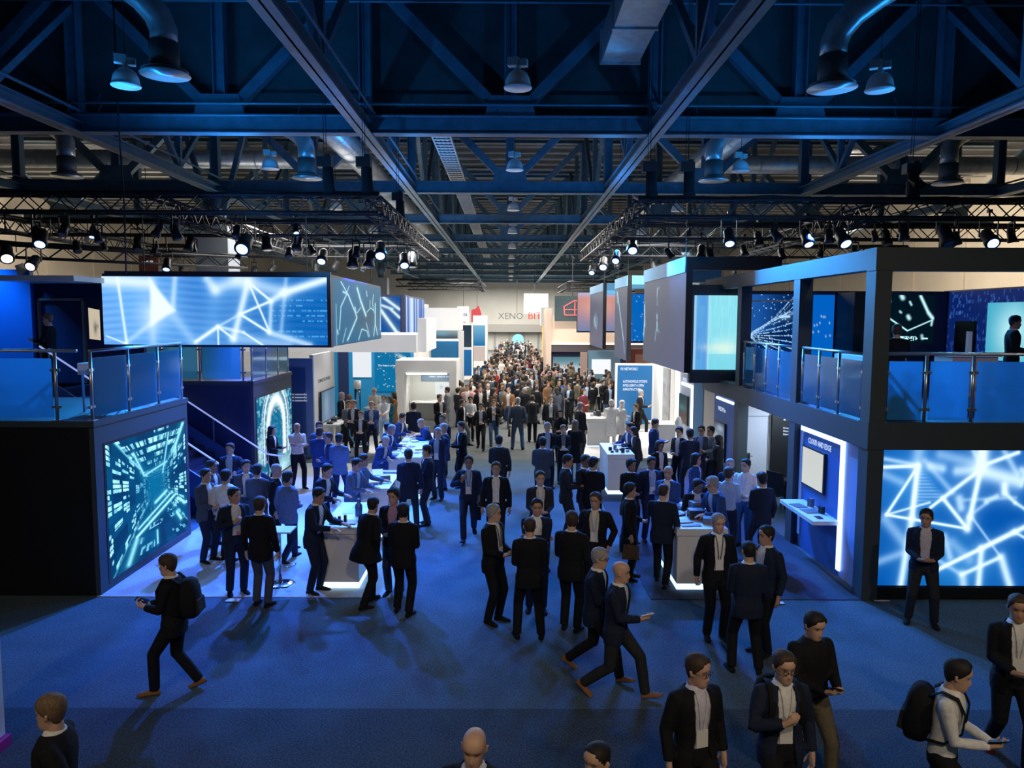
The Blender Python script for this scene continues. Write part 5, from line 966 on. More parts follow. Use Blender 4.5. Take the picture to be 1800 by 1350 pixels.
# hand presets, s = +1 the person's left: wrist, elbow pole, finger direction, palm normal, finger curl
HANDS = {
 'side':   lambda s: ((s*.262,-.04,.885), (s*.5,1,0), (s*.02,-.12,-1), (-s,0,0), .5),
 'pocket': lambda s: ((s*.215,-.05,.93), (s*1.,.9,0), (-s*.1,-.25,-1), (-s,.2,0), .2),
 'hold':   lambda s: ((s*.085,-.25,1.07), (s*.42,.6,-.6), (-s*.8,-.6,.05), (-s*.3,.4,.8), .9),
 'phone':  lambda s: ((s*.05,-.31,1.13), (s*.5,.5,-.7), (-s*.1,-1,.35), (-s*.2,.3,1), .75),
 'phone2': lambda s: ((s*.075,-.31,1.12), (s*.5,.5,-.7), (-s*.45,-1,.3), (-s*.4,.3,1), .75),
 'cross':  lambda s: ((-s*.09,-.215-.03*s,1.2+.025*s), (s*1.,-.1,-.9), (-s*1.,.2,.12), (0,1,-.2), .3),
 'table':  lambda s: ((s*.17,-.44,1.15), (s*.5,.5,-.7), (-s*.15,-1,-.1), (0,0,-1), .35),
 'reach':  lambda s: ((s*.19,-.46,1.2), (s*.6,.5,-.8), (-s*.1,-1,.15), (-s*.6,0,-.6), .7),
 'chest':  lambda s: ((s*.06,-.22,1.24), (s*1.,.2,-.8), (-s*.7,-.3,.7), (-s*.2,1,.1), 1.1),
 'behind': lambda s: ((s*.05,.18,.99), (s*1.,.6,.1), (-s*.8,0,-.5), (0,1,0), .6),
 'swf':    lambda s: ((s*.225,-.27,1.0), (s*.3,1,-.4), (0,-.6,-.8), (-s,0,0), .6),
 'swb':    lambda s: ((s*.25,.2,.91), (s*.4,1,.2), (0,.35,-1), (-s,0,0), .6),
 'bag':    lambda s: ((s*.275,-.0,.88), (s*.5,1,0), (0,-.05,-1), (-s,0,0), 1.5),
 'strap':  lambda s: ((s*.13,-.19,1.3), (s*1.,.1,-1), (-s*.2,-.1,1), (0,1,0), 1.3),
 'ear':    lambda s: ((s*.12,-.06,1.55), (s*1.,-.1,-1), (-s*.05,.2,1), (-s,0,0), .7),
 'gest':   lambda s: ((s*.2,-.34,1.14), (s*1.,.4,-.6), (s*.2,-1,.5), (-s*.7,0,.7), .45),
}
LEGS = {   # pelvis drop, then (ankle x, y, z, foot pitch) for +1 and -1
 'stand': (0, (.105,-.03,.085,0), (-.105,.02,.085,0)),
 'wide':  (.02, (.17,-.02,.085,0), (-.17,.03,.085,0)),
 'rest':  (.012, (.15,-.1,.085,0), (-.09,.04,.085,0)),
 'walk':  (.075, (.085,-.36,.095,-.25), (-.085,.37,.15,.55)),
 'walkb': (.075, (.085,.37,.15,.55), (-.085,-.36,.095,-.25)),
 'step':  (.035, (.09,-.23,.085,0), (-.09,.24,.12,.4)),
 'stepb': (.035, (.09,.24,.12,.4), (-.09,-.23,.085,0)),
 'lead':  (.03, (.1,-.2,.085,0), (-.1,.14,.085,.05)),
}
HZ = [-.035, -.015, 0, .018, .034, .046, .058, .072, .09, .106, .12, .134, .148, .168, .19, .208, .222, .231, .235]
HW = [.03, .038, .046, .054, .059, .061, .063, .066, .070, .073, .0755, .077, .0775, .077, .072, .062, .046, .026, .004]
HF = [.03, .06, .083, .090, .088, .0895, .0885, .087, .085, .083, .081, .089, .094, .092, .082, .066, .046, .024, .003]
HB = [.03, .036, .04, .048, .056, .063, .070, .078, .086, .093, .098, .101, .103, .103, .096, .083, .062, .034, .004]
def head_grid(nphi=36, off=None):
    V = []
    for k, z in enumerate(HZ):
        for j in range(nphi):
            ph = 2*PI*j/nphi - PI        # 0 = front
            c, s = math.cos(ph), math.sin(ph)
            y = -HF[k]*(abs(c)**.85) if c > 0 else HB[k]*abs(c)
            x = HW[k]*math.copysign(abs(s)**.9, s)
            p = Vector((x, y, z))
            if c > 0:
                nz = math.exp(-(x/.0105)**2)
                t = (z-.066)/.062                       # nose from tip to bridge
                if 0 <= t <= 1: p.y -= .024*nz*(1-t)**.8
                elif -.25 < t < 0: p.y -= .024*nz*(1+t/.25)
                e = math.exp(-((abs(x)-.032)/.014)**2-((z-.117)/.011)**2); p.y += .011*e
                m = math.exp(-(x/.02)**2)
                p.y -= .004*m*math.exp(-((z-.049)/.005)**2); p.y += .004*m*math.exp(-((z-.043)/.003)**2)
                p.y -= .004*m*math.exp(-((z-.036)/.004)**2)
            if off:
                n = Vector((p.x, p.y, (z-.11)*.8)); n.normalize(); p = p + n*off(p, ph)
            V.append(p)
    F = []
    for k in range(len(HZ)-1):
        for j in range(nphi):
            a = k*nphi+j; b = k*nphi+(j+1) % nphi; F.append((a, b, b+nphi, a+nphi))
    F.append(tuple(range(nphi))[::-1]); F.append(tuple(range((len(HZ)-1)*nphi, len(HZ)*nphi)))
    return V, F
def sstep(a, b, x):
    t = min(max((x-a)/(b-a), 0), 1); return t*t*(3-2*t)
def hair_off(style):
    th = {'short': .011, 'buzz': .004, 'full': .018, 'thin': .006, 'long': .02, 'fringe': .005}[style]
    def f(p, ph):
        a = abs(ph)/PI
        if style == 'fringe': line = .3 if a < .38 else (.30 if p.z > .175 else .07)
        else: line = np.interp(a, [0, .18, .3, .42, .5, .6, .75, 1], [.200, .192, .160, .125, .095, .078, .04, .022])
        if style == 'thin': line += .02*max(0, 1-a*2.2)
        if style == 'long': line = np.interp(a, [0, .2, .33, .45, .6, 1], [.19, .185, .14, .02, -.05, -.05])
        m = sstep(line-.006, line+.012, p.z)
        if style == 'fringe' and p.z > .178: m = 0
        w = 1+.25*math.sin(p.x*160+p.z*90)*math.sin(p.y*120+1)
        top = 1+.5*sstep(.15, .22, p.z)*(style in ('short', 'full'))
        return -.008*(1-m)+th*m*w*top
    return f
def hand_mb(mb, W, fd, pn, curl, s):
    """palm, four fingers and a thumb that leaves the side of the palm"""
    x = Vector(fd).normalized(); z = Vector(pn); z = (z-x*z.dot(x)).normalized(); y = z.cross(x)*(-s)
    if s > 0: y = -(z.cross(x))
    # y points to the thumb side
    W = Vector(W); P = lambda a, b, c: W+x*a+y*b+z*c
    mb.limb([P(-.03,0,0), P(.02,.0,0), P(.06,.002,.002), P(.088,.002,.004)], [(.027,.022), (.036,.017), (.042,.016), (.040,.014)] if False else [.024, .027, .028, .024], 10)
    mb.hexa([P(.0,-.028,-.013), P(.0,.03,-.013), P(.0,.03,.013), P(.0,-.028,.013),
             P(.092,-.039,-.011), P(.092,.04,-.011), P(.092,.04,.012), P(.092,-.039,.012)])
    for k, (b, L, r) in enumerate([(.031,.072,.0085), (.0105,.08,.009), (-.0105,.074,.0085), (-.031,.058,.0075)]):
        c = curl*(1+.12*k); p = P(.085, b, .002); a = 0.; pts = [P(.07,b,.0), p]
        for q, seg in enumerate((.45, .32, .23)):
            a += c*(.55, .6, .45)[q]
            sp = x*math.cos(a)+z*math.sin(a)+y*(b*1.2*(1-min(c,.9)))
            p = p+sp.normalized()*(L*seg); pts.append(p)
        mb.limb(pts, [r*1.1, r*1.05, r, r*.92, r*.8], 8)
    t0 = P(.015,.022,.004); t1 = P(.045,.052,.016); t2 = P(.072,.058,.032+.012*curl); t3 = P(.092,.05,.044+.015*curl)
    mb.limb([t0, t1, t2, t3], [.014, .0125, .0105, .009], 8)
TZ  = [.80, .86, .93, 1.0, 1.08, 1.16, 1.24, 1.31, 1.37, 1.42, 1.455, 1.485, 1.51]
TW  = [.158, .165, .165, .158, .150, .152, .160, .166, .166, .155, .122, .082, .06]
TD  = [.105, .112, .112, .105, .100, .104, .112, .115, .112, .10, .085, .07, .062]
def person_meshes(hands=('side','side'), legs='stand', lean=0, twist=0, head=(0,0,0), top='jacket', hair='short', vox=.009,
                  front='open', fem=False, belly=0., skirt=False, coat=0., hood=False, flare=0.):
    drop, La, Lb = LEGS[legs]; pel = Vector((0, 0, .93-drop))
    ln = R(lean); tw = R(twist)
    def B(p):                             # spine: lean and twist, on top of the pelvis
        p = Vector(p); p.z -= drop; z = p.z+drop; k = sstep(.9, 1.16, z)
        q = Matrix.Rotation(ln*k, 3, 'X') @ (p-pel); q = Matrix.Rotation(tw*k, 3, 'Z') @ q
        return q+pel
    sx = .9 if fem else 1.
    J = {}
    for s in (1, -1):
        sh = B((s*.174*sx, .01, 1.41)); hp = HANDS[hands[0 if s > 0 else 1]](s)
        w = Vector(hp[0]); w.z -= drop
        if lean: w = Matrix.Rotation(ln*.75, 3, 'X') @ (w-pel)+pel if hands[0 if s>0 else 1] not in ('side','bag','pocket','table') else w
        if twist: w = Matrix.Rotation(tw, 3, 'Z') @ (w-pel)+pel
        rt = Matrix.Rotation(tw, 3, 'Z')
        e, w = ik(sh, w, .29, .262, rt @ Vector(hp[1])); J[s] = (sh, e, w, rt @ Vector(hp[2]), rt @ Vector(hp[3]), hp[4])
        A = La if s > 0 else Lb
        hip = pel+Vector((s*.092, 0, -.02)); an = Vector(A[:3])
        kn, an = ik(hip, an, .43, .425, (s*.08, -1, 0)); J[s] += (hip, kn, an, A[3])
    HM = Matrix.Translation(B((0, -.012, 1.515))) @ Matrix.Rotation(tw+R(head[0]), 4, 'Z') @ Matrix.Rotation(ln*.4+R(head[1])*.6, 4, 'X') @ Matrix.Rotation(R(head[2]), 4, 'Y') @ Matrix.Scale(1.05, 4)
    out = {}
    # body: head, neck, trunk, arms with hands, legs with feet, grown together
    b = MB(); V, F = head_grid(); b.add([HM @ v for v in V], F)
    for s in (1, -1):                     # ears
        b.add([HM @ Vector(p) for p in [(s*.070,-.006,.078),(s*.070,.012,.084),(s*.070,.02,.128),(s*.070,-.004,.132),(s*.086,.0,.084),(s*.092,.02,.092),(s*.096,.03,.128),(s*.088,.006,.134)]],
              [(0,3,2,1),(4,5,6,7),(0,1,5,4),(1,2,6,5),(2,3,7,6),(3,0,4,7)])
    b.limb([B((0,.025,1.42)), B((0,.012,1.49)), HM @ Vector((0,.022,.015)), HM @ Vector((0,.02,.07))], [.075, .062*sx, .06*sx, .055])
    def ring_tube(mb, Z, W, D, n=24, sx=1, fx=B, yo=0):
        Vv = []
        for z, w, d in zip(Z, W, D):
            for k in range(n):
                t = 2*PI*k/n; c, s_ = math.cos(t), math.sin(t)
                Vv.append(fx((w*sx*math.copysign(abs(c)**.8, c), d*math.copysign(abs(s_)**.85, s_)+yo-(belly*math.exp(-((z-1.08)/.13)**2) if s_ < 0 else 0), z)))
        Ff = [(i*n+k, i*n+(k+1) % n, (i+1)*n+(k+1) % n, (i+1)*n+k) for i in range(len(Z)-1) for k in range(n)]
        Ff += [tuple(range(n))[::-1], tuple(range((len(Z)-1)*n, len(Z)*n))]
        mb.add(Vv, Ff)
    ring_tube(b, TZ[2:], [w*.88-.006 for w in TW[2:]], [d*.84 for d in TD[2:]], sx=sx)
    for s in (1, -1):
        sh, e, w, fd, pn, cu, hip, kn, an, fp = J[s]
        b.limb([sh+Vector((-s*.03,0,-.02)), sh.lerp(e, .5), e, e.lerp(w, .45), w], [.036, .042*sx, .037*sx, .036*sx, .0265])
        hand_mb(b, w+(w-e).normalized()*.01, fd, pn, cu, s)
        b.limb([hip+Vector((0,0,.03)), hip.lerp(kn, .5), kn, kn.lerp(an, .4), an], [.06, .066, .048, .05, .034])
        toe = Matrix.Rotation(fp, 3, 'X')
        b.limb([an+toe @ Vector((0,.02,-.04)), an+toe @ Vector((0,-.05,-.06)), an+toe @ Vector((0,-.12,-.067))], [.024, .02, .014], 8)
    me = remesh(b, vox, 1, 'body', .34 if vox < .009 else .25 if vox < .015 else 1.); cv = max(.0125, vox*1.45); out['body'] = me
    n = len(me.vertices); co = np.empty(n*3, 'f'); me.vertices.foreach_get('co', co)
    iM = np.array(HM.inverted()); h = co.reshape(-1, 3) @ iM[:3, :3].T + iM[:3, 3]
    x, y, z = h.T; col = np.ones((n, 4), 'f'); fr = (y < -.045) & (z > 0) & (z < .2)
    eye = np.clip(1.25*np.exp(-((np.abs(x)-.032)/.0125)**2-((z-.116)/.0065)**2)*fr, 0, 1)
    brow = .8*np.clip(1.3*np.exp(-((np.abs(x)-.034)/.018)**2-((z-.137)/.006)**2)*fr, 0, 1)
    lip = np.clip(np.exp(-(x/.022)**2-((z-.042)/.0075)**2)*fr, 0, 1)
    d = np.maximum(eye, brow)
    for c, (k1, k2) in enumerate([(.16, .85), (.14, .55), (.13, .55)]): col[:, c] *= (1-d*(1-k1))*(1-lip*(1-k2))
    at = me.color_attributes.new('Col', 'FLOAT_COLOR', 'POINT'); at.data.foreach_set('color', col.ravel())
    if hair in ('short', 'buzz', 'full', 'thin', 'long', 'fringe'):
        hb = MB(); V, F = head_grid(36, hair_off(hair)); hb.add([HM @ v for v in V], F)
        if hair == 'long':
            hb.tube([HM @ Vector((0,.05,.17)), HM @ Vector((0,.085,.06)), HM @ Vector((0,.085,-.05)), HM @ Vector((0,.1,-.16))], [(.07,.05),(.095,.05),(.1,.045),(.085,.02)], 14, up=(0,1,0))
            out['hair'] = remesh(hb, max(.011, vox), 3, 'hair')
        else:
            hb.smooth = True; hb.sm = [True]*len(hb.f); out['hair'] = hb.mesh('hair')
    if hood:
        hb = MB(); V, F = head_grid(30, lambda p, ph: .016 if not (abs(ph) < .85 and .0 < p.z < .175) else -.012); hb.add([HM @ v for v in V], F)
        hb.tube([HM @ Vector((0,.02,.02)), B((0,.02,1.5)), B((0,.01,1.42)), B((0,0,1.34))], [(.075,.085),(.09,.09),(.16,.125),(.17,.125)], 18, up=(0,1,0))
        out['headscarf'] = remesh(hb, max(.013, vox), 3, 'headscarf')
    # shirt
    g = MB(); zi = [k for k in range(len(TZ)) if TZ[k] > .88]
    ring_tube(g, [TZ[k] for k in zi], [TW[k]*1.0 for k in zi], [TD[k]*1.0 for k in zi], sx=sx)
    if top in ('shirt', 'sweater', 'coat_thin'):
        k = 1.12 if top == 'sweater' else 1.
        g = MB(); ring_tube(g, [TZ[i] for i in zi], [TW[i]*1.03*k for i in zi], [TD[i]*1.05*k for i in zi], sx=sx)
        for s in (1, -1):
            sh, e, w = J[s][:3]
            g.limb([sh, sh.lerp(e, .5), e, e.lerp(w, .5), w], [.066*k, .058*k, .05*k, .046*k, .037*k])
        out['shirt' if top == 'shirt' else 'sweater'] = remesh(g, cv, 3, 'shirt')
    else:
        g.sm = [True]*len(g.f); out['shirt'] = g.mesh('shirt')
    cb = MB(); cb.tube([B((0,.02,1.455)), B((0,.018,1.48)), B((0,.02,1.503))], [(.082,.078),(.071*sx+.002,.071),(.066*sx+.003,.066)], 18, up=(0,1,0)); cb.sm = [True]*len(cb.f)
    if top != 'sweater' and not hood: out['collar'] = cb.mesh('collar')
    if top == 'jacket':
        g = MB(); hem = .775-coat; nz = 22; n = 34
        Z = [hem+(1.49-hem)*i/(nz-1) for i in range(nz)]
        out_, inn = [], []
        for z in Z:
            w = float(np.interp(z, TZ, TW))*1.0+.022+flare*max(0, 1-(z-hem)/.25)*.06; d = float(np.interp(z, TZ, TD))+.022+flare*max(0, 1-(z-hem)/.3)*.05
            if z < .95: w += .012; d += .006
            if coat and z < .92: w = max(w, (.168+.045*(1-sstep(.72, .92, z)))/sx); d = max(d, .135+.035*(1-sstep(.72, .92, z)))
            if z > 1.4: w = max(w, .105*sx if z < 1.47 else .08); d = max(d, .092)
            if 1.1 < z < 1.42: w += .008; d += .006
            a = {'open': np.interp(z, [hem, .95, 1.1, 1.3, 1.42, 1.5], [.50, .34, .27, .31, .36, .5]),
                 'closed': np.interp(z, [hem, .95, 1.06, 1.1, 1.25, 1.42, 1.5], [.30, .05, .02, .03, .28, .42, .5]), 'shut': .02}[front]
            if front == 'shut': a = .02
            for k in range(n+1):
                t = a+(2*PI-2*a)*k/n; c, s_ = math.sin(t), -math.cos(t)   # t=0 at the front (-y)
                by = belly*math.exp(-((z-1.08)/.13)**2) if s_ < 0 else 0
                for L, q in ((out_, 0), (inn, max(.019, cv*1.6))):
                    L.append(B(((w*sx-q)*math.copysign(abs(c)**.8, c), (d-q)*math.copysign(abs(s_)**.85, s_)-by, z)))
        m = n+1; N = len(out_); F = []
        for i in range(nz-1):
            for k in range(n):
                a = i*m+k; F.append((a, a+1, a+1+m, a+m)); F.append((N+a, N+a+m, N+a+m+1, N+a+1))
            a = i*m; F.append((a, a+m, N+a+m, N+a)); a += n; F.append((a, N+a, N+a+m, a+m))
        for k in range(n):
            F.append((k, N+k, N+k+1, k+1)); a = (nz-1)*m+k; F.append((a, a+1, N+a+1, N+a))
        g.add(out_+inn, F)
        for s in (1, -1):
            sh, e, w = J[s][:3]; w2 = w-(w-e).normalized()*.012
            g.limb([sh+Vector((-s*.045,0,.008)), sh+Vector((s*.004,0,-.004)), sh.lerp(e, .16), sh.lerp(e, .5), e, e.lerp(w, .5)], [.062, .071, .074*sx, .067*sx, .059*sx, .053*sx])
            g.tube([e, e.lerp(w2, .5), w2], [.057*sx, .052*sx, .046*sx], 14)
        out['jacket'] = remesh(g, cv, 3, 'jacket', .5)
    # trousers
    g = MB()
    zt = [.84, .9, .96, 1.01]; ring_tube(g, zt, [.165, .172, .168, .16], [.112, .118, .113, .108], sx=.97)
    g.limb([pel+Vector((-.06,0,-.06)), pel+Vector((.06,0,-.06))], [.1, .1], 14)
    if skirt:
        zs = [.5, .7, .84, .96]; ring_tube(g, zs, [.17, .185, .175, .165], [.13, .13, .12, .11], sx=.95, fx=lambda p: Vector((p[0], p[1], p[2]-drop)))
        out['skirt'] = remesh(g, cv, 3, 'skirt')
    else:
        for s in (1, -1):
            hip, kn, an = J[s][6:9]; lo = an+Vector((0, 0, -.02))
            g.limb([hip+Vector((0,0,.0)), hip.lerp(kn, .3), hip.lerp(kn, .65), kn], [.098, .096, .084, .073], 14)
            g.tube([kn+(hip-kn).normalized()*.06, kn, kn.lerp(an, .4), lo], [.074, .073, .069, .062], 14)
        out['trousers'] = remesh(g, cv*1.1, 3, 'trousers', .5)
    for s in (1, -1):
        an, fp = J[s][8], J[s][9]; toe = Matrix.Rotation(fp, 3, 'X')
        g = MB(); yaw = Matrix.Rotation(s*.18, 3, 'Z'); n = 14; V = []
        prof = [(.062,.03,.0,.05), (.05,.037,.0,.075), (.01,.04,.0,.085), (-.05,.042,.0,.075), (-.11,.047,.0,.055), (-.155,.044,.0,.045), (-.185,.03,.004,.035), (-.2,.012,.01,.025)]
        for (y, w, z0, z1) in prof:
            for k in range(n):
                t = 2*PI*k/n; c, q = math.cos(t), math.sin(t)
                V.append(an+toe @ (yaw @ Vector((w*c, y, -.085+(z0+(z1-z0)*.35 if q < 0 else z0+(z1-z0)*.35)+(q*(z1-z0)*(.65 if q > 0 else .35))))))
        F = [(i*n+k, i*n+(k+1) % n, (i+1)*n+(k+1) % n, (i+1)*n+k) for i in range(len(prof)-1) for k in range(n)]
        F += [tuple(range(n))[::-1], tuple(range((len(prof)-1)*n, len(prof)*n))]
        g.add(V, F); g.sm = [True]*len(g.f); out['shoe_%s' % ('left' if s > 0 else 'right')] = g.mesh('shoe')
    fr = lambda x, z, e=.03: B((x, -(float(np.interp(z, TZ, TD))+e+belly*math.exp(-((z-1.08)/.13)**2)), z))
    e = .0085 if top != 'sweater' else .02
    g = MB(); pz = [1.47, 1.40, 1.32, 1.24, 1.15]
    for s in (1, -1): g.tube([B((s*.06, .02, 1.5))]+[fr(s*.05*(1-i/5.2), z, e) for i, z in enumerate(pz)], [.0055]*6, 6)
    out['lanyard'] = g.mesh('lanyard')
    g = MB(); P = [fr(-.055, 1.16, e+.004), fr(.055, 1.16, e+.004), fr(.055, 1.01, e+.008), fr(-.055, 1.01, e+.008)]; q = Vector((0, .004, 0))
    g.hexa([P[3], P[2], P[2]+q, P[3]+q, P[0], P[1], P[1]+q, P[0]+q]); out['badge'] = g.mesh('badge')
    g = MB()
    for s in (1, -1):
        g.tube([HM @ Vector((s*.032+.021*math.cos(t), -.098-.003*math.cos(2*t), .116+.016*math.sin(t))) for t in [2*PI*i/12 for i in range(13)]], .0034, 5, False)
        g.tube([HM @ Vector((s*.053, -.094, .12)), HM @ Vector((s*.078, -.07, .122)), HM @ Vector((s*.083, .01, .118))], .002, 5)
    g.tube([HM @ Vector((-.011, -.099, .118)), HM @ Vector((.011, -.099, .118))], .002, 5); out['glasses'] = g.mesh('glasses')
    g = MB()
    P = [fr(-.018, 1.45, e), fr(.018, 1.45, e), fr(.034, 1.12, e+.004), fr(0, 1.06, e+.004), fr(-.034, 1.12, e+.004)]
    g.add(P+[p+q for p in P], [(0,1,2,3,4),(9,8,7,6,5)]+[(i, i+5, (i+1) % 5+5, (i+1) % 5) for i in range(5)]); out['tie'] = g.mesh('tie')
    out['_J'] = J; out['_HM'] = HM; out['_B'] = B
    return out

# ------------------------------------------------------------------ placing people
CACHE = {}; PLACED = []
phone_m = mat('phone_black', (.015,.016,.02), .2); phone_w = mat('phone_white', (.7,.7,.72), .25)
def person(label, x, y, yaw, h=1.77, sk=0, hc='brown', jk='black', tr=None, sh='white', shoe='black', badge=False, lany='sky', glasses=False, tie=None, group=None, near=False,
           phone=None, pack=None, bag=None, z=0., name='person', **kw):
    vox = .0075 if near else .011; key = (vox, repr(sorted(kw.items())))
    if key not in CACHE: CACHE[key] = person_meshes(vox=vox, **kw)
    P = CACHE[key]; s = h/1.775; yaw = R(yaw)
    if z == .1 and not (-6.36 < x < -4.2 and 24.4 < y < 33.1): z = 0.
    hp = P['_HM'] @ Vector((0, 0, .2)); off = Matrix.Rotation(yaw, 3, 'Z') @ Vector((hp.x, hp.y, 0))*s
    t = thing('person', label, 'person', (x-off.x, y-off.y, z), yaw, group); t.scale = (s, s, s)
    tr = tr or jk; col = dict(body=SKIN[sk], hair=HAIR[hc], shirt=CLOTH[sh], collar=CLOTH[sh], sweater=CLOTH[jk], jacket=CLOTH[jk], trousers=CLOTH[tr], skirt=CLOTH[tr], headscarf=CLOTH[jk],
                              shoe_left=CLOTH[shoe], shoe_right=CLOTH[shoe], lanyard=CLOTH[lany], badge=paper, glasses=dev, tie=CLOTH[tie or 'navy'])
    for k, me in P.items():
        if k[0] == '_' or (k in ('lanyard', 'badge') and not badge) or (k == 'glasses' and not glasses) or (k == 'tie' and not tie): continue
        if not me.materials: me.materials.append(None)
        o = bpy.data.objects.new('shoe' if k.startswith('shoe') else k, me); C.objects.link(o); o.parent = t
        o.material_slots[0].link = 'OBJECT'; o.material_slots[0].material = col[k]
    W = Matrix.Translation(t.location) @ Matrix.Rotation(yaw, 4, 'Z') @ Matrix.Scale(s, 4); J = P['_J']; B = P['_B']
    def put(nm, g, m_, lb, ct): 
        for i, v in enumerate(g.v): g.v[i] = tuple(W @ Vector(v))
        return single(nm, g, m_, lb, ct)
    if phone:
        s_, lb, pm = phone; sh_, e, w, fd, pn = J[s_][:5]; x_ = fd.normalized(); n = (pn-x_*pn.dot(x_)).normalized(); y_ = n.cross(x_); c = w+x_*.095+n*.035; g = MB()
        a, b, d = x_*.075, y_*.037, n*.005; g.hexa([c-a-b-d, c+a-b-d, c+a+b-d, c-a+b-d, c-a-b+d, c+a-b+d, c+a+b+d, c-a+b+d]); put('phone', g, pm, lb, 'phone')
    if pack:
        t2 = thing('backpack', pack, 'backpack', t.location, yaw); t2.scale = (s, s, s); g = MB(); Z = [.98, 1.0, 1.08, 1.2, 1.32, 1.41, 1.45, 1.46]; Wd = [.08, .13, .155, .16, .155, .13, .08, .03]; D = [.05, .09, .115, .12, .11, .085, .05, .02]; n = 20; V = []
        for z_, w_, d_ in zip(Z, Wd, D):
            for k in range(n):
                q = 2*PI*k/n; V.append(B((w_*math.copysign(abs(math.cos(q))**.7, math.cos(q)), .212+d_*math.copysign(abs(math.sin(q))**.7, math.sin(q)), z_)))
        F = [(i*n+k, i*n+(k+1) % n, (i+1)*n+(k+1) % n, (i+1)*n+k) for i in range(len(Z)-1) for k in range(n)]+[tuple(range(n))[::-1], tuple(range((len(Z)-1)*n, len(Z)*n))]
        g.add(V, F); g.sm = [True]*len(g.f); bp_ = obj('bag', g, CLOTH['black'], t2)
        g = MB(); g.hexa([B(p) for p in [(-.1,.29,1.04),(.1,.29,1.04),(.1,.352,1.05),(-.1,.352,1.05),(-.1,.29,1.22),(.1,.29,1.22),(.1,.345,1.2),(-.1,.345,1.2)]]); obj('pocket', g, CLOTH['charcoal'], bp_)
        for q in (-1, 1):
            g = MB(); g.smooth = True; g.tube([B((q*.10,.14,1.42)), B((q*.115,.06,1.49)), B((q*.12,-.06,1.475)), B((q*.125,-.128,1.36)), B((q*.135,-.128,1.2)), B((q*.17,-.02,1.08)), B((q*.15,.13,1.05))], [(.03,.008)]*7, 8, up=(0,0,1)); obj('strap', g, CLOTH['black'], t2)
    if bag:
        s_, lb, kind = bag; w = J[s_][2]; t2 = thing('bag', lb, 'bag', W @ (w+Vector((0,0,-.12))), yaw); g = MB()
        if kind == 'case': g.hexa([(-.04,-.19,-.32),(.04,-.19,-.32),(.04,.19,-.32),(-.04,.19,-.32),(-.03,-.18,-.05),(.03,-.18,-.05),(.03,.18,-.05),(-.03,.18,-.05)])
        else: g.hexa([(-.05,-.15,-.3),(.05,-.15,-.3),(.05,.15,-.3),(-.05,.15,-.3),(-.03,-.12,-.05),(.03,-.12,-.05),(.03,.12,-.05),(-.03,.12,-.05)])
        obj('bag_body', g, CLOTH['black' if kind == 'case' else 'brown'], t2); g = MB(); g.smooth = True; g.tube([(0,-.09,-.06),(0,-.07,.03),(0,.07,.03),(0,.09,-.06)], .012, 6); obj('handle', g, CLOTH['black'], t2)
    PLACED.append((t.location.x, t.location.y)); return t
D = dict
# nearest people, at the bottom edge and crossing the foreground
person('man in dark suit with white collar striding left at the lower left corner', -3.50, 5.49, -78, 1.80, 0, 'light', 'black', hands=('swb','swf'), legs='walk', head=(-8,6,0), near=True)
person('man with backpack and brown shoes walking left past the tunnel screen', -4.14, 8.86, -88, 1.77, 0, 'brown', 'black', shoe='tan', near=True, hands=('phone','phone'), legs='step', head=(0,10,0), lean=3, phone=(-1, 'dark tablet in the hands of the man walking left', phone_m), pack='black backpack on the man walking left past the tunnel screen')
person('bald man seen from above at the bottom edge, looking down', -0.23, 4.94, -8, 1.80, 0, 'grey', 'black', hair='none', near=True, hands=('hold','hold'), legs='step', head=(0,16,3))
person('man with short dark hair facing left, only his head above the bottom edge', 0.61, 4.89, -38, 1.74, 0, 'black', 'black', near=True, hands=('side','swf'), legs='stepb', head=(-8,4,0), hair='buzz')
person('grey-haired man with glasses walking right behind the bald man with a phone', 1.17, 9.28, 70, 1.77, 0, 'grey', 'navy', tr='black', shoe='tan', near=True, glasses=True, hands=('swf','phone'), legs='walkb', head=(0,6,0), lean=4, hair='short')
person('bald man in dark suit and brown shoes walking right with a pale phone', 1.36, 8.74, 66, 1.78, 0, 'grey', 'navy', tr='charcoal', shoe='tan', near=True, hair='none', hands=('side','phone'), legs='walk', head=(8,4,0), lean=4, phone=(-1, 'pale phone held out by the bald man walking right', phone_w))
person('man with glasses and lilac shirt at bottom right, name badge on his chest, looking right', 1.62, 6.11, 18, 1.80, 0, 'brown', 'black', sh='lilac', near=True, glasses=True, badge=True, lany='white', hands=('side','side'), legs='step', head=(28,8,0))
person('man with glasses and open dark jacket raising one fist to his chest, badge hanging low', 2.37, 6.17, 2, 1.80, 0, 'brown', 'navy', tr='black', near=True, glasses=True, badge=True, lany='white', hands=('side','chest'), legs='stepb', head=(4,8,0), pack='dark backpack over the shoulders of the man with the raised fist')
person('man in black sweater and khaki trousers typing on his phone with both hands', 2.99, 7.03, 14, 1.80, 0, 'black', 'black', tr='khaki', near=True, top='sweater', hands=('phone2','phone2'), legs='step', head=(4,20,0), phone=(-1, 'dark phone in both hands of the man in the black sweater', phone_m))
person('man in white shirt carrying a black backpack, walking right with a phone', 3.86, 6.13, 52, 1.80, 0, 'black', 'black', tr='black', near=True, top='shirt', sh='white', hands=('phone2','phone'), legs='walkb', head=(6,14,0), lean=5, phone=(-1, 'phone in the hands of the man in the white shirt', phone_m), pack='black backpack worn by the man in the white shirt')
person('bearded man in dark suit cut off by the right edge of the frame', 5.21, 7.40, -14, 1.84, 1, 'brown', 'black', shoe='maroon', near=True, badge=True, lany='white', hands=('side','hold'), legs='step', head=(-10,8,0))
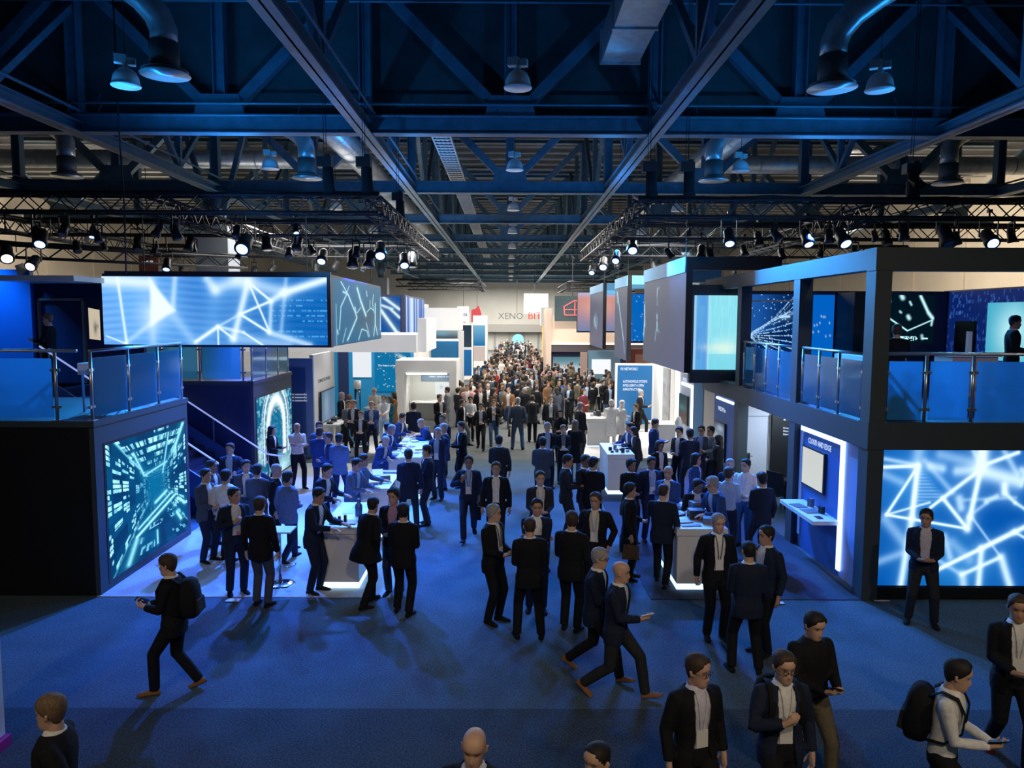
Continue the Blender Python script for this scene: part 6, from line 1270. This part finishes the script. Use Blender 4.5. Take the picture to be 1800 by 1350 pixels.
person('man in open dark jacket standing in front of the huge LED wall, hands together', 6.24, 10.95, -24, 1.80, 1, 'black', 'navy', tr='charcoal', sh='lilac', near=True, hands=('hold','hold'), legs='wide', head=(-14,6,0))
person('grey-haired man in black suit with white shirt and badge beside the right counter', 2.98, 10.41, 4, 1.84, 0, 'grey', 'black', near=True, badge=True, lany='charcoal', hands=('side','bag'), legs='stand', head=(6,6,0))
person('man in dark suit seen from behind, talking with the two men by the right counter', 3.09, 9.40, 176, 1.78, 0, 'black', 'navy', tr='black', near=True, hands=('hold','hold'), legs='wide', head=(6,0,0), hair='buzz')
person('dark-haired man in profile facing left behind the man seen from behind, right group', 3.50, 9.95, -62, 1.80, 1, 'black', 'navy', tr='black', near=True, hands=('side','pocket'), legs='stand', head=(-18,4,0))
person('grey-haired man in dark suit facing right at the left of the centre group', -0.22, 10.99, 58, 1.82, 0, 'grey', 'black', near=True, hands=('hold','hold'), legs='stand', head=(26,2,0), badge=True, lany='charcoal', belly=.03)
person('man in black suit seen from behind in the centre group', 0.30, 10.43, 184, 1.80, 0, 'brown', 'black', near=True, hands=('hold','hold'), legs='wide', hair='buzz', head=(0,2,0))
person('dark-haired man with open collar and folded arms facing the camera, centre group', 0.44, 11.43, 0, 1.80, 1, 'black', 'navy', near=True, hands=('cross','cross'), legs='stand', head=(4,4,0))
person('man in black suit turned away to the left at the right of the centre group', 0.92, 10.69, 158, 1.80, 0, 'brown', 'black', near=True, hands=('hold','side'), legs='stand', head=(22,2,0))
person('man with open pale shirt and blue lanyard facing the centre group', 1.39, 11.78, -16, 1.82, 1, 'brown', 'black', sh='cream', near=True, badge=True, lany='sky', hands=('pocket','pocket'), legs='stand', head=(-10,4,0))
person('bearded man with blue lanyard and clasped hands walking toward the camera', 0.58, 13.60, 4, 1.82, 0, 'brown', 'charcoal', sh='white', badge=True, lany='sky', hands=('hold','hold'), legs='step', head=(6,4,0))
person('man in dark jacket seen from behind at the carpet edge, arms hanging, left booth', -3.92, 11.60, 172, 1.78, 0, 'brown', 'black', tr='slate', near=True, hands=('side','side'), legs='stand', head=(4,2,0), shoe='black')
person('man in navy suit facing right with raised forearms beside the dark jacketed man', -4.51, 12.13, 34, 1.80, 1, 'black', 'navy', near=True, hands=('hold','chest'), legs='stand', head=(34,4,0))
person('half-bald man leaning away from the nearest counter, jacket swinging out', -2.16, 11.76, 140, 1.80, 1, 'black', 'black', near=True, hair='thin', hands=('hold','pocket'), legs='lead', lean=14, flare=1.6, head=(20,4,0))
person('man in check shirt and dark jacket facing the camera with a coat over his arm', -1.89, 12.09, -6, 1.80, 1, 'black', 'black', tr='slate', sh='check', hands=('hold','hold'), legs='stand', head=(-14,4,0), near=True, hair='full')
person('man in black suit with white collar seen from behind beside the check shirt man', -1.61, 11.26, 168, 1.78, 0, 'black', 'black', near=True, hands=('hold','hold'), legs='rest', head=(14,4,0))
person('man in dark suit working at the left side of the nearest left counter', -3.11, 12.16, 72, 1.80, 1, 'black', 'navy', hands=('table','table'), legs='stand', head=(0,22,0), lean=7, near=True)
person('man behind him leaning over the nearest left counter', -3.45, 14.13, 66, 1.82, 1, 'black', 'navy', hands=('table','table'), legs='stand', head=(0,20,0), lean=12)
person('man in blue-lit suit standing sideways next to the tunnel screen', -5.62, 13.74, 68, 1.78, 1, 'black', 'slate', tr='navy', hands=('hold','hold'), legs='stand', head=(0,8,0))
person('man in white suit jacket seen from behind near the tunnel screen', -5.26, 13.74, 168, 1.78, 1, 'black', 'white', tr='navy', hands=('side','hold'), legs='rest')
person('laughing man at the foot of the stair facing the camera', -6.18, 16.43, 4, 1.80, 1, 'black', 'navy', sh='sky', hands=('gest','hold'), legs='stand', head=(-8,2,0), badge=True)
person('man with pale scarf among the group below the stair', -5.29, 14.90, 18, 1.72, 1, 'black', 'slate', sh='white', hands=('hold','hold'), head=(20,6,0))
person('man half hidden behind the blue-lit suit near the stair', -5.89, 14.68, 80, 1.76, 2, 'black', 'slate', hands=('hold','side'), head=(10,4,0))
person('dark suited man facing right in the middle of the left booth', -4.52, 14.42, 96, 1.78, 1, 'grey', 'black', hair='thin', hands=('hold','side'), legs='step', head=(-4,6,0))
person('man in pale blue shirt with a shoulder strap in the middle of the left booth', -4.13, 13.81, 150, 1.76, 1, 'black', 'mid', tr='navy', sh='sky', hands=('side','hold'), legs='step')
person('woman silhouetted in front of the arch screen, looking right', -6.35, 19.91, 80, 1.68, 1, 'black', 'black', fem=True, hair='long', front='closed', hands=('phone','hold'), legs='stand')
person('second figure in the blur below the stair, seen from behind', -4.93, 14.50, 176, 1.72, 1, 'black', 'slate', hands=('hold','hold'))
person('bald man in white shirt and dark trousers with folded arms right of the arch screen', -5.67, 19.88, 34, 1.80, 1, 'grey', 'navy', tr='black', hair='none', top='shirt', sh='white', hands=('cross','cross'), legs='lead', badge=True)
person('man in blue suit seen from behind right of the folded-arms man', -4.83, 18.96, 176, 1.80, 0, 'brown', 'blue', tr='navy', hands=('hold','hold'), legs='wide')
person('man with a diagonal shoulder strap seen from behind, left booth', -4.14, 18.10, 172, 1.78, 1, 'black', 'mid', tr='navy', hands=('hold','hold'), legs='wide')
person('man half hidden behind the blue suit, head turned', -5.07, 19.86, 20, 1.80, 1, 'black', 'mid', hands=('hold','hold'))
person('person standing between the two backs in the left booth', -4.47, 18.38, -60, 1.74, 1, 'brown', 'blue', hands=('hold','hold'))
person('man with bright shirt front sitting in at the second left counter', -3.06, 14.96, 68, 1.76, 1, 'black', 'mid', sh='sky', hands=('table','table'), head=(0,14,0), lean=8)
person('man in pale blue jacket behind the second left counter', -3.01, 15.42, 100, 1.76, 1, 'brown', 'mid', hands=('table','hold'), head=(0,10,0))
person('man in long navy coat seen from behind at the second left counter', -2.16, 15.93, 188, 1.80, 1, 'black', 'navy', coat=.06, hands=('hold','side'), legs='wide')
person('man in navy suit in profile facing left at the corner of the second left counter', -1.82, 16.31, -76, 1.80, 1, 'black', 'navy', hands=('phone','hold'), legs='stand', head=(-6,8,0))
person('man leaning over the long counter from its left side', -3.09, 19.72, 78, 1.78, 1, 'grey', 'blue', hands=('table','table'), lean=16, head=(0,14,0))
person('white-haired man bent low beside the long left counter', -3.04, 18.40, 60, 1.70, 0, 'white', 'blue', hair='thin', hands=('table','table'), lean=20, head=(0,14,0))
person('man reaching over the far left side of the long counter', -3.14, 22.11, 70, 1.78, 0, 'brown', 'blue', hands=('table','table'), lean=18, head=(0,18,0))
person('dark head behind the left end of the long counter', -3.28, 20.15, 120, 1.74, 1, 'black', 'navy', hands=('hold','hold'))
person('man in dark blue jacket seen from behind at the far end of the long counter', -3.12, 24.33, 184, 1.82, 1, 'black', 'navy', hands=('hold','hold'), legs='stand')
person('bald man bending over the right side of the long counter', -2.56, 21.36, -78, 1.76, 0, 'grey', 'blue', hair='none', hands=('table','table'), lean=24, head=(0,10,0))
person('tall grey man with a bright blue shirt right of the long counter', -1.78, 18.61, -20, 1.84, 0, 'grey', 'navy', sh='sky', hands=('ear','phone'), legs='stand', badge=True)
person('man behind the tall grey man, looking toward the camera', -1.92, 21.36, -10, 1.80, 1, 'brown', 'navy', hands=('hold','hold'))
person('man at the far right of the long counter with grey hair', -1.74, 19.80, -60, 1.78, 1, 'grey', 'blue', hands=('hold','hold'))
person('dark suited man in profile facing left at the aisle edge of the left booth', -1.30, 20.00, -70, 1.80, 0, 'brown', 'black', hands=('phone','phone'), legs='stand', head=(0,8,0))
person('man in navy suit and blue shirt carrying a briefcase down the aisle', -0.83, 15.31, 0, 1.82, 2, 'black', 'navy', sh='sky', hands=('swf','strap'), legs='walkb', bag=(1, 'black briefcase carried by the man in the aisle', 'case'), badge=True, lany='blue')
person('man in dark suit and white shirt walking forward in mid aisle', -0.25, 14.46, 0, 1.82, 1, 'brown', 'black', hands=('side','side'), legs='step', head=(0,2,0))
person('man in dark jacket walking away up the aisle', -0.24, 18.02, 180, 1.78, 0, 'black', 'charcoal', hands=('hold','side'), legs='step')
person('woman in black trouser suit and badge walking toward the camera', -0.98, 25.80, 2, 1.70, 0, 'brown', 'black', fem=True, hair='full', badge=True, hands=('hold','swb'), legs='walk')
person('smiling man in jeans with a raised arm walking beside the woman in black', -0.55, 26.73, 0, 1.74, 0, 'brown', 'black', tr='jeans', badge=True, hands=('chest','side'), legs='walkb')
person('man in grey jacket and jeans seen from behind carrying a dark bag', 0.30, 25.83, 180, 1.86, 0, 'grey', 'slate', tr='jeans', hands=('bag','side'), legs='wide', bag=(1, 'brown bag carried by the man in jeans', 'soft'))
person('person in green-grey coat and flared trousers seen from behind', 0.86, 27.39, 178, 1.76, 0, 'brown', 'charcoal', tr='black', coat=.05, hands=('hold','hold'))
person('man in open dark suit walking toward the camera at the right of the aisle', 1.52, 27.23, 4, 1.82, 0, 'brown', 'charcoal', hands=('side','side'), legs='walk', badge=True)
person('grey-haired man in dark suit facing the camera near the middle of the aisle', 1.04, 20.17, 6, 1.80, 0, 'grey', 'black', sh='sky', hands=('hold','side'), legs='step')
person('man in teal-lit jacket seen from behind in the aisle', 0.80, 17.61, 176, 1.78, 1, 'black', 'slate', tr='navy', hands=('hold','hold'))
person('woman in black headscarf facing the camera', 1.65, 23.64, -10, 1.68, 0, 'black', 'black', fem=True, hood=True, hair='none', hands=('hold','hold'), coat=.2, front='shut')
person('woman with a pale scarf and a small yellow badge in front of the headscarf woman', 1.50, 20.50, 2, 1.64, 0, 'light', 'black', sh='grey', fem=True, hair='full', badge=True, hands=('hold','hold'))
person('woman in long dark coat with fair hair seen from behind', 1.88, 21.12, 172, 1.70, 0, 'light', 'black', tr='jeans', fem=True, hair='long', coat=.28, front='shut', hands=('hold','hold'), shoe='brown')
person('dark-haired man in profile facing right with a phone, right of the aisle', 1.23, 15.21, 78, 1.80, 1, 'black', 'charcoal', hands=('phone','phone'), legs='stand', head=(0,16,0), phone=(1, 'phone in the hands of the man in profile right of the aisle', phone_m))
person('man with glasses facing the man with the phone', 1.59, 15.28, 40, 1.78, 2, 'black', 'navy', hands=('hold','hold'), glasses=True)
person('man in black jacket seen from behind holding a brochure, right of the aisle', 1.73, 15.08, 160, 1.78, 1, 'black', 'black', hands=('reach','phone'), head=(-30,6,0))
person('grey-haired man in dark suit at the white rear counter', 2.35, 24.52, 130, 1.82, 0, 'grey', 'charcoal', hands=('table','side'), legs='stand')
person('person in white robe and blue vest behind the white rear counter', 3.57, 25.96, 170, 1.76, 1, 'white', 'white', tr='white', hands=('table','table'), coat=.3, front='shut', head=(0,10,0))
person('person in a white hooded top next to the white rear counter', 3.98, 26.15, 120, 1.72, 0, 'white', 'white', hood=True, hair='none', tr='grey', coat=.25, front='shut', hands=('table','hold'), lean=6)
person('man in dark suit walking right in front of the blue sign wall', 5.20, 29.34, 66, 1.82, 0, 'grey', 'black', hands=('swb','phone'), legs='step', head=(20,4,0))
person('fair-haired person sitting low beside the white unit', 4.39, 25.82, -60, 1.62, 0, 'light', 'black', fem=True, hair='full', hands=('hold','hold'), head=(0,10,0))
person('dark-haired woman bending over the second right counter', 3.35, 20.08, -80, 1.68, 1, 'black', 'charcoal', fem=True, hair='long', hands=('table','table'), lean=10, front='closed', head=(0,14,0))
person('person in blue beside the bending woman at the second right counter', 3.33, 20.66, -70, 1.70, 1, 'black', 'blue', hands=('table','table'), lean=8)
person('man in blue suit reading, in profile facing right before the white wall', 4.10, 20.71, 70, 1.80, 0, 'brown', 'blue', tr='navy', hands=('phone','phone'), legs='stand', head=(0,18,0), tie='navy')
person('curly dark-haired woman in black coat in the middle of the right booth', 2.50, 15.05, 10, 1.74, 2, 'black', 'black', fem=True, hair='full', coat=.2, front='shut', hands=('hold','hold'), head=(30,6,0))
person('woman with pale scarf and a dark shoulder bag in profile facing right', 2.13, 12.89, 80, 1.72, 1, 'black', 'black', fem=True, hair='full', coat=.25, front='shut', hands=('hold','side'), bag=(-1, 'dark bag hanging at the side of the woman with the pale scarf', 'soft'))
person('man in open suit with a lanyard in the middle of the right booth', 2.92, 15.10, 10, 1.78, 2, 'black', 'navy', sh='sky', badge=True, hands=('hold','side'), head=(0,14,0))
person('woman with dark hair behind the man with the lanyard', 3.56, 17.48, 20, 1.72, 2, 'black', 'black', fem=True, hair='long', hands=('hold','hold'))
person('bald man in navy suit behind the big back at the right counter', 3.06, 14.16, -30, 1.78, 1, 'grey', 'blue', hair='none', hands=('hold','hold'))
person('tall man in navy suit seen from behind at the left side of the right counter', 2.64, 12.58, 158, 1.82, 0, 'brown', 'navy', tr='black', near=True, hands=('table','side'), legs='lead', head=(-8,6,0), hair='buzz')
person('woman in black blazer with white collar left of the broad back, right booth', 4.48, 19.51, -40, 1.74, 1, 'black', 'black', fem=True, hair='full', hands=('hold','hold'))
person('broad-backed man in navy suit seen from behind under the right deck', 4.61, 18.88, 182, 1.82, 2, 'black', 'navy', hands=('hold','hold'), legs='wide')
person('man with glasses facing the broad back, pale blue shirt', 5.07, 19.53, -30, 1.78, 1, 'black', 'slate', sh='sky', glasses=True, hands=('hold','hold'), badge=True)
person('man in grey jacket beside the wall screen talking to the broad back', 5.29, 19.46, -66, 1.78, 1, 'black', 'grey', tr='navy', hands=('gest','hold'))
person('woman with long black hair seen from the side near the wall screen', 5.25, 18.58, -120, 1.68, 1, 'black', 'black', fem=True, hair='long', hands=('hold','hold'), front='closed')
person('person with long wavy hair, blurred, turning between the counters on the right', 4.04, 15.92, 60, 1.74, 1, 'black', 'blue', tr='navy', fem=True, hair='long', hands=('hold','hold'), legs='step')
person('person in black leaning on the far side of the right counter', 3.48, 13.51, 10, 1.68, 2, 'black', 'black', hands=('table','table'), lean=16, hair='full', head=(20,10,0))
person('grey-haired man with glasses bending over the right side of the right counter', 3.59, 13.05, -70, 1.82, 0, 'grey', 'blue', tr='navy', sh='sky', glasses=True, hands=('table','table'), lean=12, head=(0,12,0), near=True, hair='full')
person('person in pale blue shirt seen from behind at the right counter', 4.22, 14.17, 150, 1.76, 1, 'brown', 'sky', tr='navy', top='shirt', sh='sky', hands=('hold','hold'))
person('person with grey hair behind the pale blue shirt, looking up', 4.56, 15.21, -20, 1.72, 0, 'grey', 'navy', hands=('hold','hold'))
person('man in white shirt with a lanyard and badge under the right deck', 4.74, 14.78, -34, 1.80, 1, 'black', 'white', tr='jeans', top='shirt', sh='white', badge=True, hands=('hold','hold'), legs='stand', head=(-16,4,0))
person('man in blue-lit suit turned away beside the man in the white shirt', 4.69, 13.66, 196, 1.78, 1, 'black', 'navy', hands=('hold','side'), legs='rest')
# bright booth on the left
Z2 = .1
person('dark suited man in profile facing right beside the wall shelf, bright booth', -6.00, 26.76, 80, 1.80, 1, 'grey', 'black', hands=('pocket','hold'), z=Z2)
person('woman in grey top with dark trousers in the bright booth on the left', -5.42, 25.10, 30, 1.68, 1, 'brown', 'grey', tr='black', fem=True, hair='full', hands=('hold','hold'), z=Z2)
person('man in dark jacket with fair hair in the bright booth on the left', -5.11, 24.56, -20, 1.76, 0, 'light', 'charcoal', hands=('hold','hold'), z=Z2)
person('woman with blond fringe and a long badge facing the camera, bright booth', -4.67, 23.45, 0, 1.65, 0, 'light', 'black', fem=True, hair='full', badge=True, hands=('hold','hold'), legs='wide', z=Z2)
person('grey-haired man in blue jacket with a large badge facing the camera, bright booth', -4.54, 24.59, 2, 1.74, 0, 'grey', 'blue', tr='navy', badge=True, lany='blue', hands=('hold','hold'), legs='wide', z=Z2)
person('tall white-haired man in cream shirt with a dark tie, bright booth', -5.12, 28.33, 0, 1.82, 0, 'white', 'cream', tr='grey', top='shirt', sh='cream', tie='charcoal', hair='thin', hands=('hold','hold'), z=Z2)
person('blond woman in white at the cafe table, bright booth', -4.46, 26.60, -10, 1.70, 0, 'light', 'white', tr='sky', fem=True, hair='full', hands=('table','hold'), z=Z2)
person('person in teal seated behind the cafe table, bright booth', -4.32, 26.96, -40, 1.62, 1, 'brown', 'teal', fem=True, hair='long', hands=('hold','hold'), z=Z2)
person('woman in beige coat at the right edge of the bright booth', -4.34, 28.01, -70, 1.68, 1, 'brown', 'tan', fem=True, hair='long', coat=.3, front='shut', hands=('gest','hold'), z=Z2)
person('person with orange hair band among the visitors in the bright booth', -5.77, 26.94, 170, 1.68, 0, 'light', 'orange', tr='black', fem=True, hair='full', hands=('hold','hold'), z=Z2)
for (u_, lb, jk, yw) in (((-8.19, 40.19), 'man standing against the white screen of the blue rear wall', 'black', 40), ((-7.38, 37.17), 'second visitor near the white screen of the blue rear wall', 'charcoal', 120), ((-7.59, 40.22), 'man in dark red near the star map wall', 'maroon', -60), ((-6.12, 38.15), 'man in dark shirt behind the white pedestal', 'navy', -10)):
    person(lb, *u_, yw, 1.76, 1, 'black', jk, tr='black', hands=('hold','hold'), z=Z2)
person('man with open mouth in front of the kiosk, dark jacket over pale shirt', -2.52, 27.06, 40, 1.80, 0, 'brown', 'black', sh='cream', hands=('hold','hold'), legs='stand', badge=True)
person('woman in black with a bag walking past the kiosk', -1.67, 26.68, 60, 1.70, 0, 'brown', 'black', tr='grey', fem=True, hair='full', hands=('side','bag'), legs='step')
person('woman with white top holding a green folder near the kiosk', -1.44, 27.86, 0, 1.68, 1, 'black', 'white', tr='black', fem=True, hair='full', hands=('hold','hold'), top='shirt', sh='white', legs='step')
person('person in the kiosk doorway wearing grey', -2.51, 30.18, -90, 1.78, 1, 'black', 'grey', hands=('hold','hold'))
# people on the upper decks
person('man seen from behind sitting at the desk on the right upper deck', 7.03, 13.60, 160, 1.60, 1, 'brown', 'black', hands=('table','table'), lean=4, z=2.91)
person('man silhouetted against the bright screen on the right upper deck', 9.86, 14.60, 60, 1.76, 2, 'black', 'black', hands=('hold','hold'), z=2.92, head=(0,10,0))
person('pale-haired man in profile in the dark doorway of the left upper deck', -10.66, 17.40, -75, 1.74, 0, 'light', 'black', hands=('phone','hold'), z=2.9)
# ------------------------------------------------------------------ the crowd far down the aisle
def crowd_mesh(k):
    kw = [D(hands=('hold','side'), legs='stand'), D(hands=('side','side'), legs='walk'), D(hands=('hold','hold'), legs='walkb', front='closed'), D(hands=('phone','hold'), legs='stand', hair='full'),
          D(hands=('side','hold'), legs='step', fem=True, hair='long'), D(hands=('hold','hold'), legs='stand', fem=True, hair='long', coat=.2, front='shut'), D(hands=('swf','swb'), legs='walk', hair='buzz'), D(hands=('hold','gest'), legs='stand', hair='full', fem=True)][k]
    P = person_meshes(vox=.022, **kw); V = []; F = []; mi = []; sl = D(body=0, hair=1, jacket=2, shirt=3, collar=3, trousers=4, shoe_left=5, shoe_right=5, badge=3)
    cols = []
    for nm, i in sl.items():
        if nm not in P or (nm == 'badge' and k not in (0, 3)): continue
        me = P[nm]; n = len(V); V += [tuple(v.co) for v in me.vertices]; F += [[n+q for q in p.vertices] for p in me.polygons]; mi += [i]*len(me.polygons)
        if nm == 'body':
            c = np.empty(len(me.vertices)*4, 'f'); me.color_attributes['Col'].data.foreach_get('color', c); cols.append(c)
        else: cols.append(np.ones(len(me.vertices)*4, 'f'))
    out = bpy.data.meshes.new('visitor'); out.from_pydata(V, [], F)
    at = out.color_attributes.new('Col', 'FLOAT_COLOR', 'POINT'); at.data.foreach_set('color', np.concatenate(cols))
    for i in range(6): out.materials.append(None)
    out.polygons.foreach_set('material_index', mi); out.polygons.foreach_set('use_smooth', [True]*len(F)); out.update(); return out
CM = [crowd_mesh(k) for k in range(8)]; rc = random.Random(21); taken = list(PLACED)
WORD = dict(black='black', navy='navy', charcoal='charcoal', slate='slate grey', blue='blue', teal='teal', grey='grey', white='white', cream='cream', brown='brown', tan='tan', red='red', green='dark green', orange='orange', maroon='maroon', rose='rose', khaki='khaki', jeans='denim')
def crowd(x, y, where, jk=None, yaw=None, z=0.):
    k = rc.randrange(8); fem = k in (4, 5, 7); jk = jk or rc.choice(['black']*16+['navy']*6+['charcoal']*9+['slate','blue','slate','grey','white','cream','brown','tan','khaki','green','maroon','grey','khaki','white','grey','rose','red'])
    yaw = yaw if yaw is not None else (rc.choice([0, 180])+rc.uniform(-50, 50)); s = rc.uniform(.94, 1.04)*(.95 if fem else 1.)
    o = bpy.data.objects.new('person', CM[k]); C.objects.link(o); o.location = (x, y, z); o.rotation_euler.z = R(yaw); o.scale = (s, s, s)
    hc = rc.choice(['black', 'black', 'brown', 'brown', 'light', 'grey']); tr = rc.choice(['black','black','charcoal','navy','jeans','grey','khaki'])
    for i, m_ in enumerate([SKIN[rc.choice([0,0,1,1,2])], HAIR[hc], CLOTH[jk], CLOTH[rc.choice(['white','sky','cream','grey','black'])], CLOTH[tr], CLOTH['black']]):
        o.material_slots[i].link = 'OBJECT'; o.material_slots[i].material = m_
    tag(o, 'person with %s hair in %s top %s' % (hc if hc != 'light' else 'fair', WORD[jk], where), 'person', 'visitors %s' % where)
def fill(n, x0, x1, y0, y1, where, gap=.6, jk=None, z=0.):
    c = 0; tries = 0
    while c < n and tries < n*40:
        tries += 1; x, y = rc.uniform(x0, x1), rc.uniform(y0, y1)
        if any((x-a)**2+(y-b)**2 < gap*gap for a, b in taken): continue
        taken.append((x, y)); crowd(x, y, where, z=z); c += 1
fill(36, -1.9, 3.3, 30.5, 37.5, 'at the near edge of the aisle crowd', .6)
fill(60, -2.0, 3.6, 37.5, 50, 'in the middle of the aisle crowd')
fill(56, -1.5, 2.4, 50, 66, 'toward the far end of the aisle crowd')
fill(48, -1.4, 2.5, 66, 96, 'at the very back of the aisle crowd')
fill(34, 3.6, 6.6, 33.5, 41.5, 'in the dense group beside the peach booth')
fill(8, -2.2, -1.3, 31, 36, 'beside the white portal kiosk')
fill(8, 3.4, 5.4, 43.6, 49, 'in front of the dark peach booth wall')
